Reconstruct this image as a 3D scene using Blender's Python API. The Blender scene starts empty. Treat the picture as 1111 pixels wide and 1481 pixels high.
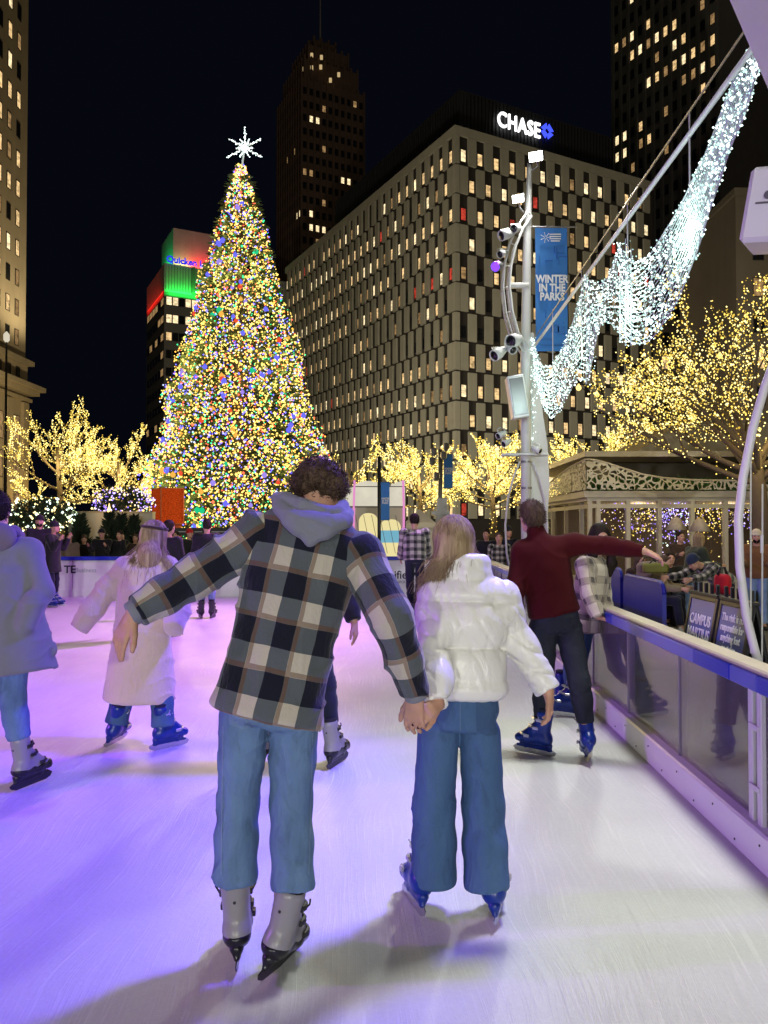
import bpy, math, random
import numpy as np
from mathutils import Vector, Matrix, noise as mnoise

random.seed(7)
RNG = np.random.default_rng(7)
SC = bpy.context.scene
COL = SC.collection
R = math.radians
PI = math.pi

# ------------------------------------------------------------------ camera
F = 1112.0            # focal length in pixels of the 1111 x 1481 photograph
HC = 1.66             # eye height over the ice
PITCH = math.atan(21.5 / F)
cam_d = bpy.data.cameras.new('camera')
cam = bpy.data.objects.new('camera', cam_d)
COL.objects.link(cam)
cam.location = (0, 0, HC)
cam.rotation_euler = (PI / 2 + PITCH, 0, 0)
cam_d.sensor_fit = 'VERTICAL'
cam_d.sensor_height = 36
cam_d.sensor_width = 27
cam_d.lens = F / 1481 * 36
cam_d.clip_start = 0.05
cam_d.clip_end = 3000
SC.camera = cam


def P(px, py, Y):
    """world point at depth Y seen at photograph pixel (px, py)"""
    dx = (px - 555.5) / F
    dy = (740.5 - py) / F
    ry = math.cos(PITCH) - dy * math.sin(PITCH)
    rz = math.sin(PITCH) + dy * math.cos(PITCH)
    return np.array([dx / ry * Y, Y, HC + rz / ry * Y])


def PX(px, Y):
    return P(px, 762, Y)[0]


def PZ(py, Y):
    return P(555, py, Y)[2]


def V(*a):
    return np.array(a if len(a) > 1 else a[0], dtype=float)


def unit(v):
    v = np.asarray(v, dtype=float)
    return v / (np.linalg.norm(v) + 1e-12)


# ------------------------------------------------------------------ objects
ORG = {}


def thing(name, label, cat, loc=(0, 0, 0), group=None, kind=None):
    o = bpy.data.objects.new(name, None)
    o.empty_display_size = 0.2
    COL.objects.link(o)
    o.location = tuple(loc)
    tag(o, label, cat, group, kind)
    ORG[o] = np.array(loc, dtype=float)
    return o


def tag(o, label=None, cat=None, group=None, kind=None):
    if label: o['label'] = label
    if cat: o['category'] = cat
    if group: o['group'] = group
    if kind: o['kind'] = kind
    return o


def link_mesh(name, me, parent=None, org=None):
    o = bpy.data.objects.new(name, me)
    COL.objects.link(o)
    if parent is not None:
        o.parent = parent
        ORG[o] = ORG.get(parent, np.zeros(3))
    else:
        ORG[o] = np.zeros(3) if org is None else np.array(org, dtype=float)
        o.location = tuple(ORG[o])
    return o


def mesh_np(name, verts, faces, mats, parent=None, smooth=True, midx=None, uv=None, org=None, loose=False):
    """verts in WORLD coordinates"""
    base = ORG.get(parent, np.zeros(3)) if parent is not None else (np.zeros(3) if org is None else np.array(org, float))
    me = bpy.data.meshes.new(name)
    v = np.asarray(verts, dtype=float) - (0 if loose else base)
    if isinstance(faces, np.ndarray):
        n, k = faces.shape
        me.vertices.add(len(v)); me.vertices.foreach_set('co', v.astype(np.float32).ravel())
        me.loops.add(n * k); me.loops.foreach_set('vertex_index', faces.astype(np.int32).ravel())
        me.polygons.add(n)
        me.polygons.foreach_set('loop_start', np.arange(0, n * k, k, dtype=np.int32))
        me.polygons.foreach_set('loop_total', np.full(n, k, dtype=np.int32))
    else:
        me.from_pydata(v.tolist(), [], faces)
    if not isinstance(mats, (list, tuple)): mats = [mats]
    for m in mats: me.materials.append(m)
    np_ = len(me.polygons)
    if midx is not None: me.polygons.foreach_set('material_index', np.asarray(midx, dtype=np.int32))
    me.update(calc_edges=True)
    me.polygons.foreach_set('use_smooth', np.full(np_, bool(smooth)))
    if uv is not None:
        ul = me.uv_layers.new(name='UVMap')
        ul.data.foreach_set('uv', np.asarray(uv, dtype=np.float32).ravel())
    me.validate()
    return link_mesh(name, me, parent, org)


class MB:
    """collects plain shapes into ONE mesh"""
    def __init__(s): s.v, s.f, s.m = [], [], []

    def add(s, vs, fs, m=0):
        b = len(s.v)
        s.v.extend([tuple(x) for x in vs])
        for f in fs:
            s.f.append([b + i for i in f]); s.m.append(m)

    def quad(s, a, b, c, d, m=0): s.add([a, b, c, d], [(0, 1, 2, 3)], m)

    def box(s, c, size, ax=None, m=0, bev=0.0):
        c = np.asarray(c, float); h = np.asarray(size, float) / 2
        ax = np.eye(3) if ax is None else np.asarray(ax, float)
        if bev <= 0:
            vs = [c + ax[0] * x * h[0] + ax[1] * y * h[1] + ax[2] * z * h[2] for z in (-1, 1) for y in (-1, 1) for x in (-1, 1)]
            s.add(vs, [(0, 2, 3, 1), (4, 5, 7, 6), (0, 1, 5, 4), (2, 6, 7, 3), (0, 4, 6, 2), (1, 3, 7, 5)], m)
            return
        bm = _bevbox(h, bev)
        s.add([c + ax[0] * p[0] + ax[1] * p[1] + ax[2] * p[2] for p in bm[0]], bm[1], m)

    def tube(s, pts, r, n=8, m=0, cap=True):
        pts = [np.asarray(p, float) for p in pts]
        rs = r if isinstance(r, (list, tuple, np.ndarray)) else [r] * len(pts)
        t0 = unit(pts[1] - pts[0])
        u = unit(np.cross(t0, V(0, 0, 1) if abs(t0[2]) < .9 else V(1, 0, 0)))
        vs = []
        for i, p in enumerate(pts):
            t = unit(pts[min(i + 1, len(pts) - 1)] - pts[max(i - 1, 0)])
            u = unit(u - t * np.dot(u, t)); w = np.cross(t, u)
            for k in range(n):
                a = 2 * PI * k / n
                vs.append(p + rs[i] * (u * math.cos(a) + w * math.sin(a)))
        fs = []
        for i in range(len(pts) - 1):
            for k in range(n):
                a = i * n + k; b = i * n + (k + 1) % n
                fs.append((a, b, b + n, a + n))
        if cap:
            fs.append(tuple(range(n - 1, -1, -1)))
            fs.append(tuple((len(pts) - 1) * n + k for k in range(n)))
        s.add(vs, fs, m)

    def lathe(s, c, prof, n=16, m=0, ax=None):
        c = np.asarray(c, float); ax = np.eye(3) if ax is None else ax
        vs = []
        for (r, z) in prof:
            for k in range(n):
                a = 2 * PI * k / n
                vs.append(c + ax[0] * r * math.cos(a) + ax[1] * r * math.sin(a) + ax[2] * z)
        fs = []
        for i in range(len(prof) - 1):
            for k in range(n):
                a = i * n + k; b = i * n + (k + 1) % n
                fs.append((a, b, b + n, a + n))
        fs.append(tuple(range(n - 1, -1, -1)))
        fs.append(tuple((len(prof) - 1) * n + k for k in range(n)))
        s.add(vs, fs, m)

    def prism(s, poly, d, m=0):
        """poly: 3-D points (ccw seen from +d side), extruded by vector d"""
        n = len(poly); d = np.asarray(d, float)
        vs = [np.asarray(p, float) for p in poly] + [np.asarray(p, float) + d for p in poly]
        fs = [tuple(range(n - 1, -1, -1)), tuple(range(n, 2 * n))]
        fs += [(i, (i + 1) % n, n + (i + 1) % n, n + i) for i in range(n)]
        s.add(vs, fs, m)

    def octa(s, c, r, m=0):
        x, y, z = c
        s.add([(x + r, y, z), (x - r, y, z), (x, y + r, z), (x, y - r, z), (x, y, z + r), (x, y, z - r)],
              [(0, 2, 4), (2, 1, 4), (1, 3, 4), (3, 0, 4), (2, 0, 5), (1, 2, 5), (3, 1, 5), (0, 3, 5)], m)

    def build(s, name, mats, parent=None, smooth=False, org=None):
        if not isinstance(mats, (list, tuple)): mats = [mats]
        return mesh_np(name, s.v, s.f, mats, parent, smooth, s.m, org=org)


_bc = {}


def _bevbox(h, b):
    b = min(b, min(h) * .95)
    vs = []; idx = {}
    for sx in (-1, 1):
        for sy in (-1, 1):
            for sz in (-1, 1):
                for a in range(3):
                    p = [sx * (h[0] - b), sy * (h[1] - b), sz * (h[2] - b)]
                    p[a] = (sx, sy, sz)[a] * h[a]
                    idx[(sx, sy, sz, a)] = len(vs); vs.append(p)
    fs = []
    S = (-1, 1)
    for a in range(3):
        o = [i for i in range(3) if i != a]
        for sg in S:
            q = []
            for (p, r_) in ((-1, -1), (1, -1), (1, 1), (-1, 1)):
                k = [0, 0, 0]; k[a] = sg; k[o[0]] = p; k[o[1]] = r_
                q.append(idx[(k[0], k[1], k[2], a)])
            fs.append(q)
    for a in range(3):
        o = [i for i in range(3) if i != a]
        for p in S:
            for r_ in S:
                k1 = [0, 0, 0]; k1[a] = -1; k1[o[0]] = p; k1[o[1]] = r_
                k2 = list(k1); k2[a] = 1
                fs.append([idx[(*k1, o[0])], idx[(*k2, o[0])], idx[(*k2, o[1])], idx[(*k1, o[1])]])
    for sx in S:
        for sy in S:
            for sz in S:
                fs.append([idx[(sx, sy, sz, a)] for a in range(3)])
    va = np.array(vs); out = []
    for f in fs:
        c = va[f].mean(0); n = np.cross(va[f[1]] - va[f[0]], va[f[2]] - va[f[0]])
        out.append(f if np.dot(n, c) > 0 else f[::-1])
    return vs, out


def frame(fwd, up=(0, 0, 1)):
    """rows: right, forward, up"""
    f = unit(fwd); r = unit(np.cross(f, up)); u = np.cross(r, f)
    return np.array([r, f, u])


def text_obj(name, txt, size, mats, origin, right, up, parent=None, depth=0.01, bold=0.0, align='CENTER', line=1.0, sx=1.0, shear=0.0, space=1.0):
    cu = bpy.data.curves.new('lettering', 'FONT')
    cu.body = txt; cu.size = size; cu.align_x = align; cu.align_y = 'CENTER'
    cu.extrude = depth; cu.offset = bold; cu.space_line = line; cu.resolution_u = 3; cu.shear = shear; cu.space_character = space
    tmp = bpy.data.objects.new('lettering', cu)
    COL.objects.link(tmp)
    dg = bpy.context.evaluated_depsgraph_get(); dg.update()
    me = bpy.data.meshes.new_from_object(tmp.evaluated_get(dg))
    bpy.data.objects.remove(tmp)
    r = unit(right); u = unit(up); n = np.cross(r, u)
    co = np.zeros(len(me.vertices) * 3, dtype=np.float32); me.vertices.foreach_get('co', co); co = co.reshape(-1, 3)
    w = np.asarray(origin, float) + co[:, :1] * r * sx + co[:, 1:2] * u + co[:, 2:3] * n
    w = w - ORG.get(parent, np.zeros(3))
    me.vertices.foreach_set('co', w.astype(np.float32).ravel())
    me.materials.clear(); me.materials.append(mats)
    me.update()
    return link_mesh(name, me, parent)


# ------------------------------------------------------------------ materials
class NT:
    def __init__(s, name):
        s.mat = bpy.data.materials.new(name); s.mat.use_nodes = True
        s.t = s.mat.node_tree; s.t.nodes.clear()
        s.out = s.t.nodes.new('ShaderNodeOutputMaterial')

    def n(s, typ, **kw):
        nd = s.t.nodes.new('ShaderNode' + typ)
        for k, v in kw.items():
            if k.startswith('i_'):
                key = k[2:]
                key = int(key) if key.isdigit() else key.replace('_', ' ')
                nd.inputs[key].default_value = v
            else: setattr(nd, k, v)
        return nd

    def l(s, a, b): s.t.links.new(a, b)

    def math(s, op, a, b=None, c=None):
        nd = s.n('Math', operation=op)
        for i, x in enumerate((a, b, c)):
            if x is None: continue
            if hasattr(x, 'is_output'): s.l(x, nd.inputs[i])
            else: nd.inputs[i].default_value = x
        return nd.outputs[0]

    def mix(s, fac, a, b, blend='MIX'):
        nd = s.n('Mix', data_type='RGBA', blend_type=blend)
        for k, x in ((0, fac), (6, a), (7, b)):
            if hasattr(x, 'is_output'): s.l(x, nd.inputs[k])
            elif isinstance(x, (tuple, list)): nd.inputs[k].default_value = (*x[:3], 1)
            else: nd.inputs[k].default_value = x
        return nd.outputs[2]

    def coord(s, kind='Object', scale=None, rot=None):
        tc = s.n('TexCoord')
        if scale is None and rot is None: return tc.outputs[kind]
        mp = s.n('Mapping')
        if scale is not None: mp.inputs['Scale'].default_value = scale if isinstance(scale, tuple) else (scale,) * 3
        if rot is not None: mp.inputs['Rotation'].default_value = rot
        s.l(tc.outputs[kind], mp.inputs['Vector'])
        return mp.outputs[0]

    def noise(s, vec, scale, detail=4, rough=.55, dist=0):
        nd = s.n('TexNoise', i_Scale=scale, i_Detail=detail, i_Roughness=rough, i_Distortion=dist)
        s.l(vec, nd.inputs['Vector'])
        return nd.outputs['Fac']

    def ramp(s, fac, stops):
        nd = s.n('ValToRGB'); cr = nd.color_ramp
        while len(cr.elements) < len(stops): cr.elements.new(.5)
        for e, (p, c) in zip(cr.elements, stops):
            e.position = p; e.color = (c, c, c, 1) if not isinstance(c, tuple) else (*c, 1)
        s.l(fac, nd.inputs[0])
        return nd.outputs[0]

    def bump(s, h, strength=.3, dist=.01, prev=None):
        nd = s.n('Bump', i_Strength=strength, i_Distance=dist)
        s.l(h, nd.inputs['Height'])
        if prev is not None: s.l(prev, nd.inputs['Normal'])
        return nd.outputs[0]

    def principled(s, col, rough=.6, metal=0., spec=.5, normal=None, **kw):
        b = s.n('BsdfPrincipled')
        for k, x in (('Base Color', col), ('Roughness', rough), ('Metallic', metal), ('Specular IOR Level', spec)):
            if hasattr(x, 'is_output'): s.l(x, b.inputs[k])
            elif isinstance(x, (tuple, list)): b.inputs[k].default_value = (*x[:3], 1)
            else: b.inputs[k].default_value = x
        if normal is not None: s.l(normal, b.inputs['Normal'])
        for k, x in kw.items(): b.inputs[k.replace('_', ' ')].default_value = x
        s.l(b.outputs[0], s.out.inputs['Surface'])
        s.b = b
        return s.mat


def simple(name, col, rough=.6, metal=0., var=.18, nscale=6., bump=.12, bscale=70., bdist=.004, spec=.45, **kw):
    t = NT(name)
    co = t.coord()
    n1 = t.noise(co, nscale, 5)
    f = t.math('MULTIPLY_ADD', n1, 2 * var, 1 - var)
    c = t.mix(1., tuple(col), (1, 1, 1), 'MULTIPLY')
    nd = t.n('Mix', data_type='RGBA', blend_type='MULTIPLY'); nd.inputs[0].default_value = 1
    nd.inputs[6].default_value = (*col, 1)
    cb = t.n('CombineColor'); [t.l(f, cb.inputs[i]) for i in range(3)]
    t.l(cb.outputs[0], nd.inputs[7])
    n2 = t.noise(co, bscale, 3)
    rr = t.math('MULTIPLY_ADD', n1, .2, rough - .1)
    bp = t.bump(n2, bump, bdist)
    return t.principled(nd.outputs[2], rr, metal, spec, bp, **kw)


def emit(name, col, strength, sample=False):
    t = NT(name)
    e = t.n('Emission'); e.inputs[0].default_value = (*col, 1); e.inputs[1].default_value = strength
    t.l(e.outputs[0], t.out.inputs['Surface'])
    t.mat.cycles.emission_sampling = 'AUTO' if sample else 'NONE'
    return t.mat


def fabric(name, col, rough=.85, var=.15, weave=500., fold=9., sheen=.15, bump=.35):
    """woven cloth: fine weave bump + soft folds"""
    t = NT(name)
    co = t.coord()
    n1 = t.noise(co, 5., 5)
    n0 = t.noise(co, weave, 2)
    f = t.math('ADD', t.math('MULTIPLY_ADD', n1, 2 * var, 1 - var - .1), t.math('MULTIPLY', n0, .2))
    cb = t.n('CombineColor'); [t.l(f, cb.inputs[i]) for i in range(3)]
    c = t.mix(1., tuple(col), cb.outputs[0], 'MULTIPLY')
    n2 = t.noise(t.coord(scale=(1., 1., .45)), fold, 4, .5, .6)
    b1 = t.bump(n2, bump, .02)
    b2 = t.bump(n0, .25, .002, b1)
    m = t.principled(c, rough, 0, .2, b2)
    t.b.inputs['Sheen Weight'].default_value = sheen
    return m


# ------------------------------------------------------------------ implicit surfaces -> one continuous mesh
def wob(p, freq, seed, n=7, st=(1, 1, 1)):
    g = np.random.default_rng(seed)
    out = 0
    for i in range(n):
        d = g.normal(size=3) * np.array(st); d /= (np.linalg.norm(d) + 1e-9)
        fr = freq * (0.6 + 1.0 * g.random())
        ph = g.random() * 6.28
        out = out + np.sin((p @ (d * np.array(st))) * fr + ph + 1.3 * np.sin(p @ g.normal(size=3) * freq * .5 + ph * 2))
    return out / n


class SDF:
    def __init__(s, vox): s.vox = vox; s.ops = []

    def raw(s, fn, lo, hi, k=.02, op='u'):
        s.ops.append((fn, np.asarray(lo, float), np.asarray(hi, float), k, op))
        return s

    def cone(s, a, b, ra, rb, k=.02, fl=None, op='u'):
        a = np.asarray(a, float); b = np.asarray(b, float); ba = b - a; L2 = ba @ ba + 1e-12
        def fn(p):
            q = p - a
            t = np.clip(q @ ba / L2, 0, 1)
            d = q - t[:, None] * ba
            if fl is not None:
                w = unit(fl[0]); c = d @ w
                d = d + np.outer(c * (1 / fl[1] - 1), w)
            return np.linalg.norm(d, axis=1) - (ra + t * (rb - ra))
        m = max(ra, rb) * (max(1, fl[1]) if fl is not None else 1)
        return s.raw(fn, np.minimum(a, b) - m, np.maximum(a, b) + m, k, op)

    def chain(s, pts, rs, k=.02, fl=None, op='u'):
        for i in range(len(pts) - 1): s.cone(pts[i], pts[i + 1], rs[i], rs[i + 1], k, fl, op)
        return s

    def ell(s, c, r, ax=None, k=.02, op='u'):
        c = np.asarray(c, float); r = np.asarray(r, float); ax = np.eye(3) if ax is None else np.asarray(ax, float)
        def fn(p):
            q = (p - c) @ ax.T
            k0 = np.linalg.norm(q / r, axis=1); k1 = np.linalg.norm(q / (r * r), axis=1) + 1e-9
            return k0 * (k0 - 1) / k1
        e = np.abs(ax.T) @ r
        return s.raw(fn, c - e, c + e, k, op)

    def box(s, c, h, ax=None, rd=.01, k=.005, op='u'):
        c = np.asarray(c, float); h = np.asarray(h, float); ax = np.eye(3) if ax is None else np.asarray(ax, float)
        def fn(p):
            q = np.abs((p - c) @ ax.T) - (h - rd)
            return np.linalg.norm(np.maximum(q, 0), axis=1) + np.minimum(q.max(1), 0) - rd
        e = np.abs(ax.T) @ h
        return s.raw(fn, c - e, c + e, k, op)

    def loft(s, st, right, k=.03, n=2.3, rd=.03, op='u'):
        """st: list of (centre, rx, ry) along one main axis"""
        c = np.array([x[0] for x in st], float); rx = np.array([x[1] for x in st]); ry = np.array([x[2] for x in st])
        ax = unit(c[-1] - c[0]); r = unit(np.asarray(right, float) - ax * (np.asarray(right) @ ax)); f = np.cross(ax, r)
        sv = (c - c[0]) @ ax
        # dense smooth interpolation
        tt = np.linspace(0, 1, 60) * sv[-1]
        def sm(y):
            yi = np.interp(tt, sv, y); kk = np.array([1, 2, 3, 2, 1]) / 9.
            yp = np.pad(yi, 2, mode='edge'); return np.convolve(yp, kk, 'valid')
        C = [sm(c[:, i]) for i in range(3)]; RX = sm(rx); RY = sm(ry); S1 = sv[-1]; c0 = c[0]
        def fn(p):
            sq = (p - c0) @ ax; sc = np.clip(sq, 0, S1)
            cc = np.stack([np.interp(sc, tt, C[i]) for i in range(3)], 1)
            a = np.interp(sc, tt, RX); b = np.interp(sc, tt, RY)
            d = p - cc; x = d @ r; y = d @ f
            kk = (np.abs(x / a) ** n + np.abs(y / b) ** n) ** (1 / n)
            dd = (kk - 1) * np.minimum(a, b)
            dz = np.maximum(-sq, sq - S1)
            u = np.maximum(dd + rd, 0); w = np.maximum(dz + rd, 0)
            return np.sqrt(u * u + w * w) + np.minimum(np.maximum(dd + rd, dz + rd), 0) - rd
        m = max(rx.max(), ry.max()) + .02
        return s.raw(fn, c.min(0) - m, c.max(0) + m, k, op)

    def disp(s, fn):
        s.ops.append((fn, None, None, 0, 'd')); return s

    def field(s):
        vox = s.vox
        lo = np.min([o[1] for o in s.ops if o[4] == 'u'], 0) - 4 * vox
        hi = np.max([o[2] for o in s.ops if o[4] == 'u'], 0) + 4 * vox
        n = np.ceil((hi - lo) / vox).astype(int) + 1
        D = np.full(n, 10., np.float32)
        gx = [lo[i] + vox * np.arange(n[i]) for i in range(3)]
        for fn, a, b, k, op in s.ops:
            if op == 'd':
                idx = np.nonzero(np.abs(D) < .05)
                p = np.stack([gx[i][idx[i]] for i in range(3)], 1)
                D[idx] += fn(p); continue
            m = k + 3 * vox
            i0 = np.clip(np.floor((a - m - lo) / vox).astype(int), 0, n); i1 = np.clip(np.ceil((b + m - lo) / vox).astype(int) + 1, 0, n)
            if np.any(i1 <= i0): continue
            sl = tuple(slice(i0[i], i1[i]) for i in range(3))
            g = np.meshgrid(*[gx[i][sl[i]] for i in range(3)], indexing='ij')
            p = np.stack([x.ravel() for x in g], 1)
            d = fn(p).reshape(g[0].shape).astype(np.float32)
            o = D[sl]
            if op == 'u':
                h = np.maximum(k - np.abs(o - d), 0) / max(k, 1e-6)
                D[sl] = np.minimum(o, d) - h * h * k * .25
            else:
                h = np.maximum(k - np.abs(o + d), 0) / max(k, 1e-6)
                D[sl] = np.maximum(o, -d) + h * h * k * .25
        return D, lo

    def mesh(s):
        D, lo = s.field(); vox = s.vox
        D[0] = D[-1] = 10; D[:, 0] = D[:, -1] = 10; D[:, :, 0] = D[:, :, -1] = 10
        ins = (D < 0)
        u = ins.astype(np.uint8)
        cs = (u[:-1, :-1, :-1] + u[1:, :-1, :-1] + u[:-1, 1:, :-1] + u[1:, 1:, :-1] + u[:-1, :-1, 1:] + u[1:, :-1, 1:] + u[:-1, 1:, 1:] + u[1:, 1:, 1:])
        act = (cs > 0) & (cs < 8)
        ii = np.argwhere(act)
        ids = np.full(act.shape, -1, np.int32); ids[act] = np.arange(len(ii))
        corners = np.array([[x, y, z] for x in (0, 1) for y in (0, 1) for z in (0, 1)])
        vals = [D[ii[:, 0] + c[0], ii[:, 1] + c[1], ii[:, 2] + c[2]] for c in corners]
        acc = np.zeros((len(ii), 3)); cnt = np.zeros(len(ii))
        for a in range(8):
            for b in range(a + 1, 8):
                if np.abs(corners[a] - corners[b]).sum() != 1: continue
                da, db = vals[a], vals[b]
                cr = (da < 0) != (db < 0)
                t = np.where(cr, da / np.where(cr, da - db, 1), 0)
                pos = corners[a] + t[:, None] * (corners[b] - corners[a])
                acc += pos * cr[:, None]; cnt += cr
        verts = lo + vox * (ii + acc / cnt[:, None])
        F_ = []
        for ax in range(3):
            o1, o2 = [(1, 2), (2, 0), (0, 1)][ax]
            sl0 = [slice(None)] * 3; sl1 = [slice(None)] * 3
            sl0[ax] = slice(0, -1); sl1[ax] = slice(1, None)
            a = ins[tuple(sl0)]; b = ins[tuple(sl1)]
            e = np.argwhere(a != b); sg = a[tuple(e.T)]
            def cell(d1, d2):
                q = e.copy(); q[:, o1] += d1; q[:, o2] += d2
                return ids[q[:, 0], q[:, 1], q[:, 2]]
            q = np.stack([cell(-1, -1), cell(0, -1), cell(0, 0), cell(-1, 0)], 1)
            q[~sg] = q[~sg][:, ::-1]
            F_.append(q)
        faces = np.concatenate(F_)
        # one light smoothing pass along the surface
        for lam in (.5, -.52):
            acc = np.zeros_like(verts); cn = np.zeros(len(verts))
            for i in range(4):
                a = faces[:, i]; b = faces[:, (i + 1) % 4]
                for k in range(3):
                    acc[:, k] += np.bincount(a, verts[b, k], len(verts)) + np.bincount(b, verts[a, k], len(verts))
                cn += np.bincount(a, minlength=len(verts)) + np.bincount(b, minlength=len(verts))
            verts = verts + lam * (acc / cn[:, None] - verts)
        return verts, faces


# ------------------------------------------------------------------ shared materials
def warm_bulb(n, c, s): return emit(n, c, s)
# ================================================================== MATERIALS
M = {}
M['white_metal'] = simple('painted steel', (.62, .63, .63), .42, .0, .08, 3, .05, 40)
M['grey_metal'] = simple('grey steel', (.22, .22, .23), .4, .6, .15, 4, .08, 60)
M['dark_metal'] = simple('dark steel', (.03, .03, .032), .45, .4, .2, 5, .08, 60)
M['black'] = simple('black board', (.012, .012, .014), .5, 0, .3, 5, .1, 60)
M['white_plastic'] = simple('white plastic', (.75, .75, .76), .38, 0, .07, 2.5, .04, 30)
M['hdpe'] = simple('scuffed white boards', (.72, .72, .75), .4, 0, .1, 2.2, .12, 25)
M['blue_rail'] = simple('royal blue plastic', (.012, .03, .42), .35, 0, .15, 4, .08, 40)
M['pale_rail'] = simple('faded blue plastic', (.09, .12, .48), .38, 0, .2, 4, .08, 40)
M['blue_board'] = simple('blue barricade plastic', (.008, .012, .26), .4, 0, .15, 3, .08, 40)
M['tan_rail'] = simple('worn rail top', (.46, .41, .32), .5, 0, .25, 6, .1, 50)  # dirty white top, the warm light on it mixed into the tan
M['bark'] = simple('bark', (.09, .065, .04), .9, 0, .35, 10, .6, 40, .02)
M['conifer'] = simple('conifer needles', (.05, .085, .028), .8, 0, .5, 3, .3, 30)
M['shrub'] = simple('dark shrub needles', (.02, .035, .018), .85, 0, .4, 3, .3, 30)
M['canvas'] = simple('tent canvas', (.6, .56, .47), .8, 0, .08, 1.5, .2, 3, .05)
M['beige_stone'] = simple('pale limestone', (.42, .36, .26), .8, 0, .16, .6, .2, 3, .05)
M['planter'] = simple('white render wall', (.5, .49, .45), .8, 0, .12, .8, .15, 6)
M['cloth_banner'] = simple('blue banner cloth', (.035, .19, .55), .7, 0, .12, 2.5, .15, 8, .02)
M['letter_white'] = simple('white lettering', (.8, .82, .85), .6, 0, .03, 4, .0, 40)
M['letter_black'] = simple('black lettering', (.02, .02, .05), .6, 0, .1, 4, .0, 40)
M['letter_grey'] = simple('grey lettering', (.35, .35, .45), .6, 0, .1, 4, .0, 40)
M['sign_blue'] = simple('blue sign face', (.05, .09, .36), .45, 0, .12, 3, .03, 40)
WARM = [emit('warm white bulb', (1, .80, .34), 2.6), emit('amber bulb', (1, .66, .16), 2.2), emit('dim warm bulb', (1, .78, .33), 1.2)]
YEL = [emit('golden bulb', (1, .72, .13), 2.4), emit('pale golden bulb', (1, .82, .30), 2.9), emit('dim golden bulb', (.95, .62, .08), 1.0)]
MULTI = [emit('yellow bulb', (1, .71, .15), 2.5), emit('red bulb', (1, .12, .06), 2.6), emit('green bulb', (.05, .95, .32), 2.),
         emit('blue bulb', (.16, .14, 1), 3.2), emit('cool bulb', (.62, .72, 1), 1.7), emit('orange bulb', (1, .42, .06), 2.8)]
ICEW = [emit('ice white led', (.80, 1, .95), 3.4), emit('dim ice white led', (.62, .95, .89), 1.3)]
PURP = [emit('violet bulb', (.32, .2, 1), 2.2), emit('lilac bulb', (.75, .6, 1), 2.0)]


def lit_window_mat(name, col, s):
    t = NT(name)
    co = t.coord(scale=(.9, .9, .8))
    n1 = t.ramp(t.noise(co, 1.7, 3, .6), [(.3, .35), (.62, 1.)])
    n2 = t.ramp(t.noise(t.coord(scale=(.3, .3, 1.2)), 4, 1), [(.35, .6), (.55, 1.)])
    f = t.math('MULTIPLY', n1, n2)
    e = t.n('Emission'); e.inputs[0].default_value = (*col, 1)
    t.l(t.math('MULTIPLY', f, s), e.inputs[1])
    t.l(e.outputs[0], t.out.inputs['Surface'])
    t.mat.cycles.emission_sampling = 'NONE'
    return t.mat


WIN = [simple('unlit window glass', (.012, .013, .016), .12, 0, .3, 2, .0, 10), lit_window_mat('lit window', (1, .66, .30), 1.35),
       lit_window_mat('bright lit window', (1, .78, .44), 1.75), lit_window_mat('dim lit window', (1, .6, .25), .45), lit_window_mat('red lit window', (1, .10, .06), .7),
       simple('window frame metal', (.03, .028, .025), .5, .3, .1, 4, .0, 10)]


def make_windows(parent, wins, name='window', keep=100):
    """wins: (centre, right, up, normal, w, h, glass index)"""
    wins = sorted(wins, key=lambda q: -(q[4] * q[5]) * (3. if q[6] else 1.) / max(1., q[0][1]) ** 2)
    rest = MB()
    for i, (c, r, u, n, w, h, g) in enumerate(wins):
        mb = MB() if i < keep else rest
        ax = np.array([r, n, u])
        fw = .07
        mb.box(c, (w - 2 * fw, .04, h - 2 * fw), ax, g)
        for sx in (-1, 1): mb.box(c + r * sx * (w / 2 - fw / 2), (fw, .09, h), ax, 5)
        for sz in (-1, 1): mb.box(c + u * sz * (h / 2 - fw / 2), (w - 2 * fw, .09, fw), ax, 5)
        if i < keep: mb.build(name, WIN, parent)
    if rest.v: tag(rest.build(name, WIN, parent), kind='stuff')


# ================================================================== GROUND AND ICE
BX = lambda y: 1.71 + .0256 * y        # inner face of the glass barrier
FARY = 18.3


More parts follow.
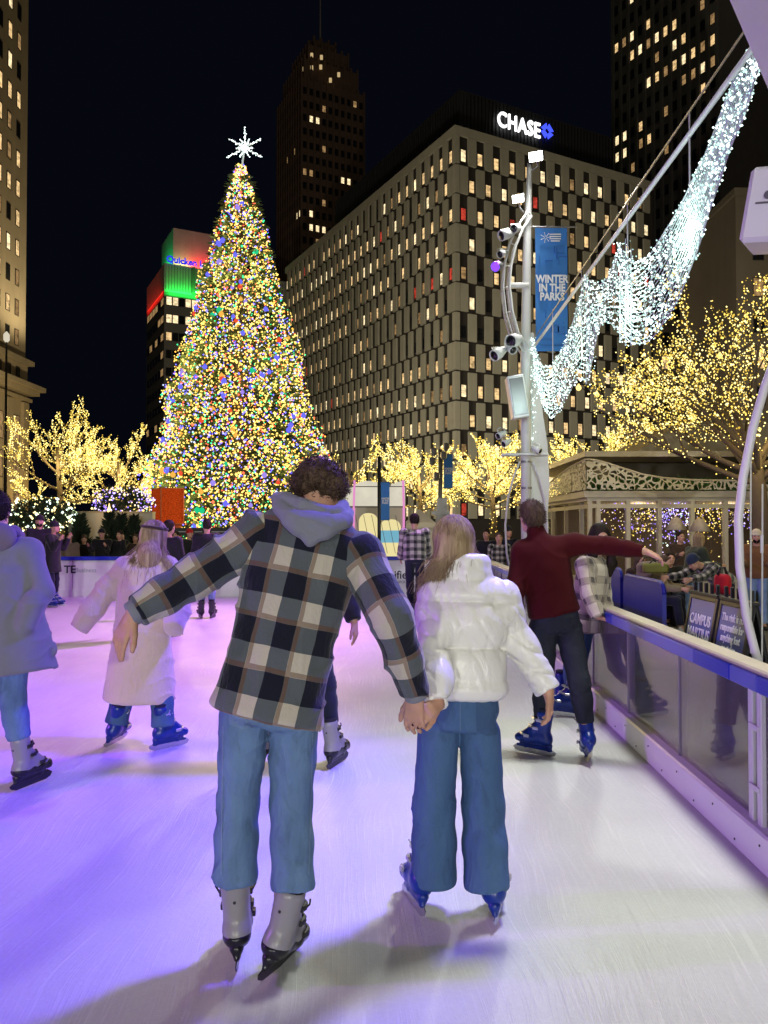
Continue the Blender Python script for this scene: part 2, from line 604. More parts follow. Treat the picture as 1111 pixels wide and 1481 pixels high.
def ice_mat():
    t = NT('skated ice')
    col_n = t.noise(t.coord(scale=1.), .55, 6, .6)
    tc = t.coord()
    wn = t.n('TexNoise', i_Scale=.42, i_Detail=2.); t.l(tc, wn.inputs['Vector'])
    sc_ = t.n('VectorMath', operation='SCALE'); sc_.inputs['Scale'].default_value = .7; t.l(wn.outputs['Color'], sc_.inputs[0])
    ad = t.n('VectorMath', operation='ADD'); t.l(tc, ad.inputs[0]); t.l(sc_.outputs[0], ad.inputs[1])
    scr = None
    for k, (ang, fr) in enumerate([(.4, 70), (1.25, 95), (2.1, 80), (2.8, 110), (.9, 60)]):
        mp = t.n('Mapping'); mp.inputs['Rotation'].default_value = (0, 0, ang); mp.inputs['Scale'].default_value = (fr, 1.1, 1); mp.inputs['Location'].default_value = (k * 7.3, k * 3.1, k)
        t.l(ad.outputs[0], mp.inputs['Vector'])
        w = t.noise(mp.outputs[0], 1., 3, .65)
        m2 = t.n('Mapping'); m2.inputs['Location'].default_value = (k * 11.7, k * 5.3, k * 3.); t.l(tc, m2.inputs['Vector'])
        mask = t.ramp(t.noise(m2.outputs[0], 1.5, 4, .6), [(.45, 0.), (.62, 1.)])
        r_ = t.math('MULTIPLY', t.ramp(w, [(.57, 0.), (.62, .7), (.68, 1.)]), mask)
        scr = r_ if scr is None else t.math('MAXIMUM', scr, r_)
    fine = t.noise(tc, 48., 5, .75)
    patch = t.ramp(t.noise(tc, 1.3, 6, .65), [(.38, 0.), (.66, 1.)])
    snow = t.math('MULTIPLY', t.ramp(t.noise(tc, 80., 4, .8), [(.56, 0.), (.70, 1.)]), t.math('MULTIPLY_ADD', patch, .8, .2))
    f = t.math('MULTIPLY_ADD', col_n, .30, .44)
    f = t.math('MULTIPLY_ADD', scr, .10, f)
    f = t.math('MULTIPLY_ADD', snow, .20, f)
    f = t.math('MULTIPLY_ADD', fine, .16, f)
    cb = t.n('CombineColor'); [t.l(f, cb.inputs[i]) for i in range(3)]
    c = t.mix(1., (.97, 1., .985), cb.outputs[0], 'MULTIPLY')
    rough = t.math('MULTIPLY_ADD', patch, .18, .36)
    rough = t.math('MULTIPLY_ADD', scr, .12, rough)
    h = t.math('ADD', t.math('MULTIPLY', scr, .7), t.math('ADD', t.math('MULTIPLY', fine, .5), snow))
    return t.principled(c, rough, 0, .32, t.bump(h, .5, .006))


def plaza_mat():
    t = NT('plaza paving')
    br = t.n('TexBrick', i_Scale=1.0); br.inputs['Mortar Size'].default_value = .012
    br.inputs['Brick Width'].default_value = .4; br.inputs['Row Height'].default_value = .2
    br.inputs['Color1'].default_value = (.17, .15, .12, 1); br.inputs['Color2'].default_value = (.12, .11, .09, 1); br.inputs['Mortar'].default_value = (.05, .05, .045, 1)
    t.l(t.coord(), br.inputs['Vector'])
    n = t.noise(t.coord(), 1.3, 6)
    f = t.math('MULTIPLY_ADD', n, .9, .55)
    cb = t.n('CombineColor'); [t.l(f, cb.inputs[i]) for i in range(3)]
    c = t.mix(1., br.outputs[0], cb.outputs[0], 'MULTIPLY')
    return t.principled(c, t.math('MULTIPLY_ADD', n, -.5, .75), 0, .4, t.bump(br.outputs['Fac'], -.4, .01))


PLZ = -.12
b = MB(); b.quad((-900, -200, PLZ), (900, -200, PLZ), (900, 1500, PLZ), (-900, 1500, PLZ))
tag(b.build('ground', plaza_mat()), kind='structure')
b = MB()
b.prism([(-24, -12, PLZ + .004), (BX(-12) + .05, -12, PLZ + .004), (BX(FARY) + .05, FARY + .05, PLZ + .004), (-24, FARY + .05, PLZ + .004)], (0, 0, -PLZ - .004))
tag(b.build('ice_rink', ice_mat()), kind='structure')

# ------------------------------------------------------------------ far dasher boards
def far_boards():
    rt = thing('rink_board', 'long white dasher board with blue cap closing the far end of the ice', 'rink board', (0, FARY, 0))
    x1 = BX(FARY); x = x1
    i = 0
    while x > -24:
        xa = max(x - 2.4, -24)
        m = MB(); m.box(((x + xa) / 2, FARY + .06, .46), (x - xa - .012, .06, .80), bev=.008)
        m.build('panel', M['hdpe'], rt)
        x = xa
    m = MB(); m.box(((x1 - 24) / 2, FARY + .06, .91), (x1 + 24, .12, .09), bev=.015); m.build('cap_rail', M['blue_rail'], rt)
    m = MB(); m.box(((x1 - 24) / 2, FARY + .02, .09), (x1 + 24, .03, .18), bev=.004); m.build('kick_plate', M['hdpe'], rt)
    n = V(0, -1, 0); r = V(1, 0, 0); u = V(0, 0, 1)
    y = FARY + .026
    # the advert words on the boards
    text_obj('lettering', 'TE', .25, M['letter_black'], (PX(101, FARY), y, PZ(824, FARY)), r, u, rt, .002, .006)
    text_obj('lettering', 'Business', .15, M['letter_grey'], (PX(124, FARY), y, PZ(825, FARY)), r, u, rt, .002)
    text_obj('lettering', 'Diversified', .27, M['letter_black'], (PX(562, FARY), y, PZ(832, FARY)), r, u, rt, .002, .004)
    text_obj('lettering', 'MEMBER GROUP', .085, M['letter_black'], (PX(572, FARY), y, PZ(842, FARY)), r, u, rt, .002)
    m = MB()
    pts = [V(PX(552, FARY) + .30 * math.cos(a), y, PZ(833, FARY) + .21 * math.sin(a)) for a in np.linspace(.35, 2.9, 14)]
    m.tube(pts, [.004 + .014 * math.sin(PI * k / 13) for k in range(14)], 5)
    m.build('emblem', M['letter_black'], rt)
far_boards()


# ------------------------------------------------------------------ right glass barrier
def plexi():
    t = NT('scuffed acrylic panel')
    tr = t.n('BsdfTransparent'); tr.inputs[0].default_value = (.88, .88, .87, 1)
    gl = t.n('BsdfGlossy'); gl.inputs['Roughness'].default_value = .035; gl.inputs[0].default_value = (.95, .95, .95, 1)
    df = t.n('BsdfDiffuse'); df.inputs[0].default_value = (.62, .6, .6, 1)
    fr = t.n('Fresnel', i_IOR=1.45)
    hz = t.math('MULTIPLY_ADD', t.noise(t.coord(scale=(1, 1, .25)), 5, 5, .6), .22, .05)
    m1 = t.n('MixShader'); t.l(hz, m1.inputs[0]); t.l(tr.outputs[0], m1.inputs[1]); t.l(df.outputs[0], m1.inputs[2])
    m2 = t.n('MixShader'); t.l(t.math('MULTIPLY_ADD', fr.outputs[0], .9, .03), m2.inputs[0]); t.l(m1.outputs[0], m2.inputs[1]); t.l(gl.outputs[0], m2.inputs[2])
    t.l(m2.outputs[0], t.out.inputs['Surface'])
    return t.mat


def glass_barrier():
    y0, y1 = -4.0, FARY
    rt = thing('glass_barrier', 'clear acrylic rink barrier with blue and tan hand rail down the right side', 'rink barrier', (BX(6), 6, 0))
    d = unit(V(.0256, 1, 0)); r = V(d[1], -d[0], 0); ax = np.array([r, d, V(0, 0, 1)])
    L = lambda y, o, z: V(BX(y), y, z) + r * o
    kick = M['hdpe']; glass = plexi()
    joints = []
    y = 2.72
    joints = [2.72 + 1.13 * k for k in range(-6, 14)]
    joints = [j for j in joints if y0 < j < y1 - .4] + [y1]
    for a, bb in zip(joints[:-1], joints[1:]):
        m = MB(); m.box(L((a + bb) / 2, .075, .52), (.012, bb - a - .012, .66), ax)
        m.build('glass_panel', glass, rt)
        m = MB(); m.box(L(a, .075, .52), (.03, .022, .68), ax, bev=.004); m.build('post', M['grey_metal'], rt)
    # the wide white double post near the camera
    m = MB()
    for o in (-.045, .05): m.box(L(3.86 + o, .055, .52), (.03, .05, .69), ax, bev=.006)
    for z in (.36, .66): m.box(L(3.86, .038, z), (.012, .11, .03), ax, bev=.004)
    m.build('post', M['white_metal'], rt)
    m = MB(); m.box(L((y0 + y1) / 2, .07, .095), (.14, y1 - y0, .19), ax, bev=.012)
    m.build('kick_plate', kick, rt)
    m = MB()
    for k in range(60):
        yy = 1.2 + .28 * k
        if yy < y1: m.lathe(L(yy, -.002, .13 if k % 2 else .05), [(.006, 0), (.006, .004)], 6, ax=np.array([d, V(0, 0, 1), -r]))
    m.build('bolt', M['dark_metal'], rt)
    m = MB(); m.box(L((y0 + y1) / 2, .095, .945), (.13, y1 - y0, .03), ax, bev=.01); m.build('rail_top', M['tan_rail'], rt)
    # blue rail face in blocks of darker and faded blue
    cuts = [y0, 2.2, 3.05, 3.62, 3.80, 4.12, 4.62, 6.45, 7.4, 9.6, 10.8, 13.5, 15, y1]
    for i, (a, bb) in enumerate(zip(cuts[:-1], cuts[1:])):
        m = MB(); m.box(L((a + bb) / 2, .05, .885), (.05, bb - a - .004, .088), ax, bev=.008)
        m.build('rail_face', M['pale_rail'] if i in (1, 4, 6, 8, 10) else M['blue_rail'], rt)
    return rt
glass_barrier()

# ================================================================== BUILDINGS
ANG = R(27.8)
DR = V(math.cos(ANG), math.sin(ANG), 0); DL = V(-math.sin(ANG), math.cos(ANG), 0); UP = V(0, 0, 1)


def stone(name, col, scale=.5, seam=None):
    t = NT(name)
    n = t.noise(t.coord(), scale, 6)
    st = t.noise(t.coord(scale=(1, 1, .12)), scale * 3, 3)
    f = t.math('ADD', t.math('MULTIPLY_ADD', n, .35, .65), t.math('MULTIPLY', st, .2))
    cb = t.n('CombineColor'); [t.l(f, cb.inputs[i]) for i in range(3)]
    c = t.mix(1., col, cb.outputs[0], 'MULTIPLY')
    return t.principled(c, .85, 0, .3, t.bump(t.noise(t.coord(), 6, 4), .15, .03))


def block(name, c0, wr, wl, z0, z1, mat, parent):
    """box with near corner c0, running wr along DR and wl along DL"""
    m = MB()
    m.prism([V(*c0, z0), V(*c0, z0) + DR * wr, V(*c0, z0) + DR * wr + DL * wl, V(*c0, z0) + DL * wl], UP * (z1 - z0))
    return m.build(name, mat, parent)


def chase_building():
    C = (9.0, 95.7)
    rt = thing('office_building', 'big checkerboard fronted bank building with glowing white roof sign', 'building', (*C, 0))
    H = 52.0
    WR, WL = 34.2, 60.
    block('wall', C, WR, WL, PLZ, H - 1.15, stone('dark spandrel', (.035, .03, .026)), rt)
    pale = stone('pale precast panel', (.37, .355, .285), .35)
    m = MB(); c = np.array([*C, 0])
    o = -.32
    m.prism([c + DR * o + DL * o + UP * (H - 1.15), c + DR * WR + DL * o + UP * (H - 1.15), c + DR * WR + DL * WL + UP * (H - 1.15), c + DR * o + DL * WL + UP * (H - 1.15)], UP * 1.15)
    m.build('parapet', pale, rt)
    cl = MB(); wins = []
    rnd = random.Random(3)
    RH = 3.72
    for face, (d, L, nrm) in enumerate([(DR, WR, -DL), (DL, WL, -DR)]):
        cw = (1.27, 1.12)[face]
        nc = int((L - .5) / cw)
        for r in range(14):
            zt = H - 1.15 - r * RH; zb = zt - RH
            # the pale pier on the corner
            for k in range(nc):
                t0 = .45 + k * cw
                if (k + r) % 2 == 1 or zb < 0:
                    if zb < -1: continue
                    cl.box(c + d * (t0 + cw / 2) + nrm * .15 + UP * (zb + .20 + (RH - .24) / 2), (cw * .97, .3, RH - .24), np.array([d, nrm, UP]))
                else:
                    if zb < 0: continue
                    g = rnd.random()
                    dark_row = r in (5, 6) and rnd.random() < .55
                    if face == 0: gi = 0 if dark_row else (2 if g < .35 else 1 if g < .78 else 3 if g < .86 else 4 if g < .93 else 0)
                    else: gi = 0 if (dark_row and g < .8) else (2 if g < .22 else 1 if g < .62 else 3 if g < .83 else 4 if g < .87 else 0)
                    if gi == 0 and face == 1 and rnd.random() < .35: continue
                    wins.append((c + d * (t0 + cw / 2) + nrm * .06 + UP * (zb + 1.35), d, UP, nrm, cw * .66, 1.62, gi))
    for r in range(14):
        zb = H - 1.15 - (r + 1) * RH
        if zb < 0: continue
        cl.prism([c - (DR + DL) * .30 + UP * (zb + .20), c + DR * .40 - DL * .30 + UP * (zb + .20), c + DR * .40 + DL * .40 + UP * (zb + .20), c - DR * .30 + DL * .40 + UP * (zb + .20)], UP * (RH - .24))
    cl.build('cladding', pale, rt)
    make_windows(rt, wins)
    # roof plant room, set back, with ribs, carrying the sign
    p0 = c + DR * 3.2 + DL * 4
    pc = block('plant_room', (p0[0], p0[1]), 27, 40, H, H + 7.6, simple('dark ribbed louvre', (.03, .032, .036), .6, .2, .2, 1, .1, 10), rt)
    rb = MB()
    for k in range(46): rb.box(p0 + DR * (k * .6) - DL * .09 + UP * (H + 3.7), (.16, .18, 7.2), np.array([DR, -DL, UP]))
    for k in range(60): rb.box(p0 + DL * (k * .66) - DR * .09 + UP * (H + 3.7), (.16, .18, 7.2), np.array([DL, -DR, UP]))
    rb.build('rib', M['dark_metal'], pc)
    n = -DL
    sg = emit('sign white light', (1, 1, .97), 2.2, True)
    so = p0 + n * .55
    def at(px, py, base=so):
        # the point on the sign plane seen at that pixel
        q = P(px, py, 100.); o_ = V(0, 0, HC); dr = q - o_
        t = ((base - o_) @ n) / (dr @ n); return o_ + dr * t
    a = at(720, 175); e = at(781, 186)
    word = text_obj('sign_letter', 'CHASE', 2.95, sg, (at(721, 176) + at(780, 187)) / 2 , DR, UP, rt, .12, .025, sx=1.0, space=1.06)
    # fit the width of the word
    co = np.array([v.co for v in word.data.vertices]); mid = (co.max(0) + co.min(0)) / 2
    wd = (co @ DR).max() - (co @ DR).min(); want = np.linalg.norm(e - a)
    for v in word.data.vertices:
        q = np.array(v.co) - mid; q = q + DR * (q @ DR) * (want / wd - 1); v.co = mid + q
    lg = at(791, 190)
    m = MB(); mi = .45
    for k in range(4):
        a0 = PI / 4 + k * PI / 2
        def pt(r, ang): return lg + DR * r * math.cos(ang) + UP * r * math.sin(ang)
        poly = [pt(1.12, a0 - .62), pt(1.12, a0 + .50), pt(.45, a0 + .78), pt(.45, a0 - .78)]
        m.prism(poly[::-1], n * .15)
    m.build('sign_emblem', emit('sign blue light', (.05, .08, 1), 1.6, True), rt)
    m = MB()
    for k in range(5): m.box(c + DR * (1.2 + k * .5) + DL * 1.5 + UP * (H + .5), (.5, .5, .9 + .3 * (k % 2)), np.array([DR, DL, UP]))
    m.build('roof_vent', M['grey_metal'], rt)
chase_building()


def dark_tower():
    cx = P(462, 762, 200.)
    rt = thing('brick_tower', 'tall dark brick skyscraper with stepped crown and mast behind the bank building', 'building', (cx[0], 200, 0))
    brick = stone('dark brown brick', (.12, .078, .058), .3)
    def tier(w, z0, z1, nm='wall'):
        c = V(cx[0], 200, 0) - DR * w / 2 - DL * w / 2
        o = block(nm, (c[0], c[1]), w, w, z0, z1, brick, rt)
        pil = MB()
        n = int(w / 1.7)
        for d, nrm in ((DR, -DL), (DL, -DR)):
            for k in range(n + 1):
                pil.box(c + d * (k * w / n) + nrm * .12 + UP * ((z0 + z1) / 2 + .4), (.5, .35, z1 - z0 + .8), np.array([d, nrm, UP]))
        pil.build('pilaster', brick, o)
        return c
    c = tier(17.2, PLZ, 113)
    tier(14.6, 113, 119); tier(11, 119, 124); tier(6, 124, 127.5)
    m = MB(); m.tube([V(cx[0], 200, 127), V(cx[0], 200, 136), V(cx[0], 200, 150)], [.45, .28, .12], 8); m.build('mast', M['grey_metal'], rt)
    lit = [(450, 167), (461, 170), (497, 257), (508, 258), (520, 264), (434, 297), (448, 300), (434, 314), (448, 316), (459, 318), (472, 322)]
    wins = []
    n = int(17.2 / 1.7); st = 17.2 / n
    cells = []
    for fi, (d, nrm) in enumerate(((DR, -DL), (DL, -DR))):
        for k in range(n):
            for r in range(21):
                z = 110 - r * 3.4
                p = c + d * (st * (k + .5)) + nrm * .03 + UP * z
                px = 555.5 + p[0] / p[1] * F; py = 762 - (p[2] - HC) / p[1] * F
                cells.append([p, d, nrm, px, py, 0])
    for (lx, ly) in lit:
        b_ = min(cells, key=lambda q: (q[3] - lx) ** 2 + (q[4] - ly) ** 2); b_[5] = 2
    rnd = random.Random(5)
    for q in cells:
        g = q[5] or (3 if rnd.random() < .03 else 0)
        wins.append((q[0], q[1], UP, q[2], 1.0, 1.7, g))
    make_windows(rt, wins)
    # lit lanterns on the crown
    m = MB()
    for (x, y) in ((451, 80), (465, 83), (451, 98), (464, 97), (490, 108), (478, 116), (440, 100)):
        q = P(x, y, 191.); m.box(q, (.7, .5, 1.1), bev=.1)
    m.build('crown_lamp', emit('crown lamp glow', (1, .72, .36), .55), rt)
dark_tower()


def green_building():
    C = P(236, 762, 150.)
    rt = thing('office_building', 'office block with green and red lit top and blue neon name', 'building', (C[0], 150, 0))
    gr = stone('grey concrete', (.13, .125, .115), .3)
    top = 53.5
    wl = block('wall', (C[0], 150), 34, 18, PLZ, top - 5.6, gr, rt)
    light = stone('pale metal cladding', (.32, .32, .32), .6)
    block('crown_wall', (C[0], 150), 34, 18, top - 5.6, top, light, rt)
    c = V(C[0], 150, 0)
    q = c + DR * 2.2 + DL * 2.5
    block('penthouse', (q[0], q[1]), 14, 11, top, top + 8.2, light, rt)
    m = MB()
    for d, nrm, L in ((DR, -DL, 34), (DL, -DR, 18)):
        for k in range(int(L / .55)): m.box(c + d * (.3 + k * .55) + nrm * .05 + UP * (top - 2.8), (.1, .1, 5.0), np.array([d, nrm, UP]))
    m.box(c + DR * 5.7 - DL * .1 + UP * (top - 2.8), (.7, .3, 5.6), np.array([DR, -DL, UP]))
    m.build('fin', gr, wl)
    wins = []
    rnd = random.Random(11)
    for r in range(12):
        z = top - 7.4 - r * 3.5
        for k in range(18):
            g = 2 if (r < 2 and rnd.random() < .8) else (1 if rnd.random() < .22 and k < 8 else 0)
            wins.append((c + DR * (.9 + k * 1.25) - DL * .05 + UP * z, DR, UP, -DL, 1.15, 1.7, g))
        for k in range(6):
            wins.append((c + DL * (1.6 + k * 2.8) - DR * .05 + UP * z, DL, UP, -DR, 2.6, 1.5, 3 if rnd.random() < .25 else 0))
    make_windows(rt, wins)
    blue = emit('blue neon', (.04, .05, 1), .9, False)
    text_obj('sign_letter', 'Quicken Loans', 1.75, blue, c + DR * 5.6 - DL * .35 + UP * (top + .75), DR, UP, rt, .1, .05)
    # coloured floodlights at the foot of the lit crown
    def flood(p, dirv, col, pw, sx, sy):
        ld = bpy.data.lights.new('facade_flood', 'AREA'); ld.shape = 'RECTANGLE'; ld.size = sx; ld.size_y = sy; ld.color = col; ld.energy = pw
        o = bpy.data.objects.new('facade_flood', ld); COL.objects.link(o); o.location = tuple(p)
        o.rotation_euler = Vector(tuple(dirv)).to_track_quat('-Z', 'Y').to_euler(); return o
    flood(c + DR * 6 - DL * 1.0 + UP * (top - 6.3), UP * 1 + DL * .25, (.01, 1, .08), 1500, 11, .6)
    flood(c + DL * 9 - DR * 1.0 + UP * (top - 6.3), UP * 1 + DR * .25, (1, .02, .01), 800, 16, .6)
    flood(q - DR * .9 + DL * 4 + UP * (top + .3), UP * 1 + DR * .3, (.02, 1, .22), 650, 8, .5)
    flood(q + DR * 1.6 - DL * .9 + UP * (top + .3), UP * 1 + DL * .3, (.7, .7, .2), 260, 3, .5)
    flood(q + DR * 5.5 - DL * .9 + UP * (top + .3), UP * 1 + DL * .3, (1, .03, .03), 900, 5, .5)
green_building()


def left_building():
    rt = thing('stone_building', 'beige stone high rise with lit sash windows at the left edge', 'building', (-44.5, 95, 0))
    lime = stone('beige limestone', (.40, .33, .22), .4)
    X = -44.5
    m = MB(); m.box((X - 12, 80, 51.3), (24, 30, 59.4)); m.build('wall', lime, rt)
    m = MB(); m.box((X - 11.9, 80.05, 10.7), (24.2, 30.3, 21.8)); m.build('base_wall', lime, rt)
    m = MB()
    m.box((X - 11.6, 80.1, 21.9), (25, 31, .55)); m.box((X - 11.4, 80.2, 18.2), (25.6, 31.6, .5)); m.box((X - 11.2, 80.3, 18.75), (26.4, 32.2, .55)); m.box((X - 11.7, 80.1, 17.3), (24.8, 30.8, .4))
    m.build('cornice', lime, rt)
    pil = MB()
    for y in (94.2, 90.2, 86.2, 82.2, 78.2): pil.box((X + .35, y, 8.4), (.5, 1.3, 17))
    pil.build('pilaster', lime, rt)
    wins = []; rnd = random.Random(2)
    for k in range(9):
        y = 92.6 - k * 2.25
        for r in range(15):
            z = 24.6 + r * 3.62
            if z > 77: continue
            wins.append((V(X + .03, y, z), V(0, 1, 0), UP, V(1, 0, 0), .95, 1.95, rnd.choice([3, 1, 1, 2, 0])))
        wins.append((V(X + .25, y, 20.1), V(0, 1, 0), UP, V(1, 0, 0), .95, 1.8, 0))
    for y in (92.2, 88.2, 84.2, 80.2):
        for z in (13.5, 9, 4.5): wins.append((V(X + .25, y, z), V(0, 1, 0), UP, V(1, 0, 0), 1.8, 3.2, 3))
    make_windows(rt, wins)
left_building()


def right_tower():
    C = P(1048, 762, 130.)
    rt = thing('stone_tower', 'tall dark grey stepped tower with scattered lit windows at the upper right', 'building', (C[0], 130, 0))
    grey = stone('dark grey stone', (.12, .115, .11), .3)
    c = V(C[0], 130, 0)
    block('wall', (C[0], 130), 30, 27.5, PLZ, 77, grey, rt)
    q = c + DL * .6 + DR * .6
    o = block('upper_wall', (q[0], q[1]), 26, 25, 77, 120, grey, rt)
    m = MB()
    for k in range(14): m.box(c + DL * (k * 2.06 + .4) - DR * .14 + UP * 38.6, (.7, .36, 77.4), np.array([DL, -DR, UP]))
    for k in range(13): m.box(q + DL * (k * 2.06 + .3) - DR * .14 + UP * 98, (.7, .36, 43), np.array([DL, -DR, UP]))
    m.build('pilaster', grey, rt)
    rnd = random.Random(9); wins = []
    bands = {3, 4, 5, 10, 11, 12}
    for r in range(21):
        z = 105 - r * 3.75
        base = q if z > 78 else c
        for k in range(12):
            p = base + DL * (k * 2.06 + 1.4) - DR * .03 + UP * z
            py = 762 - (p[2] - HC) / p[1] * F; px = 555.5 + p[0] / p[1] * F
            lit = (30 < py < 110 and rnd.random() < .55) or (175 < py < 250 and px < 985 and rnd.random() < .5) or rnd.random() < .05
            wins.append((p, DL, UP, -DR, 1.0, 1.9, rnd.choice([1, 3, 3, 2]) if lit else 0))
    make_windows(rt, wins)


right_tower()


def back_block(name, label, px0, px1, Y, ytop, mat, lit, seed, fl=3.6, gap=2.6):
    x0, x1 = PX(px0, Y), PX(px1, Y); zt = PZ(ytop, Y)
    rt = thing(name, label, 'building', ((x0 + x1) / 2, Y, 0))
    m = MB(); m.box(((x0 + x1) / 2, Y + 8, zt / 2 - .06), (x1 - x0, 16, zt)); m.build('wall', mat, rt)
    m = MB(); m.box(((x0 + x1) / 2, Y + 7.8, zt + .3), (x1 - x0 + .6, 16.4, .7)); m.build('cornice', mat, rt)
    rnd = random.Random(seed); wins = []
    n = int((x1 - x0 - .6) / gap)
    r = 0
    while zt - 2.2 - r * fl > 2:
        for k in range(n):
            wins.append((V(x0 + .3 + (k + .5) * (x1 - x0 - .6) / n, Y - .02, zt - 2.2 - r * fl), V(1, 0, 0), UP, V(0, -1, 0), 1.25, 2.1, rnd.choice([1, 2, 3]) if rnd.random() < lit else 0))
        r += 1
    make_windows(rt, wins)
    return rt


back_block('office_building', 'low dull stone block between the bank building and the grey tower', 842, 1060, 118., 470, stone('dull stone', (.13, .115, .09), .3), .16, 4)
back_block('office_building', 'pale stone block with lit windows at the right edge behind the light strings', 1068, 1190, 84., 282, stone('cream stone', (.15, .13, .10), .3), .4, 6, 4., 3.2)

# ================================================================== TREES
def bulbs(name, pts, mats, parent, r=.03, weights=None, seed=1, jit=0.):
    rnd = random.Random(seed); m = MB(); n = len(mats)
    for p in pts:
        mi = rnd.choices(range(n), weights)[0] if weights else rnd.randrange(n)
        q = np.asarray(p) + (RNG.normal(size=3) * jit if jit else 0)
        m.octa(q, r * (.55 + .7 * rnd.random() + (.6 if rnd.random() < .06 else 0)), mi)
    return tag(m.build(name, mats, parent), kind='stuff')


def glow(p, col, power, r=.6):
    ld = bpy.data.lights.new('string_light_glow', 'POINT'); ld.color = col; ld.energy = power; ld.shadow_soft_size = r
    o = bpy.data.objects.new('string_light_glow', ld); COL.objects.link(o); o.location = tuple(p); return o


def lit_tree(name, label, base, h, spread, group, seed, mats=YEL, br=.035, step=.11, levels=3, limbs=7, droop=.02, trunk_h=.20, up=.62, power=60, gc=(1, .78, .32), jit=.02, trunk_bulbs=True, shape=None):
    rnd = random.Random(seed)
    rt = thing(name, label, 'tree', base, group)
    wood = MB(); tr = MB(); pts = []
    b0 = np.asarray(base, float)
    def grow(p, d, L, r, lev):
        n = max(4, int(L / .3)); q = [p]; dd = d.copy()
        for i in range(n):
            dd = unit(dd + V(rnd.gauss(0, .075), rnd.gauss(0, .075), rnd.gauss(0, .06) + .05 - droop * (i / n)))
            q.append(q[-1] + dd * L / n)
        rs = [r * (1 - .72 * i / n) for i in range(n + 1)]
        (wood).tube(q, rs, 5 if lev else 6)
        # bulbs spiral along the branch
        s = 0.
        for i in range(n):
            a, b_ = q[i], q[i + 1]; seg = np.linalg.norm(b_ - a)
            while s < seg:
                o = unit(V(rnd.gauss(0, 1), rnd.gauss(0, 1), rnd.gauss(0, 1))) * (rs[i] + jit)
                pts.append(a + (b_ - a) * (s / seg) + o); s += step * (.7 + .6 * rnd.random())
            s -= seg
        if lev >= levels: return
        nb = (5, 5, 4, 4, 2)[lev]
        for k in range(nb):
            f = .28 + .72 * (k + rnd.random() * .8) / nb
            i = min(n, int(f * n)); pd = unit(q[min(i + 1, n)] - q[i - 1]) if i else d
            side = unit(np.cross(pd, V(rnd.gauss(0, 1), rnd.gauss(0, 1), rnd.gauss(0, .5))))
            nd = unit(pd * .95 + side * (.45 + .3 * rnd.random()) + V(0, 0, .16 - droop * .6))
            grow(q[i], nd, L * (.42 + .22 * rnd.random()) * (1.1 - .35 * f), rs[i] * .6, lev + 1)
    th = h * trunk_h
    tp = [b0 + V(0, 0, -.05), b0 + V(.02 * h, 0, th * .5), b0 + V(.01 * h, .01 * h, th), b0 + V(-.01 * h, 0, h * .55)]
    tr.tube(tp, [h * .028, h * .022, h * .019, h * .008], 9)
    tr.build('trunk', M['bark'], rt, True)
    if trunk_bulbs:
        for k in range(int(th * 26)):
            a = k * 1.3; z = th * k / (th * 26); pts.append(b0 + V(.01 * h + (h * .025 + .02) * math.cos(a), (h * .025 + .02) * math.sin(a), z))
    for k in range(limbs):
        f = k / max(1, limbs - 1)
        a = k * 2.4 + rnd.random()
        z = th + (h * .42 - th) * f
        el = (.25 + .9 * f) * up
        d = unit(V(math.cos(a) * (1.15 - .5 * f), math.sin(a) * (1.15 - .5 * f), el))
        if shape is not None: d = shape(d, k, rnd)
        L = spread * (1.05 - .25 * f) if f < .8 else h * .36
        grow(tp[2] + (tp[3] - tp[2]) * max(0, (z - th) / (h * .55 - th + 1e-6)), d, L, h * .0085, 1)
    wood.build('crown', M['bark'], rt, True)
    bulbs('string_light', pts, mats, rt, br, seed=seed)
    glow(b0 + V(0, -.2, h * .45), gc, power, h * .12)
    return rt


TG = 'bare plaza trees wound with golden lights'
lit_tree('lit_tree', 'tall bare tree wrapped in golden lights beside the stone building at the left', P(84, 775, 36), 7.6, 3.0, TG, 21, br=.026, step=.10, power=420, limbs=12, levels=4)
lit_tree('lit_tree', 'golden lit bare tree between the tallest left one and the Christmas tree', P(172, 775, 37.5), 6.6, 2.7, TG, 22, br=.026, step=.10, power=380, limbs=11, levels=4)
lit_tree('lit_tree', 'sparse leafless tree with few lights beyond the white dome tent', P(506, 775, 30), 4.8, 1.4, TG, 23, br=.026, step=.16, power=40, limbs=6, levels=4)
lit_tree('lit_tree', 'golden lit bare tree in front of the bank corner, right of the dome tent', P(607, 775, 33), 5.4, 2.3, TG, 24, br=.026, step=.095, power=380, limbs=13, levels=4)
lit_tree('lit_tree', 'densely lit golden tree beside the far light column', P(712, 775, 29), 4.9, 2.2, TG, 25, br=.025, step=.085, power=450, limbs=14, levels=4)
lit_tree('lit_tree', 'golden lit tree behind the lattice pavilion, right of the far light column', P(862, 775, 31), 5.8, 2.4, TG, 26, br=.025, step=.105, power=260, limbs=11, levels=4)
lit_tree('lit_tree', 'broad golden lit tree rising over the pavilion roof', P(975, 775, 27), 6.0, 2.8, TG, 28, br=.024, step=.105, power=260, limbs=11, levels=4)


def big_shape(d, k, rnd):
    return unit(V(d[0] * 1.0 - .22, d[1] * .7, .22 + .15 * (k % 5)))


lit_tree('lit_tree', 'nearest big tree with drooping golden light strings over the seated crowd', P(1094, 762, 13.6) * V(1, 1, 0) + V(0, 0, PLZ), 7.0, 3.1, TG, 27, br=.0145, step=.08,
         levels=4, limbs=15, droop=.10, trunk_h=.36, up=.8, power=110, shape=big_shape, trunk_bulbs=False, jit=.03)


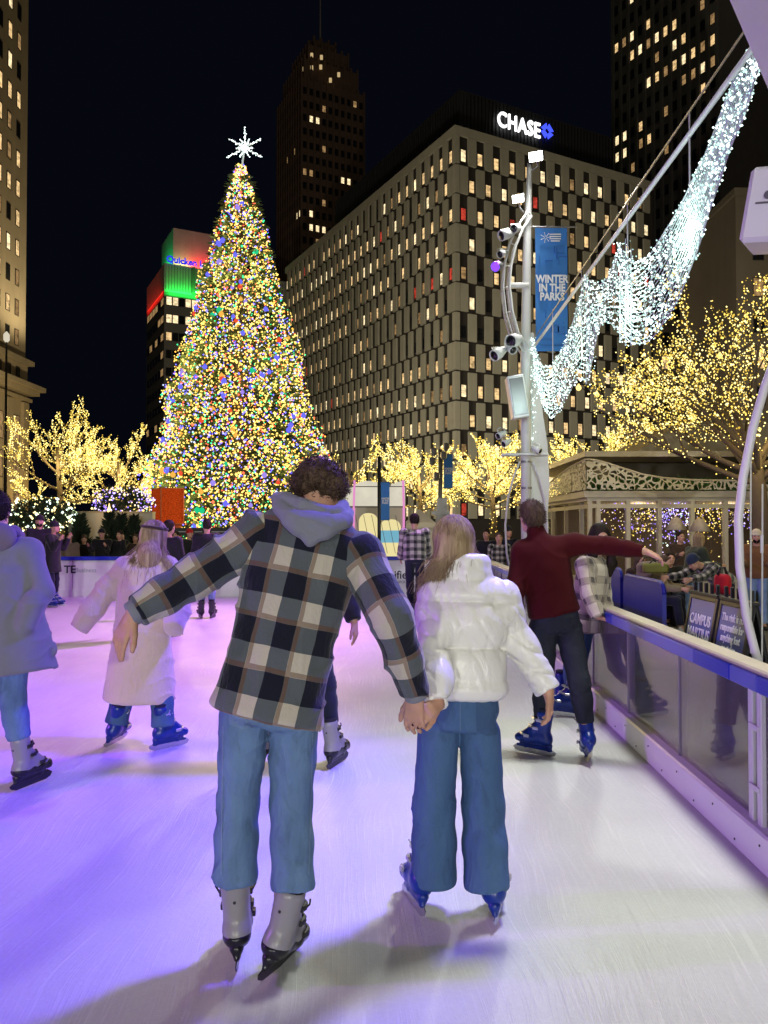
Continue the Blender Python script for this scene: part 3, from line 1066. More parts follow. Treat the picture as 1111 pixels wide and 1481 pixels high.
def christmas_tree():
    Y = 38.; c = P(347, 762, Y); c[2] = .9
    top = PZ(238, Y); H = top - c[2]; RB = 4.45
    rt = thing('christmas_tree', 'giant conical Christmas tree covered in coloured lights with a white star on top', 'Christmas tree', (c[0], Y, 0))
    m = MB(); m.tube([V(c[0], Y, 0), V(c[0], Y, top - .6)], [.42, .06], 10); m.build('trunk', M['bark'], rt, True)
    g = np.random.default_rng(4)
    def rad(f): return RB * (1 - f) ** .92 + .18
    # needle sprays: many small blades through the volume
    n = 15000
    f = 1 - np.sqrt(g.random(n)); f = np.clip(f, 0, .985)
    a = g.random(n) * 2 * PI
    lob = 1 + .07 * np.sin(a * 7 + f * 40) + .06 * np.sin(a * 3 - f * 21)
    rr = rad(f) * lob * (.45 + .48 * g.random(n) ** .5)
    base = np.stack([c[0] + rr * np.cos(a), Y + rr * np.sin(a), c[2] + f * H], 1)
    out = np.stack([np.cos(a), np.sin(a), -.25 + .5 * g.random(n)], 1); out /= np.linalg.norm(out, axis=1)[:, None]
    ln = .55 - .25 * f + .2 * g.random(n)
    side = np.cross(out, g.normal(size=(n, 3))); side /= np.linalg.norm(side, axis=1)[:, None]
    w = .085
    v = np.stack([base - side * w * .4, base + out * ln[:, None] * .5 + side * w, base + out * ln[:, None], base + out * ln[:, None] * .5 - side * w], 1).reshape(-1, 3)
    fc = np.arange(4 * n).reshape(n, 4)
    mesh_np('foliage', v, fc, M['conifer'], rt, False)
    # branch whorls
    wd = MB()
    for k in range(240):
        ff = k / 240 * .95; aa = k * 2.39996
        p0 = V(c[0], Y, c[2] + ff * H); r_ = rad(ff) * (.8 + .15 * random.random())
        wd.tube([p0, p0 + V(math.cos(aa) * r_ * .6, math.sin(aa) * r_ * .6, .1), p0 + V(math.cos(aa) * r_, math.sin(aa) * r_, -.05)], [.05, .03, .012], 4)
    wd.build('branch', M['bark'], rt)
    pts = []
    nb = 25000
    f = 1 - np.sqrt(g.random(nb) * .999 + .0005); f[:900] = .80 + .20 * g.random(900); a = g.random(nb) * 2 * PI
    lob = 1 + .07 * np.sin(a * 7 + f * 40) + .06 * np.sin(a * 3 - f * 21)
    rr = rad(f) * lob * (.86 + .28 * g.random(nb))
    pts = np.stack([c[0] + rr * np.cos(a), Y + rr * np.sin(a), c[2] + f * H - .05], 1)
    bulbs('string_light', pts, MULTI, rt, .043, [54, 8, 9, 14, 6, 9], 3)
    # the bigger glass baubles
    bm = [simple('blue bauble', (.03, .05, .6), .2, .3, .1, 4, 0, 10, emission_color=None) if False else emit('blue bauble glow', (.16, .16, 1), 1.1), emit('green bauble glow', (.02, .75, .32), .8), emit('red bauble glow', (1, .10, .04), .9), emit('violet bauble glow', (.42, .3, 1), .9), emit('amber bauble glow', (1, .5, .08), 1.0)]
    for k in range(96):
        ff = 1 - math.sqrt(g.random() * .97 + .01); aa = -PI / 2 + g.normal() * .75
        r_ = rad(ff) * 1.06
        p = V(c[0] + r_ * math.cos(aa), Y + r_ * math.sin(aa), c[2] + ff * H)
        mb = MB(); R_ = .10 + .05 * g.random()
        mb.lathe(p, [(.01, -R_), (R_ * .7, -R_ * .7), (R_, 0), (R_ * .7, R_ * .7), (.02, R_), (.02, R_ * 1.25)], 8)
        mb.build('bauble', bm[k % 5 if k % 3 else 0], rt, True)
    # star: thick lit arms
    sc = P(354, 214, Y); sp = []
    st = MB()
    arms = [(90, 1.05), (30, .95), (-28, 1.0), (208, 1.0), (150, .95), (0, .45), (180, .45), (62, .5), (118, .5), (-62, .5), (242, .5)]
    for (dg, L) in arms:
        d = V(math.cos(R(dg)), 0, math.sin(R(dg)))
        st.tube([sc, sc + d * L * .6, sc + d * L], [.035, .028, .012], 5)
        for k in range(int(L * 26)):
            sp.append(sc + d * L * (k + .5) / (L * 26) + g.normal(size=3) * .035 * (1.3 - k / (L * 26)))
    st.tube([V(c[0], Y, top - .4), sc], .05, 6)
    so = st.build('star', M['white_metal'], rt)
    bulbs('star_light', sp, [emit('star led', (.86, 1, .97), 3.2), ICEW[0]], so, .036, seed=8)
    glow(sc + V(0, -1, 0), (.85, 1, .95), 60, .4)
    for (x, y, z, pw) in ((-3.2, -4.8, 4, 950), (3.2, -4.8, 4, 950), (0, -5.6, 2.6, 700), (-1.9, -3.8, 9, 1100), (1.9, -3.8, 9, 1100), (0, -2.6, 13.5, 900)):
        glow(V(c[0] + x, Y + y, z), (1, .72, .28), pw, .8)
    # pale skirted stand round the foot
    m = MB(); m.lathe((c[0], Y, PLZ), [(4.3, 0), (4.35, 1.05), (4.2, 1.08), (.5, 1.1)], 40); m.build('stand', M['planter'], rt, False)
christmas_tree()


def gift_box():
    Y = 31.; 
    x0, x1 = PX(211, Y), PX(262, Y); z0, z1 = PZ(757, Y), PZ(706, Y)
    rt = thing('gift_box', 'glowing orange red gift box sculpture beside the foot of the Christmas tree', 'gift box', ((x0 + x1) / 2, Y + .6, 0))
    t = NT('orange lit mesh')
    vo = t.n('TexVoronoi', i_Scale=26.); t.l(t.coord(), vo.inputs['Vector'])
    f = t.ramp(vo.outputs['Distance'], [(.0, 1.), (.30, .35), (.6, .16)])
    e = t.n('Emission'); e.inputs[0].default_value = (1, .10, .012, 1); t.l(t.math('MULTIPLY', f, 1.1), e.inputs[1])
    df = t.n('BsdfDiffuse'); df.inputs[0].default_value = (.12, .02, .006, 1)
    ad = t.n('AddShader'); t.l(e.outputs[0], ad.inputs[0]); t.l(df.outputs[0], ad.inputs[1]); t.l(ad.outputs[0], t.out.inputs['Surface'])
    w = .95
    a = R(52); ax = np.array([V(math.cos(a), -math.sin(a), 0) * 1, V(math.sin(a), math.cos(a), 0), UP])
    cen = V((x0 + x1) / 2, Y + .6, (z0 + z1) / 2)
    m = MB(); m.box(cen, (w, w, z1 - z0), ax); m.build('lit_panel', t.mat, rt)
    fr = MB()
    for sx in (-1, 1):
        for sy in (-1, 1): fr.box(cen + ax[0] * sx * w / 2 + ax[1] * sy * w / 2, (.05, .05, z1 - z0 + .04), ax)
    for sz in (-1, 1):
        for s_ in (-1, 1):
            fr.box(cen + UP * sz * (z1 - z0) / 2 + ax[1] * s_ * w / 2, (w, .05, .05), ax); fr.box(cen + UP * sz * (z1 - z0) / 2 + ax[0] * s_ * w / 2, (.05, w, .05), ax)
    fr.box(cen - UP * ((z1 - z0) / 2 + z0 / 2 + .05), (w * .9, w * .9, z0 + .1), ax)
    fr.build('frame', simple('orange frame', (.35, .06, .02), .6), rt)
gift_box()


# ------------------------------------------------------------------ small conifers, lit shrubs, planter wall
def conifer(label, px, py_top, Y, w, group, seed):
    base = V(PX(px, Y), Y, PLZ); h = PZ(py_top, Y) - PLZ
    rt = thing('potted_conifer', label, 'tree', base, group)
    m = MB(); m.tube([base, base + V(0, 0, h * .8)], [.05, .015], 6); m.build('trunk', M['bark'], rt)
    m = MB(); m.lathe(base, [(.18, 0), (.25, .38), (.22, .38), (.02, .36)], 12); m.build('pot', M['dark_metal'], rt, True)
    g = np.random.default_rng(seed); n = 900
    f = g.random(n) ** 1.3; a = g.random(n) * 6.28; r = w * (1 - f) ** .8 * (.4 + .7 * g.random(n)) * (1 + .15 * np.sin(a * 3 + f * 9))
    p = np.stack([base[0] + r * np.cos(a), Y + r * np.sin(a), .35 + f * (h - .35)], 1)
    out = np.stack([np.cos(a), np.sin(a), .9 + 0 * a], 1); sd = np.cross(out, g.normal(size=(n, 3))); sd /= np.linalg.norm(sd, axis=1)[:, None]
    v = np.stack([p - sd * .05, p + sd * .05, p + out * .17], 1).reshape(-1, 3)
    mesh_np('crown', v, np.arange(3 * n).reshape(n, 3), M['shrub'], rt, False)


CG = 'small dark conifers before the white wall'
for lab, px, pt, w in (('small dark conifer nearest the couple in hats, before the white wall', 116, 752, .42), ('tallest small conifer standing under the torch flame', 158, 750, .40),
                       ('small dark conifer third along the white wall', 176, 752, .34), ('narrow dark conifer beside the orange gift box', 194, 754, .30)):
    conifer(lab, px, pt, 24.2, w, CG, int(px))


def planter_wall():
    Y = 25.5
    rt = thing('planter_wall', 'low white curved wall behind the small conifers at the left', 'wall', (PX(150, Y), Y, PLZ))
    pts = [(PX(88 + 12.5 * k, Y), Y + .6 * ((k - 5) / 5) ** 2) for k in range(11)]
    m = MB(); zt = PZ(742, Y)
    for (a, b_) in zip(pts[:-1], pts[1:]):
        m.prism([V(a[0], a[1], PLZ), V(b_[0], b_[1], PLZ), V(b_[0], b_[1] + .3, PLZ), V(a[0], a[1] + .3, PLZ)], UP * (zt - PLZ))
    m.build('wall', M['planter'], rt)
    m = MB()
    for (a, b_) in zip(pts[:-1], pts[1:]):
        m.prism([V(a[0], a[1] - .04, zt), V(b_[0], b_[1] - .04, zt), V(b_[0], b_[1] + .34, zt), V(a[0], a[1] + .34, zt)], UP * .06)
    m.build('coping', M['beige_stone'], rt)
planter_wall()


def torch():
    p = P(158, 741, 24.9)
    rt = thing('gas_torch', 'flaming gas torch standing before the white wall', 'torch', (p[0], p[1], PLZ))
    m = MB(); m.tube([V(p[0], p[1], PLZ), p - V(0, 0, .2)], .035, 8); m.lathe(p - V(0, 0, .22), [(.03, 0), (.1, .08), (.1, .1), (.02, .08)], 10); m.build('stand', M['dark_metal'], rt)
    m = MB(); m.lathe(p - V(0, 0, .15), [(.03, 0), (.08, .1), (.06, .22), (.03, .33), (.004, .45)], 8); m.build('flame', emit('flame', (1, .6, .2), 4, True), rt, True)
    glow(p + V(0, -.3, .1), (1, .6, .25), 25, .1)
torch()


def lit_shrub(label, px, py, Y, rx, rz, mats, n, seed, r=.035):
    c = P(px, py, Y)
    rt = thing('lit_shrub', label, 'shrub', (c[0], Y, PLZ))
    g = np.random.default_rng(seed)
    d = g.normal(size=(900, 3)); d /= np.linalg.norm(d, axis=1)[:, None]; d *= (.5 + .5 * g.random((900, 1))) * np.array([rx, rx * .6, rz])
    p = c + d; sd = g.normal(size=(900, 3)) * .06; s2 = g.normal(size=(900, 3)) * .12
    mesh_np('foliage', np.stack([p, p + sd, p + s2], 1).reshape(-1, 3), np.arange(2700).reshape(900, 3), M['shrub'], rt, False)
    m = MB(); m.tube([V(c[0], Y, PLZ), c], [.06, .03], 6); m.build('stem', M['bark'], rt)
    d = g.normal(size=(n, 3)); d /= np.linalg.norm(d, axis=1)[:, None]; d *= (.8 + .3 * g.random((n, 1))) * np.array([rx, rx * .6, rz])
    bulbs('string_light', c + d, mats, rt, r, seed=seed)


lit_shrub('rounded shrub strung with violet and white lights beside the gift box', 178, 726, 29., 1.15, .55, PURP + [WARM[0]], 330, 5)
lit_shrub('dark shrub draped with pale white lights behind the left skaters', 55, 745, 24., 1.2, .55, [ICEW[0], WARM[0], emit('greenish led', (.8, 1, .6), 2.4)], 260, 6, .036)


def stage_rail():
    Y = 27.
    rt = thing('grandstand', 'dark low grandstand front below the Christmas tree', 'grandstand', (PX(283, Y), Y, PLZ))
    x0, x1 = PX(222, Y), PX(346, Y)
    m = MB(); m.box(((x0 + x1) / 2, Y, PZ(769, Y)), (x1 - x0, .08, .28)); m.build('fascia', M['black'], rt)
    m = MB()
    for k, py in enumerate((781, 790, 800)): m.box(((x0 + x1) / 2, Y - .05 - .25 * k, PZ(py, Y)), (x1 - x0, .28, .06))
    for k in range(8): m.box((x0 + (k + .5) * (x1 - x0) / 8, Y + .1, .6), (.08, .08, 1.44))
    m.build('step', simple('dark timber', (.06, .05, .035), .7), rt)
    m = MB()
    g = random.Random(4); x = x0 + .25
    while x < x1 - .3:
        w = g.uniform(.25, .6); m.box((x + w / 2, Y - .045, PZ(769, Y)), (w, .006, .035)); x += w + g.uniform(.2, .5)
    m.build('stripe', M['letter_grey'], rt)
stage_rail()


# ------------------------------------------------------------------ tents
def dome_tent():
    Y = 25.
    x0, x1 = PX(478, Y), PX(586, Y); zt = PZ(695, Y)
    rt = thing('dome_tent', 'white lit dome tent with arched openings and pink edges behind the far boards', 'tent', ((x0 + x1) / 2, Y, PLZ))
    t = NT('glowing tent roof'); n = t.noise(t.coord(), 1.2, 3)
    e = t.n('Emission'); e.inputs[0].default_value = (1, .93, .74, 1); t.l(t.math('MULTIPLY_ADD', n, .5, .42), e.inputs[1])
    t.l(e.outputs[0], t.out.inputs['Surface']); t.mat.cycles.emission_sampling = 'AUTO'
    roofmat = t.mat
    zm = PZ(733, Y)
    m = MB(); n_ = 16
    pr = [(x0 + (x1 - x0) * k / n_, zm + (zt - zm) * (.78 + .22 * abs(math.cos(PI * k / n_ * 2)) ** .8)) for k in range(n_ + 1)]
    for (a, b_) in zip(pr[:-1], pr[1:]): m.prism([V(a[0], Y, zm), V(b_[0], Y, zm), V(b_[0], Y + 2.6, zm), V(a[0], Y + 2.6, zm)], UP * (min(a[1], b_[1]) - zm))
    m.build('roof', roofmat, rt)
    # front wall with arched openings
    wall = MB(); nar = 10
    openings = [(PX(519, Y), PX(547, Y), PZ(742, Y)), (PX(549, Y), PX(580, Y), PZ(751, Y)), (PX(482, Y), PX(508, Y), PZ(742, Y))]
    openings.sort()
    def arch(xa, xb, zc):
        w = (xb - xa) / 2; r_ = min(.28, w)
        pts = [(xa, PLZ), (xa, zc - r_)] + [(xa + r_ - r_ * math.cos(q), zc - r_ + r_ * math.sin(q)) for q in np.linspace(.2, PI / 2, 5)]
        return pts + [(xb - (p[0] - xa), p[1]) for p in pts[::-1]]
    x = x0
    for (xa, xb, zc) in openings:
        wall.box(((x + xa) / 2, Y - .02, (zm + PLZ) / 2), (xa - x, .1, zm - PLZ))
        a = arch(xa, xb, zc)
        k = len(a) // 2
        for i in range(1, len(a) - 2):
            p, q = a[i], a[i + 1]
            if q[0] - p[0] < 1e-4: continue
            wall.prism([V(p[0], Y + .03, p[1]), V(p[0], Y + .03, zm), V(q[0], Y + .03, zm), V(q[0], Y + .03, q[1])][::-1], V(0, -.1, 0))
        x = xb
    wall.box(((x + x1) / 2, Y - .02, (zm + PLZ) / 2), (x1 - x, .1, zm - PLZ))
    wall.build('wall', M['canvas'], rt)
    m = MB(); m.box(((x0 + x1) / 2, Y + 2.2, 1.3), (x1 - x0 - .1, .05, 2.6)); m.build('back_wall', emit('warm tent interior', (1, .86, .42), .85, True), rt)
    m = MB(); m.box((PX(565, Y + 1.6), Y + 1.6, PZ(776, Y + 1.6)), (.75, .06, .42)); m.build('screen', emit('blue screen', (.25, .62, .8), .7), rt)
    m = MB()
    for px in (512, 584): m.tube([V(PX(px, Y), Y - .1, PLZ), V(PX(px, Y), Y - .1, zm), V(PX(px + (1 if px < 550 else -1), Y), Y - .1, zt)], .035, 8)
    m.build('pole', emit('pink lit pole', (1, .35, .75), .8), rt)
    m = MB()
    for k in range(9): m.tube([V(x0 + .3 + k * .26, Y - .09, PZ(745, Y)), V(x0 + .55 + k * .26, Y - .09, PZ(800, Y))], .008, 4)
    m.tube([V(x0, Y - .1, PZ(704, Y)), V(x1, Y - .1, PZ(704, Y))], .015, 5)
    m.tube([V(x0, Y - .1, zm), V(x1, Y - .1, zm)], .02, 5)
    m.build('guy_line', M['grey_metal'], rt)
dome_tent()


def small_tent():
    Y = 24.; x0, x1 = PX(587, Y), PX(630, Y); z1 = PZ(756, Y); z2 = PZ(735, Y)
    rt = thing('canopy_tent', 'small beige canopy tent right of the dome tent', 'tent', ((x0 + x1) / 2, Y, PLZ))
    m = MB(); m.box(((x0 + x1) / 2, Y + .8, (z1 + PLZ) / 2), (x1 - x0 - .1, 1.4, z1 - PLZ)); m.build('wall', M['canvas'], rt)
    m = MB(); c = V((x0 + x1) / 2, Y + .8, z2); q = [V(x0, Y, z1), V(x1, Y, z1), V(x1, Y + 1.6, z1), V(x0, Y + 1.6, z1)]
    m.add(q + [c], [(0, 1, 4), (1, 2, 4), (2, 3, 4), (3, 0, 4), (3, 2, 1, 0)])
    for i in range(4): m.prism([q[i], q[i] - UP * .16, q[(i + 1) % 4] - UP * .16, q[(i + 1) % 4]], unit(V(0, -.01, 0)) * .012)
    m.build('roof', M['canvas'], rt)
    glow(V((x0 + x1) / 2, Y - 1.2, 2.6), (1, .82, .5), 18, .2)
small_tent()


# ------------------------------------------------------------------ banners and light columns
PATT = simple('darker banner blue', (.026, .14, .43), .7)


def banner(parent, xa, xb, Y, za, zb, extra=None):
    m = MB(); n = 14
    for k in range(n):
        z_a = za + (zb - za) * k / n; z_b = za + (zb - za) * (k + 1) / n
        wv = lambda z: .015 * math.sin(z * 5)
        m.prism([V(xa, Y + wv(z_a), z_a), V(xb, Y + wv(z_a) + .01, z_a), V(xb, Y + wv(z_b) + .01, z_b), V(xa, Y + wv(z_b), z_b)][::-1], V(0, .012, 0))
    if extra: extra(m)
    b_ = m.build('banner', [M['cloth_banner'], PATT], parent)
    w = xb - xa; h = zb - za
    return b_, w, h


def far_column():
    Y = 16.
    x = PX(761, Y)
    rt = thing('light_column', 'tall white light column with floodlights, curved truss and hanging banner beyond the red sweater', 'light column', (x, Y, PLZ))
    m = MB(); m.tube([V(x, Y, PLZ), V(x, Y, PZ(520, Y)), V(PX(764, Y), Y, PZ(350, Y)), V(PX(768, Y), Y, PZ(236, Y))], [.105, .105, .085, .05], 14)
    m.build('pole', M['white_metal'], rt, True)
    m = MB()
    for py in (668, 706, 740): m.lathe(V(x, Y, PZ(py, Y)), [(.106, -.02), (.125, -.02), (.125, .02), (.106, .02)], 14)
    m.build('collar', M['grey_metal'], rt)
    # broad tapering fin behind the pole
    prof = [(768, 792, 760), (769, 796, 700), (768, 793, 640), (768, 787, 600), (766, 780, 540), (764, 774, 480)]
    m = MB()
    zb = PLZ
    last = (PX(768, Y), PX(792, Y), PLZ)
    for (a, b_, py) in prof:
        cur = (PX(a, Y), PX(b_, Y), PZ(py, Y))
        m.prism([V(last[0], Y + .05, last[2]), V(last[1], Y + .05, last[2]), V(cur[1], Y + .05, cur[2]), V(cur[0], Y + .05, cur[2])], V(0, .22, 0))
        last = cur
    m.build('fin', M['white_metal'], rt)
    # speaker boxes
    def sbox(px, py, w, h, rot, name='speaker'):
        c = P(px, py, Y - .25); a = R(rot)
        ax = np.array([V(math.cos(a), 0, math.sin(a)), V(0, 1, 0), V(-math.sin(a), 0, math.cos(a))])
        m = MB(); m.box(c, (w, .34, h), ax, bev=.02); o = m.build(name, M['white_plastic'], rt)
        m = MB(); m.box(c - V(0, .178, 0), (w * .82, .012, h * .86), ax, bev=.003); m.build('grille', M['grey_metal'], o)
        m = MB(); m.tube([c + V(.05, .1, 0), V(x, Y, c[2])], .02, 6); m.build('bracket', M['grey_metal'], o)
    sbox(748, 575, .34, .88, 9); 
    # curved ladder truss with its fixtures
    cur = [(764, 505), (749, 480), (741, 450), (737, 415), (739, 385), (746, 355), (757, 330), (769, 312)]
    cu2 = [(757, 508), (741, 483), (732, 452), (728, 416), (730, 384), (738, 351), (750, 325), (763, 306)]
    m = MB()
    A = [P(a, b_, Y - .1) for a, b_ in cur]; B = [P(a, b_, Y - .1) for a, b_ in cu2]; A2 = [p + V(0, .25, 0) for p in A]; B2 = [p + V(0, .25, 0) for p in B]
    for q in (A, A2): m.tube(q, .032, 6)
    for q in (B, B2): m.tube(q, .022, 6)
    for k in range(len(A)):
        m.tube([A[k], B[k]], .013, 5); m.tube([A[k], A2[k]], .013, 5); m.tube([B[k], B2[k]], .013, 5)
    m.box(P(750, 413, Y - .05), (.42, .1, .1), bev=.01)
    m.build('truss', M['white_metal'], rt, True)
    def fixture(px, py, d, r_, L, lens=None, on=False):
        c = P(px, py, Y - .25); ax = frame(d)
        m = MB(); m.lathe(c, [(r_ * .6, -L / 2), (r_ * .75, -L * .3), (r_, 0), (r_, L / 2), (r_ * .9, L / 2), (r_ * .85, L * .42)], 14, ax=np.array([ax[0], ax[2] * -1, ax[1]]))
        m.tube([c + V(-r_, 0, 0), c + V(-r_ * 1.1, .1, .12), c + V(0, .2, .16), c + V(r_ * 1.1, .1, .12), c + V(r_, 0, 0)], .012, 5)
        o = m.build('spotlight', M['white_metal'] if not on else M['grey_metal'], rt, True)
        m = MB(); m.lathe(c + ax[1] * L * .44, [(r_ * .86, 0), (r_ * .6, .02), (.01, .03)], 14, ax=np.array([ax[0], ax[2] * -1, ax[1]])); m.build('lens', lens or WIN[0], o, True)
    fixture(734, 338, V(-.8, -.4, -.4), .11, .36)
    fixture(747, 330, V(-.5, -.6, -.3), .09, .26)
    fixture(720, 384, V(-.5, -.75, -.45), .11, .30, emit('violet lamp lens', (.16, .04, 1), 2.4), True)
    fixture(727, 366, V(-.6, -.6, -.5), .08, .24)
    fixture(745, 492, V(-.6, -.7, -.3), .14, .40)
    fixture(722, 510, V(-.7, -.5, -.5), .12, .36)
    fixture(738, 503, V(.3, -.7, -.5), .09, .30)
    fixture(726, 628, V(-.7, -.5, -.4), .07, .26)
    fixture(733, 640, V(-.7, -.5, -.4), .07, .22)
    fixture(776, 650, V(.7, -.5, -.4), .07, .20)
    m = MB(); m.box(P(762, 657, Y - .16), (.9, .05, .05), bev=.01); m.box(P(737, 658, Y - .16), (.34, .2, .05), bev=.01); m.build('cross_bar', M['white_metal'], rt)
    # floodlights
    for (px, py, w) in ((776, 226, .30), (750, 287, .24)):
        c = P(px, py, Y - .2); d = unit(V(-.4, -1, -.55)); ax = frame(d)
        m = MB(); m.box(c, (w, .16, w * .7), ax, bev=.02); m.tube([c, c + V(.05, .1, -.15), V(PX(765, Y), Y, c[2] - .3)], .018, 6); o = m.build('floodlight', M['grey_metal'], rt)
        m = MB(); m.box(c + d * .085, (w * .9, .012, w * .6), ax, bev=.004); m.build('lens', emit('floodlight glare', (1, .99, .9), 22), o)
    # bow hoops around the foot
    m = MB()
    m.tube([P(a, b_, Y - .12) for a, b_ in ((752, 668), (743, 690), (735, 720), (731, 760), (733, 800), (741, 840))], .022, 7)
    m.tube([P(a, b_, Y - .12) for a, b_ in ((771, 668), (780, 690), (788, 720), (792, 760), (791, 800))], .022, 7)
    m.build('bow', M['white_metal'], rt, True)
    # banner
    m = MB()
    m.tube([V(PX(763, Y), Y, PZ(328, Y)), V(PX(836, Y), Y, PZ(328, Y))], .018, 6)
    m.build('banner_arm', M['grey_metal'], rt)
    bt = thing('banner', 'blue cloth banner reading winter in the parks on the far light column', 'banner', (PX(799, Y), Y - .03, PZ(508, Y)))
    xa, xb, za, zb = PX(775.5, Y), PX(822, Y), PZ(508, Y), PZ(330, Y)
    def pattern(m):
        g = random.Random(3)
        for k in range(26):
            xx = xa + .07 + g.random() * (xb - xa - .14); zz = za + .35 + g.random() * (zb - za - .8)
            if abs(zz - PZ(418, Y)) < .45: continue
            m.box(V(xx, Y - .045, zz), (g.choice([.16, .015]), .03, g.choice([.015, .16])), None, 1)
        m.box(V(PX(799, Y), Y - .045, PZ(500, Y)), (.5, .03, .02), None, 1); m.box(V(PX(790, Y), Y - .045, PZ(492, Y)), (.26, .03, .05), None, 1)
    banner(bt, xa, xb, Y - .03, za, zb, pattern)
    text_obj('lettering', 'WINTER\nIN THE\nPARKS', .225, M['letter_white'], (PX(799, Y), Y - .065, PZ(418, Y)), V(1, 0, 0), UP, bt, .004, .008, line=.82, sx=.78)
    m = MB(); lc = V(PX(790, Y), Y - .064, PZ(345, Y))
    for k in range(7):
        a = k * 2 * PI / 7
        m.tube([lc + V(.02 * math.cos(a), 0, .02 * math.sin(a)), lc + V(.095 * math.cos(a), 0, .095 * math.sin(a))], .006, 5); m.octa(lc + V(.1 * math.cos(a), 0, .1 * math.sin(a)), .014)
    for k in range(4): m.box(V(PX(804, Y), Y - .064, PZ(340.5 + 3.2 * k, Y)), (.24 - .05 * (k == 3), .006, .022))
    m.build('emblem', M['letter_white'], bt)
far_column()


def near_column():
    Y = 5.5
    x = 3.02
    rt = thing('light_column', 'near light column with white bow and lilac lit boxes at the right edge', 'light column', (x, Y, PLZ))
    m = MB(); m.tube([V(x, Y, PLZ), V(x, Y, 9.)], [.11, .08], 14); m.build('pole', M['white_metal'], rt, True)
    m = MB()
    bow = [(1128, 500), (1106, 560), (1089, 620), (1075, 690), (1068, 750), (1070, 820), (1079, 890), (1093, 945), (1110, 1000), (1135, 1070), (1150, 1105)]
    m.tube([P(a, b_, Y) for a, b_ in bow], .030, 12)
    m.build('bow', M['white_plastic'], rt, True)
    m = MB()
    for (xa, ya, xb, yb) in ((1086, 640, 1086, 945), (1103, 700, 1102, 985)): m.tube([P(xa, ya, Y), P(xb, yb, Y)], .006, 6)
    for (xa, ya) in ((1086, 935), (1102, 800)): m.tube([P(xa, ya - 26, Y), P(xa, ya, Y)], .012, 8)
    m.build('cable', M['white_metal'], rt)
    # upper box
    def tilted(px, py, w, d, h, rz, ry, name):
        c = P(px, py, Y - .1)
        mt = Matrix.Rotation(R(rz), 3, 'Z') @ Matrix.Rotation(R(ry), 3, 'Y')
        ax = np.array([mt @ Vector((1, 0, 0)), mt @ Vector((0, 1, 0)), mt @ Vector((0, 0, 1))])
        m = MB(); m.box(c, (w, d, h), ax, bev=.03); o = m.build(name, M['white_plastic'], rt)
        m = MB(); m.box(c - ax[1] * (d / 2 + .004), (w * .5, .006, .012), ax); m.lathe(c - ax[1] * (d / 2 + .002) + ax[2] * h * .1, [(.03, 0), (.03, .006), (.01, .006)], 12, ax=np.array([ax[0], ax[2], -ax[1]])); m.build('badge', M['grey_metal'], o)
        m = MB(); m.tube([c, V(x, Y, c[2])], .03, 8); m.build('bracket', M['grey_metal'], o)
    tilted(1166, 14, .66, .5, .80, 10, -26, 'speaker')
    tilted(1118, 305, .30, .36, .52, -38, 10, 'spotlight')
    return rt
near_column()


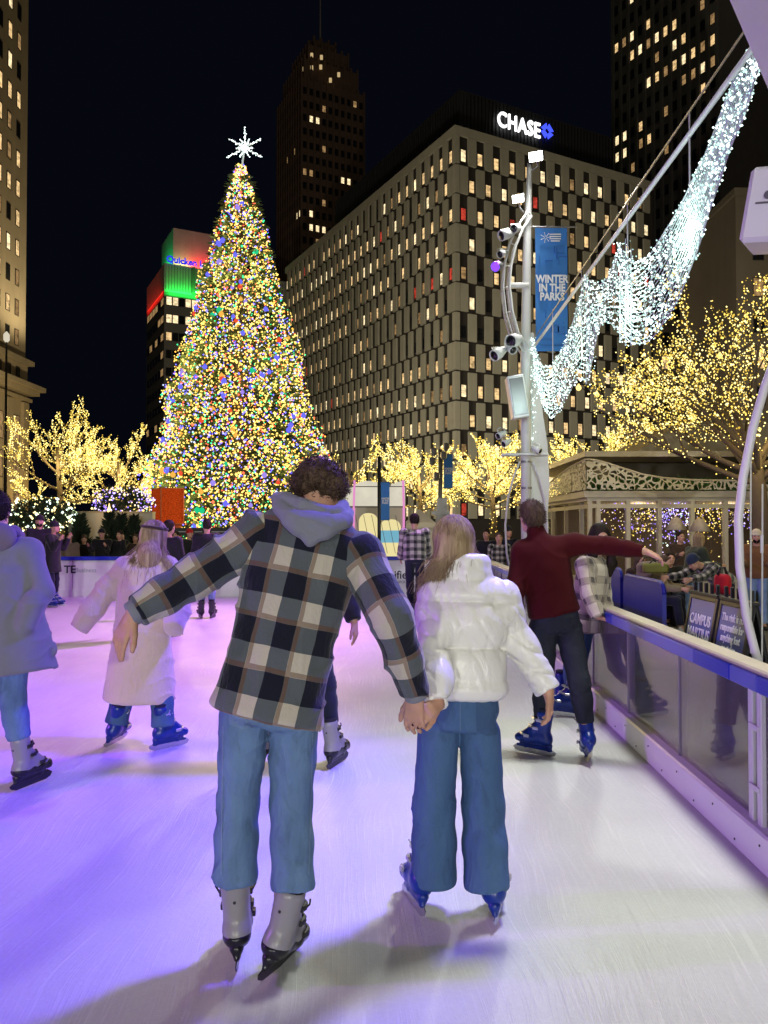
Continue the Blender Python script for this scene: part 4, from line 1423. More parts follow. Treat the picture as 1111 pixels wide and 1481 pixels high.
def beam_and_lights():
    y0, y1 = 5.75, 15.9
    X = lambda y: 2.92 + (3.10 - 2.92) * (y - y0) / (y1 - y0)
    ZB = lambda y: 5.46 - .08 * (y - y0) / (y1 - y0)
    rt = thing('cross_beam', 'long slim steel beam running between the two light columns', 'beam', (X(10), 10, 0))
    m = MB()
    m.tube([V(X(y0 - 1), y0 - 1, ZB(y0 - 1)), V(X(y1), y1, ZB(y1))], .027, 10); m.build('tube', M['white_metal'], rt, True)
    m = MB(); m.tube([V(X(y0 - 1), y0 - 1, ZB(y0 - 1) + .24), V(X(y1), y1, ZB(y1) + .16)], .012, 6); m.build('cable', M['grey_metal'], rt)
    m = MB()
    for yy in (7.35, 9.35, 11.7, 13.9): m.tube([V(X(yy), yy, ZB(yy)), V(X(yy), yy, ZB(yy) - 1.2)], .009, 6); m.tube([V(X(yy), yy, ZB(yy)), V(X(yy), yy, ZB(yy) + .22)], .008, 5)
    m.build('hanger', M['white_metal'], rt)
    ct = thing('light_curtain', 'swagged net of icy white lights hanging from the slim steel beam', 'light curtain', (X(10), 10.02, 0))
    g = np.random.default_rng(12)
    wire = MB(); pts = []
    # the swags: upper and lower edge of the net, read along the beam
    def on(px, py):
        y = 8.
        ry = math.cos(PITCH) - (740.5 - py) / F * math.sin(PITCH)
        for _ in range(6): y = X(y) * F * ry / (px - 555.5)
        return V(X(y), y, P(px, py, y)[2])
    swags = [
        ([(1100, 58, 84), (1087, 64, 142), (1068, 90, 196), (1054, 122, 232), (1032, 186, 302), (1013, 232, 357), (1000, 264, 392), (970, 326, 452), (945, 366, 486), (922, 384, 500), (908, 372, 494), (897, 352, 478)], 19, 3),
        ([(897, 352, 478), (888, 372, 470), (878, 400, 462), (868, 412, 470), (858, 408, 500), (848, 400, 552)], 12, 3),
        ([(848, 400, 552), (838, 428, 545), (826, 468, 566), (812, 506, 592), (798, 530, 605), (786, 532, 590), (777, 508, 560), (770, 488, 545)], 14, 3)]
    for (pts_, ns, m_) in swags:
        top = [on(a, b_) for a, b_, c_ in pts_]; bot = [on(a, c_) for a, b_, c_ in pts_]
        def dense(L):
            L = np.array(L); tt = np.linspace(0, len(L) - 1, 46)
            q = np.stack([np.interp(tt, np.arange(len(L)), L[:, i]) for i in range(3)], 1)
            for _ in range(2): q[1:-1] = (q[:-2] + 2 * q[1:-1] + q[2:]) / 4
            return q
        T_, B_ = dense(top), dense(bot); n = len(T_) - 1
        lines = []
        for s in range(ns):
            f = s / (ns - 1)
            line = [T_[k] + (B_[k] - T_[k]) * f + V(.025 * math.sin(f * 3 + k * .12), 0, .012 * math.sin(k * .9 + s)) for k in range(n + 1)]
            lines.append(line)
            wire.tube(line, .0055 if 0 < s < ns - 1 else .009, 4)
            for k in range(n):
                L = np.linalg.norm(line[k + 1] - line[k])
                for q in range(max(1, int(L / .032 + g.random()))):
                    a = line[k] + (line[k + 1] - line[k]) * g.random()
                    if g.random() < .8: pts.append(a + g.normal(size=3) * V(.014, .012, .012))
        for k in range(0, n, 2):
            for s in range(0, ns - 1):
                if g.random() < .5: wire.tube([lines[s][k], lines[s + 1][min(n, k + 1)]], .003, 3)
    for (px, ya, yb) in ((905, 345, 500), (897, 350, 494), (913, 360, 500), (848, 398, 556), (853, 405, 540), (770, 488, 640), (766, 500, 610), (775, 505, 580)):
        a, b_ = on(px, ya), on(px, yb)
        wire.tube([a, b_], .007, 4)
        for k in range(int(np.linalg.norm(a - b_) * 46)): pts.append(a + (b_ - a) * g.random() + g.normal(size=3) * V(.035, .04, .0))
    wire.build('wire', simple('clear white wire', (.55, .62, .6), .4), ct)
    bulbs('string_light', pts, ICEW, ct, .0112, [60, 40], 4)
    for yy in (7.3, 9.3, 11.7, 14.3): glow(V(X(yy) - .12, yy, ZB(yy) - 1.1), (.75, 1, .9), 40, .25)
beam_and_lights()


def lamp_pole(label, px, Y, pole_top, b0, b1, by0, by1, words, cat='lamp post', fixtures=False):
    x = PX(px, Y)
    rt = thing('banner_pole', label, cat, (x, Y, PLZ))
    m = MB(); m.tube([V(x, Y, PLZ), V(x, Y, PZ(pole_top, Y))], .05 if not fixtures else .09, 10); m.build('pole', M['dark_metal'] if not fixtures else M['grey_metal'], rt, True)
    m = MB()
    for py in (by0, by1): m.tube([V(x, Y, PZ(py, Y)), V(PX(b1, Y), Y, PZ(py, Y))], .012, 5)
    if fixtures:
        for (dx, py) in ((-.25, 655), (.2, 648), (-.3, 668), (.1, 660), (-.15, 690)): m.lathe(V(x + dx, Y - .2, PZ(py, Y)), [(.04, -.15), (.12, -.05), (.12, .12), (.03, .16)], 8)
        m.box(V(x, Y - .05, PZ(742, Y)), (.62, .3, .12)); m.prism([V(x - .32, Y - .1, PLZ), V(x + .32, Y - .1, PLZ), V(x + .22, Y - .1, PZ(720, Y)), V(x - .1, Y - .1, PZ(720, Y))], V(0, .2, 0))
    m.build('arm' if not fixtures else 'fixture', M['grey_metal'], rt)
    bn = thing('banner', words, 'banner', (PX((b0 + b1) / 2, Y), Y - .02, PZ(by1, Y)))
    banner(bn, PX(b0, Y), PX(b1, Y), Y - .02, PZ(by1, Y), PZ(by0, Y))
    text_obj('lettering', 'WINTER\nIN THE\nPARKS', (PX(b1, Y) - PX(b0, Y)) * .30, M['letter_white'], (PX((b0 + b1) / 2, Y), Y - .05, PZ((by0 + by1) / 2, Y)), V(1, 0, 0), UP, bn, .003, .002, line=.85, sx=.8)


lamp_pole('dark pole standing before the white dome tent', 548.5, 21., 660, 551, 563.5, 697, 752, 'narrow blue banner on the dark pole before the dome tent')
lamp_pole('distant light column with fixtures among the golden trees', 637, 27., 650, 642, 655, 657, 706, 'small blue banner on the distant column among golden trees', 'light column', True)


def flag_pole():
    x = PX(7, 50.)
    rt = thing('flag_pole', 'thin dark pole before the beige stone building at the left edge', 'pole', (x, 50, PLZ))
    m = MB(); m.tube([V(x, 50, PLZ), V(x, 50, PZ(495, 50))], [.12, .06], 10); m.build('pole', M['dark_metal'], rt, True)
    m = MB(); m.lathe(V(x, 50, PZ(495, 50)), [(.08, 0), (.2, .15), (.2, .5), (.04, .7)], 8); m.build('lantern', emit('lantern glow', (1, .9, .7), .7), rt)
flag_pole()


# ------------------------------------------------------------------ pavilion
def pavilion():
    Y = 19.
    x0, x1 = PX(852, Y), 11.5
    ze = PZ(719, Y)
    rt = thing('pavilion', 'glass walled cafe pavilion with lattice canopy and flat roof on the right', 'pavilion', (x0, Y, PLZ))
    frame_m = simple('cream window frame', (.52, .47, .37), .6)
    m = MB(); m.box(((x0 + x1) / 2, Y + 4.1, ze + .07), (x1 - x0 + .3, 8.5, .16)); m.box(((x0 + x1) / 2, Y + 4.1, ze - .05), (x1 - x0 + .12, 8.3, .1)); m.build('eave', frame_m, rt)
    m = MB()
    xs = [x0, PX(858, Y), PX(905, Y), PX(911, Y), PX(951, Y), PX(956, Y), PX(999, Y), PX(1004, Y), PX(1046, Y), PX(1052, Y)]
    glassm = NT('cafe glass')
    tr = glassm.n('BsdfTransparent'); gl = glassm.n('BsdfGlossy'); gl.inputs['Roughness'].default_value = .05
    mx = glassm.n('MixShader'); mx.inputs[0].default_value = .12; glassm.l(tr.outputs[0], mx.inputs[1]); glassm.l(gl.outputs[0], mx.inputs[2]); glassm.l(mx.outputs[0], glassm.out.inputs['Surface'])
    posts = [PX(853, Y), PX(865, Y), PX(908, Y), PX(953.5, Y), PX(1001, Y), PX(1049, Y), PX(1095, Y), PX(1140, Y), 11.4]
    for p in posts: m.box((p, Y, (ze + PLZ) / 2 - .05), (.10, .12, ze - PLZ - .1))
    for k in range(5): m.box((x0 + .05, Y + .9 + k * 1.7, (ze + PLZ) / 2 - .05), (.1, .08, ze - PLZ - .1))
    m.box((x0 + .05, Y + 4., ze - .22), (.08, 8., .1)); m.box((x0 + .05, Y + 4., .12), (.1, 8., .46))
    m.box(((x0 + x1) / 2, Y + .0, ze - .22), (x1 - x0, .08, .1)); m.box(((x0 + x1) / 2, Y, .12), (x1 - x0, .1, .46))
    m.build('frame', frame_m, rt)
    for a, b_ in zip(posts[:-1], posts[1:]):
        if b_ - a < .25: continue
        m = MB(); m.box(((a + b_) / 2, Y + .03, 1.2), (b_ - a - .1, .01, 2.0)); m.build('window', glassm.mat, rt)
    m = MB(); m.box((x0 + .06, Y + 4.2, 1.2), (.01, 8., 2.2)); m.build('window', glassm.mat, rt)
    m = MB(); m.box(((x0 + x1) / 2, Y + 4.6, 1.2), (x1 - x0 - .4, .1, 2.5)); m.build('back_wall', simple('brown panelled wall', (.11, .075, .05), .6), rt)
    # lattice canopy: pierced swirling fretwork
    t = NT('pierced fretwork')
    vo = t.n('TexVoronoi', i_Scale=7.5, feature='DISTANCE_TO_EDGE'); wv = t.noise(t.coord(), 3., 2)
    mp = t.n('Mapping'); t.l(t.coord(), mp.inputs['Vector'])
    vm = t.n('VectorMath', operation='ADD'); t.l(mp.outputs[0], vm.inputs[0])
    nz = t.n('TexNoise', i_Scale=4.); t.l(t.coord(), nz.inputs['Vector'])
    sc_ = t.n('VectorMath', operation='SCALE'); sc_.inputs['Scale'].default_value = .25; t.l(nz.outputs['Color'], sc_.inputs[0]); t.l(sc_.outputs[0], vm.inputs[1]); t.l(vm.outputs[0], vo.inputs['Vector'])
    hole = t.math('GREATER_THAN', vo.outputs['Distance'], .10)
    pb = t.n('BsdfPrincipled'); pb.inputs['Base Color'].default_value = (.5, .47, .38, 1); pb.inputs['Roughness'].default_value = .6
    tp = t.n('BsdfTransparent'); mx = t.n('MixShader'); t.l(hole, mx.inputs[0]); t.l(pb.outputs[0], mx.inputs[1]); t.l(tp.outputs[0], mx.inputs[2]); t.l(mx.outputs[0], t.out.inputs['Surface'])
    m = MB()
    tops = [(848, 664), (862, 665), (880, 670), (905, 678), (930, 686), (960, 691), (1000, 694), (1060, 695), (1160, 695)]
    yy = Y - .6
    for (a, b_) in zip(tops[:-1], tops[1:]):
        m.prism([V(PX(a[0], yy), yy, ze + .16), V(PX(b_[0], yy), yy, ze + .16), V(PX(b_[0], yy), yy, PZ(b_[1], yy)), V(PX(a[0], yy), yy, PZ(a[1], yy))][::-1], V(0, .02, 0))
    arc = [(19, 664), (20.5, 668), (22.2, 678), (24, 692), (26, 712)]
    xl = PX(848, yy)
    for (a, b_) in zip(arc[:-1], arc[1:]):
        za, zb = PZ(a[1], 18.4) - .02, PZ(b_[1], 18.4) - .02
        m.prism([V(xl, a[0] - .6, ze + .16), V(xl, b_[0] - .6, ze + .16), V(xl, b_[0] - .6, max(zb, ze + .2)), V(xl, a[0] - .6, max(za, ze + .2))][::-1], V(.02, 0, 0))
    m.build('lattice', t.mat, rt)
    m = MB()
    rim = [V(PX(a, yy), yy, PZ(b_, yy)) for a, b_ in tops]; m.tube(rim, .022, 6)
    m.tube([V(xl, a - .6, max(PZ(b_, 18.4), ze + .2)) for a, b_ in arc], .022, 6)
    m.build('lattice_rim', frame_m, rt)
    # green lit planting on the eave
    g = np.random.default_rng(3); n = 1500
    p = np.stack([x0 + g.random(n) * (x1 - x0), Y + .2 + g.random(n) * .6, ze + .16 + g.random(n) * .3], 1)
    mesh_np('planting', np.stack([p, p + g.normal(size=(n, 3)) * .06, p + g.normal(size=(n, 3)) * .1], 1).reshape(-1, 3), np.arange(3 * n).reshape(n, 3), simple('green hedge', (.05, .14, .03), .8), rt, False)
    # flat roof slab over the lattice and the taller volume behind it
    zr = PZ(660, Y + 1)
    m = MB(); m.box((8.6, Y + 4.6, zr + .02), (7.0, 8.2, .14)); m.build('roof', frame_m, rt)
    m = MB(); m.box((9.0, Y + 5.2, zr - .35), (5.5, 6., .58)); m.build('roof_wall', simple('dark soffit', (.07, .06, .045), .7), rt)
    ztop = PZ(612, Y + 3); 
    m = MB(); xa = PX(905, Y + 3); xb = PX(985, Y + 3)
    m.prism([V(xa, Y + 3, zr + .1), V(13, Y + 3, zr + .1), V(13, Y + 3, ztop), V(xb, Y + 3, ztop)], V(0, 4, 0)); m.build('upper_wall', M['beige_stone'], rt)
    # lamp light inside the cafe
    glow(V(7., Y + 2.2, 1.9), (1, .75, .4), 40, .2); glow(V(9.5, Y + 2.2, 1.9), (1, .75, .4), 30, .2)
    for (xx, py) in ((PX(905, Y - 1.2), 650), (PX(1010, Y - 1.2), 650)): glow(V(xx, Y - 2.4, 3.6), (1, .78, .36), 38, .3)
    # bulbs added inside, standing in for lights reflected in the glass
    for k, (a, b_, mats, ww, n) in enumerate(((866, 905, WARM + PURP, [3, 2, 2, 2, 2], 90), (912, 950, YEL + PURP, [4, 3, 3, 3, 3], 190), (957, 998, PURP + WARM[:1] + ICEW, [6, 5, 2, 1, 1], 330), (1004, 1046, YEL + PURP, [4, 3, 5, 1, 1], 220), (1053, 1092, WARM + PURP, [2, 2, 3, 3, 3], 120))):
        xx = PX(a, Y + .8), PX(b_, Y + .8)
        ot = thing('light_curtain', ('sparse red and amber bulbs added as reflections in the pavilion window nearest the column', 'amber and violet bulbs added as reflections in the second pavilion window', 'dense violet and white bulbs added as reflections in the middle pavilion window', 'golden bulbs added as reflections in the pavilion window behind the green jacket', 'violet and amber bulbs added as reflections in the pavilion window behind the bow')[k], 'light curtain', ((xx[0] + xx[1]) / 2, Y + .8, 0), 'bulbs added as reflections in the pavilion windows')
        w_ = MB(); pp = []
        for q in range(9):
            xq = xx[0] + (xx[1] - xx[0]) * (q + .5) / 9; L = .45 + 1.0 * g.random()
            w_.tube([V(xq, Y + .8, ze - .1), V(xq + .02, Y + .8, ze - .1 - L)], .003, 4)
        for q in range(n): pp.append(V(xx[0] + (xx[1] - xx[0]) * g.random(), Y + .8 + g.normal() * .15, ze - .12 - abs(g.normal()) * .55))
        w_.build('wire', M['dark_metal'], ot); bulbs('string_light', pp, mats, ot, .018, ww, 20 + k)
pavilion()


def table_lamp(label, px, py, Y):
    c = P(px, py, Y)
    rt = thing('floor_lamp', label, 'lamp', (c[0], Y, PLZ), 'lamps with conical shades at the pavilion')
    m = MB(); m.tube([V(c[0], Y, PLZ), c], .018, 8); m.lathe(V(c[0], Y, PLZ), [(.16, 0), (.16, .03), (.03, .05)], 14); m.build('stand', M['dark_metal'], rt, True)
    m = MB(); m.lathe(c, [(.22, -.06), (.235, -.05), (.10, .2), (.04, .24), (.01, .24)], 18); m.build('lamp_shade', simple('linen lampshade', (.42, .36, .28), .8), rt, True)


table_lamp('conical lamp shade before the violet lit middle window', 978, 763, 17.6)
table_lamp('conical lamp shade just above the blonde in the green jacket', 1012, 765, 17.4)


def festoon():
    pts = [(837, 561), (863, 571), (888, 578), (910, 586), (951, 529), (996, 523), (1041, 515)]
    rt = thing('festoon', 'loose string of seven round amber bulbs below the icy light curtain', 'string lights', (7, 21, 0))
    q = [P(a, b_, 21.) for a, b_ in sorted(pts)]
    w = MB(); line = []
    q0 = P(815, 545, 21.)
    full = [q0] + q + [P(1090, 500, 21.)]
    for a, b_ in zip(full[:-1], full[1:]):
        for k in range(5): line.append(a + (b_ - a) * k / 5 - V(0, 0, .12 * math.sin(PI * k / 5)) + V(0, 0, .1))
    w.tube(line, .01, 4); w.build('cable', M['dark_metal'], rt)
    am = emit('amber globe', (1, .68, .2), 2.2)
    for p in q:
        m = MB(); m.lathe(p, [(.01, -.08), (.06, -.05), (.08, 0), (.06, .05), (.025, .08), (.025, .11)], 10); m.build('bulb', am, rt, True)
festoon()


# ------------------------------------------------------------------ blue barricades and A-frame signs by the barrier
def barricade(label, ya, yb, x, h):
    rt = thing('barricade', label, 'barricade', (x + .0256 * ya, (ya + yb) / 2, PLZ), 'royal blue barricade panels behind the glass')
    d = unit(V(.0256, 1, 0)); r = V(d[1], -d[0], 0)
    o = V(x + .0256 * ya, ya, PLZ); L = yb - ya; rc = .14
    poly = [(0, .12), (L, .12), (L, h - rc)] + [(L - rc + rc * math.cos(a), h - rc + rc * math.sin(a)) for a in np.linspace(.2, PI / 2, 5)] + [(rc - rc * math.sin(a), h - rc + rc * math.cos(a)) for a in np.linspace(0, PI / 2, 6)]
    m = MB(); m.prism([o + d * p + UP * q for p, q in poly], r * .05); m.build('panel', M['blue_board'], rt)
    m = MB(); m.tube([o + d * p + UP * q + r * .025 for p, q in poly[2:]], .028, 7)
    m.build('edge', M['blue_board'], rt, True)
    m = MB()
    for f in (.15, .85): m.box(o + d * L * f + r * .025 + UP * .06, (.5, .06, .11), np.array([r, d, UP]), bev=.015)
    m.build('foot', M['dark_metal'], rt)


barricade('long royal blue barricade panel behind the glass barrier', 9.3, 10.95, 3.12, 1.10)
barricade('short royal blue barricade panel next to the masked woman', 11.1, 12.0, 3.12, 1.16)


def aframe(label, x, ya, yb, txt, size, line, foot, sx=.8):
    rt = thing('sandwich_board', label, 'sign', (x + .18, (ya + yb) / 2, PLZ), 'blue sandwich boards beside the glass barrier')
    h = 1.19; zt = PLZ + h
    top = V(x + .20, ya, zt); d = V(0, 1, 0)
    for s, nm in ((-1, 'front_panel'), (1, 'back_panel')):
        foot_x = x + .20 + s * .22
        u = unit(V(x + .20, 0, zt) - V(foot_x, 0, PLZ)); n = unit(np.cross(u, d)) * (1 if s < 0 else -1)
        n = n if n[0] * s > 0 else -n
        L = math.hypot(.22, h)
        c = V(foot_x, (ya + yb) / 2, PLZ) + u * L / 2
        ax = np.array([d, n, u])
        m = MB(); m.box(c, (yb - ya, .02, L), ax, bev=.004)
        fo = m.build(nm, M['black'], rt)
        m = MB()
        for q in (-1, 1): m.box(c + d * q * ((yb - ya) / 2 - .02) + n * .016, (.04, .012, L), ax, bev=.003)
        for q in (-1, 1): m.box(c + u * q * (L / 2 - .025) + n * .016, (yb - ya - .08, .012, .05), ax, bev=.003)
        m.build('frame', M['black'], fo)
        m = MB(); m.box(c + u * .0 + n * .013, (yb - ya - .085, .006, L - .11), ax); m.build('poster', M['sign_blue'], fo)
        if s < 0:
            right = V(0, -1, 0)
            text_obj('lettering', txt, size, M['letter_white'], c + n * .018 + u * (.34 if foot else .26), right, u, fo, .0015, .0025, line=line, sx=sx)
            if foot: text_obj('lettering', 'Thank you', .055, M['letter_white'], c + n * .018 + u * .12, right, u, fo, .0015, .001)
    m = MB()
    for k in range(5): m.box(V(x + .20, ya + .06 + k * (yb - ya - .12) / 4, zt + .05), (.03, .025, .11), bev=.005)
    m.box(V(x + .20, (ya + yb) / 2, zt + .005), (.07, yb - ya, .03), bev=.005)
    m.build('handle', M['dark_metal'], rt)


aframe('black framed blue sandwich board naming the park, the farther of two', 2.60, 6.40, 6.98, 'CAMPUS\nMARTIUS\nPARK', .125, .95, False, .9)
aframe('black framed blue sandwich board with rink liability notice, the nearer of two', 2.60, 5.80, 6.36, 'The rink is not\nresponsible for\nanything lost\nor stolen.', .082, 1.0, True)
# ================================================================== PEOPLE
def skin_mat(name, col):
    t = NT(name)
    n = t.noise(t.coord(), 22., 4); f = t.math('MULTIPLY_ADD', n, .35, .82)
    cb = t.n('CombineColor'); t.l(f, cb.inputs[0]); t.l(t.math('MULTIPLY_ADD', n, .25, .84), cb.inputs[1]); t.l(t.math('MULTIPLY_ADD', n, .25, .84), cb.inputs[2])
    c = t.mix(1., col, cb.outputs[0], 'MULTIPLY')
    m = t.principled(c, .5, 0, .4, t.bump(t.noise(t.coord(), 180., 3), .15, .002))
    t.b.inputs['Subsurface Weight'].default_value = .12; t.b.inputs['Subsurface Radius'].default_value = (.02, .008, .004); t.b.inputs['Subsurface Scale'].default_value = .4
    return m


SK = [skin_mat('light skin', (.52, .30, .21)), skin_mat('tan skin', (.40, .22, .14)), skin_mat('brown skin', (.2, .11, .07))]
LIP = simple('lips', (.40, .13, .11), .45, 0, .1)
EYE = simple('dark eyes', (.02, .016, .013), .2, 0, .05)
BROW = simple('brow hair', (.06, .04, .03), .8, 0, .2)
NAIL = simple('dark nail polish', (.05, .01, .015), .2, 0, .1)


def hair_mat(name, c1, c2):
    t = NT(name)
    st = t.noise(t.coord(scale=(60, 60, 4)), 1., 4, .6, .3)
    st2 = t.noise(t.coord(scale=(12, 12, 2)), 1., 3, .6, .4)
    f = t.math('ADD', t.math('MULTIPLY', st, .5), t.math('MULTIPLY', st2, .5))
    c = t.mix(t.ramp(f, [(.36, 0.), (.64, 1.)]), c1, c2)
    m = t.principled(c, .7, 0, .12, t.bump(st, .5, .006))
    t.b.inputs['Anisotropic'].default_value = .4
    return m


HB = hair_mat('brown curls', (.040, .026, .017), (.13, .085, .058))
HBL = hair_mat('dark blonde hair', (.15, .095, .052), (.50, .38, .23))
HBL2 = hair_mat('pale blonde hair', (.2, .13, .07), (.48, .36, .22))
HD = hair_mat('dark hair', (.008, .006, .005), (.035, .025, .02))


def denim(name, col, fade=.75):
    t = NT(name)
    tw = t.noise(t.coord(scale=(260, 260, 420), rot=(0, .6, .6)), 1., 2)
    n1 = t.noise(t.coord(scale=(1, 1, .5)), 5.5, 5, .6)
    n2 = t.noise(t.coord(scale=(1, 1, .35)), 16., 4, .55, .8)
    light = tuple(min(1, c * 1.75 + .035) for c in col)
    c = t.mix(t.ramp(n1, [(.35, 0.), (.66, fade)]), col, light)
    c = t.mix(t.ramp(n2, [(.30, .5), (.46, 0.)]), c, tuple(c_ * .45 for c_ in col))  # shade of the creases put into the colour, following the bump noise
    c = t.mix(t.math('MULTIPLY', tw, .35), c, tuple(c_ * 1.9 + .03 for c_ in col))
    b1 = t.bump(n2, .55, .024); b2 = t.bump(tw, .25, .002, b1)
    return t.principled(c, .85, 0, .2, b2)


def plaid(name, per, dark, mid, light, line, bal=.5, pery=None):
    """buffalo check woven from the UV map (metres)"""
    t = NT(name)
    uvn = t.n('UVMap'); sp = t.n('SeparateXYZ'); 
    nz = t.n('TexNoise', i_Scale=6.); t.l(uvn.outputs[0], nz.inputs['Vector'])
    t.l(uvn.outputs[0], sp.inputs[0])
    wobn = t.math('MULTIPLY_ADD', nz.outputs['Fac'], .018, -.009)
    def band(ax, off):
        x = t.math('ADD', sp.outputs[ax], wobn)
        fr = t.math('FRACT', t.math('MULTIPLY_ADD', x, 1 / (per if ax == 0 else (pery or per)), off))
        a = t.math('LESS_THAN', fr, bal)                                   # dark half
        l1 = t.math('COMPARE', fr, bal + .055, .05)                        # coloured edge line
        return a, l1
    ax_, lx = band(0, .17); ay, ly = band(1, .05)
    s = t.math('ADD', ax_, ay)
    tw = t.n('TexWave', i_Scale=110., wave_type='BANDS', bands_direction='DIAGONAL'); t.l(uvn.outputs[0], tw.inputs['Vector'])
    c = t.mix(t.math('MINIMUM', s, 1.), light, mid)
    c = t.mix(t.math('MAXIMUM', t.math('ADD', s, -1.), 0.), c, dark)
    ln = t.math('MINIMUM', t.math('ADD', lx, ly), 1.)
    c = t.mix(t.math('MULTIPLY', ln, .62), c, line)
    n1 = t.noise(t.coord(), 300., 2); n0 = t.noise(t.coord(), 7., 4)
    f = t.math('ADD', t.math('MULTIPLY_ADD', n1, .3, .75), t.math('MULTIPLY_ADD', n0, .25, -.12))
    cb = t.n('CombineColor'); [t.l(f, cb.inputs[i]) for i in range(3)]
    c = t.mix(1., c, cb.outputs[0], 'MULTIPLY')
    b1 = t.bump(t.noise(t.coord(scale=(1, 1, .5)), 9., 4, .5, .6), .9, .03); b2 = t.bump(n1, .3, .003, b1)
    m = t.principled(c, .9, 0, .15, b2); t.b.inputs['Sheen Weight'].default_value = .2
    return m


MT = dict(
    plaid=plaid('black grey and cream plaid flannel', .154, (.010, .012, .022), (.105, .12, .13), (.55, .50, .41), (.14, .062, .028), .5, .186),
    plaid2=plaid('grey and white plaid wool', .13, (.02, .02, .022), (.15, .145, .14), (.45, .42, .37), (.06, .05, .05), .4),
    plaid3=plaid('pale checked flannel', .17, (.10, .085, .08), (.42, .37, .28), (.66, .60, .47), (.2, .16, .14), .3),
    plaid4=plaid('black and cream checked flannel', .12, (.012, .014, .016), (.13, .125, .1), (.5, .46, .36), (.05, .04, .03)),
    hood=fabric('grey jersey', (.20, .21, .25), .9, .12, 420, 12),
    puffer=None,
    jeans=denim('mid blue denim', (.075, .135, .235)), jeans2=denim('deep blue denim', (.04, .088, .185), .35), jeans3=denim('dark navy denim', (.010, .013, .022), .2), jeans4=denim('light blue denim', (.12, .18, .3)),
    navy=fabric('navy cotton trousers', (.012, .014, .03), .85), grey_trousers=fabric('grey trousers', (.09, .085, .08), .85),
    red=fabric('burgundy knit', (.050, .002, .0035), .9, .12, 260, 8, .02),
    beige=fabric('pale pink teddy fleece', (.62, .48, .41), 1., .12, 160, 30, .6, .5),
    grey_coat=fabric('grey wool coat', (.18, .185, .20), .9, .1, 380, 6),
    hoodie=fabric('mauve grey hood', (.16, .13, .18), .9), black=fabric('black quilted jacket', (.012, .012, .016), .7), green=fabric('dark green jacket', (.03, .04, .026), .7), brown=fabric('brown canvas jacket', (.16, .075, .03), .85),
    dark_brown=fabric('dark brown coat', (.05, .03, .02), .85), tan=fabric('tan coat', (.22, .17, .12), .85), redhat=fabric('red knit', (.45, .015, .02), .9), cream=fabric('cream knit', (.5, .45, .38), .95), navyb=fabric('navy bag cloth', (.02, .03, .06), .8))
_t = NT('glossy white quilted nylon')
_n = _t.noise(_t.coord(scale=(1.2, 1.2, .7)), 13., 3, .5, 1.4)
MT['puffer'] = _t.principled((.80, .79, .74), .36, 0, .45, _t.bump(_n, .32, .02))


# ------------------------------------------------------------------ skates (built once, facing +Y, ankle at the origin)
SKP = {}


def skate_parts(kind):
    if kind in SKP: return SKP[kind]
    out = {}
    s = SDF(.006)
    s.cone((0, -.004, -.01), (0, -.014, .132), .050, .056, .02, ((0, 1, 0), 1.1))
    s.cone((0, -.02, -.035), (0, .08, -.05), .046, .044, .03)
    s.cone((0, .08, -.05), (0, .165, -.062), .044, .040, .02, ((0, 0, 1), .85))
    s.ell((0, -.03, -.05), (.045, .05, .045), None, .03)
    s.cone((0, .03, .045), (0, .115, -.03), .040, .036, .03)
    s.box((0, .06, -.13), (.1, .3, .042), None, .004, .004, 's')
    s.box((0, 0, .258), (.12, .12, .1), None, .004, .006, 's')
    out['boot'] = s.mesh()
    if kind == 'grey':
        s = SDF(.006)
        s.ell((0, -.032, -.048), (.050, .055, .042), None, .01)
        s.cone((0, -.02, -.055), (0, .1, -.062), .049, .047, .02); s.cone((0, .1, -.062), (0, .17, -.068), .047, .042, .02)
        s.box((0, .06, -.14), (.1, .3, .046), None, .004, .004, 's'); s.box((0, .08, .02), (.1, .3, .058), None, .004, .004, 's')
        out['lower_shell'] = s.mesh()
    s = SDF(.005)
    # tapered blade holder running from heel to toe
    for (a, b, r1, r2) in (((0, -.055, -.088), (0, -.06, -.118), .026, .011), ((0, .12, -.088), (0, .12, -.118), .026, .011), ((0, -.075, -.118), (0, .18, -.118), .010, .010), ((0, -.06, -.09), (0, .15, -.088), .020, .020)):
        s.cone(a, b, r1, r2, .014)
    out['blade_holder'] = s.mesh()
    prof = [(-.115, -.128), (-.105, -.148), (-.07, -.163), (.16, -.165), (.2, -.156), (.215, -.135), (.195, -.118), (-.09, -.118)]
    mb = MB(); mb.prism([(-.0022, y, z) for y, z in prof], (.0044, 0, 0))
    out['blade'] = (np.array(mb.v), mb.f)
    mb = MB()
    for z, y in ((.095, .022), (.035, .045), (-.03, .11)):
        mb.tube([(-.056, y - .02, z), (-.045, y + .026, z + .004), (0, y + .045 + .012, z + .006), (.045, y + .026, z + .004), (.056, y - .02, z)], .008, 6)
        for sx in (-1, 1): mb.box((sx * .057, y - .012, z), (.012, .04, .022), None, bev=.003)
    mb.tube([(.06, .0, .095), (.075, .01, .118), (.068, .02, .132)], .004, 5); mb.tube([(-.06, .0, .095), (-.078, .01, .122)], .004, 5)
    out['buckle'] = (np.array(mb.v), mb.f)
    mb = MB(); mb.lathe((0, -.016, .115), [(.045, 0), (.050, .02), (.052, .062), (.042, .066), (.036, .055)], 18); out['liner'] = (np.array(mb.v), mb.f)
    mb = MB(); mb.lathe((0, -.0685, .085), [(.006, 0), (.006, .004), (.002, .005)], 8, ax=np.array([V(1, 0, 0), V(0, 0, 1), V(0, -1, 0)])); out['rivet'] = (np.array(mb.v), mb.f)
    SKP[kind] = {k: (np.asarray(v), f) for k, (v, f) in out.items()}
    return SKP[kind]


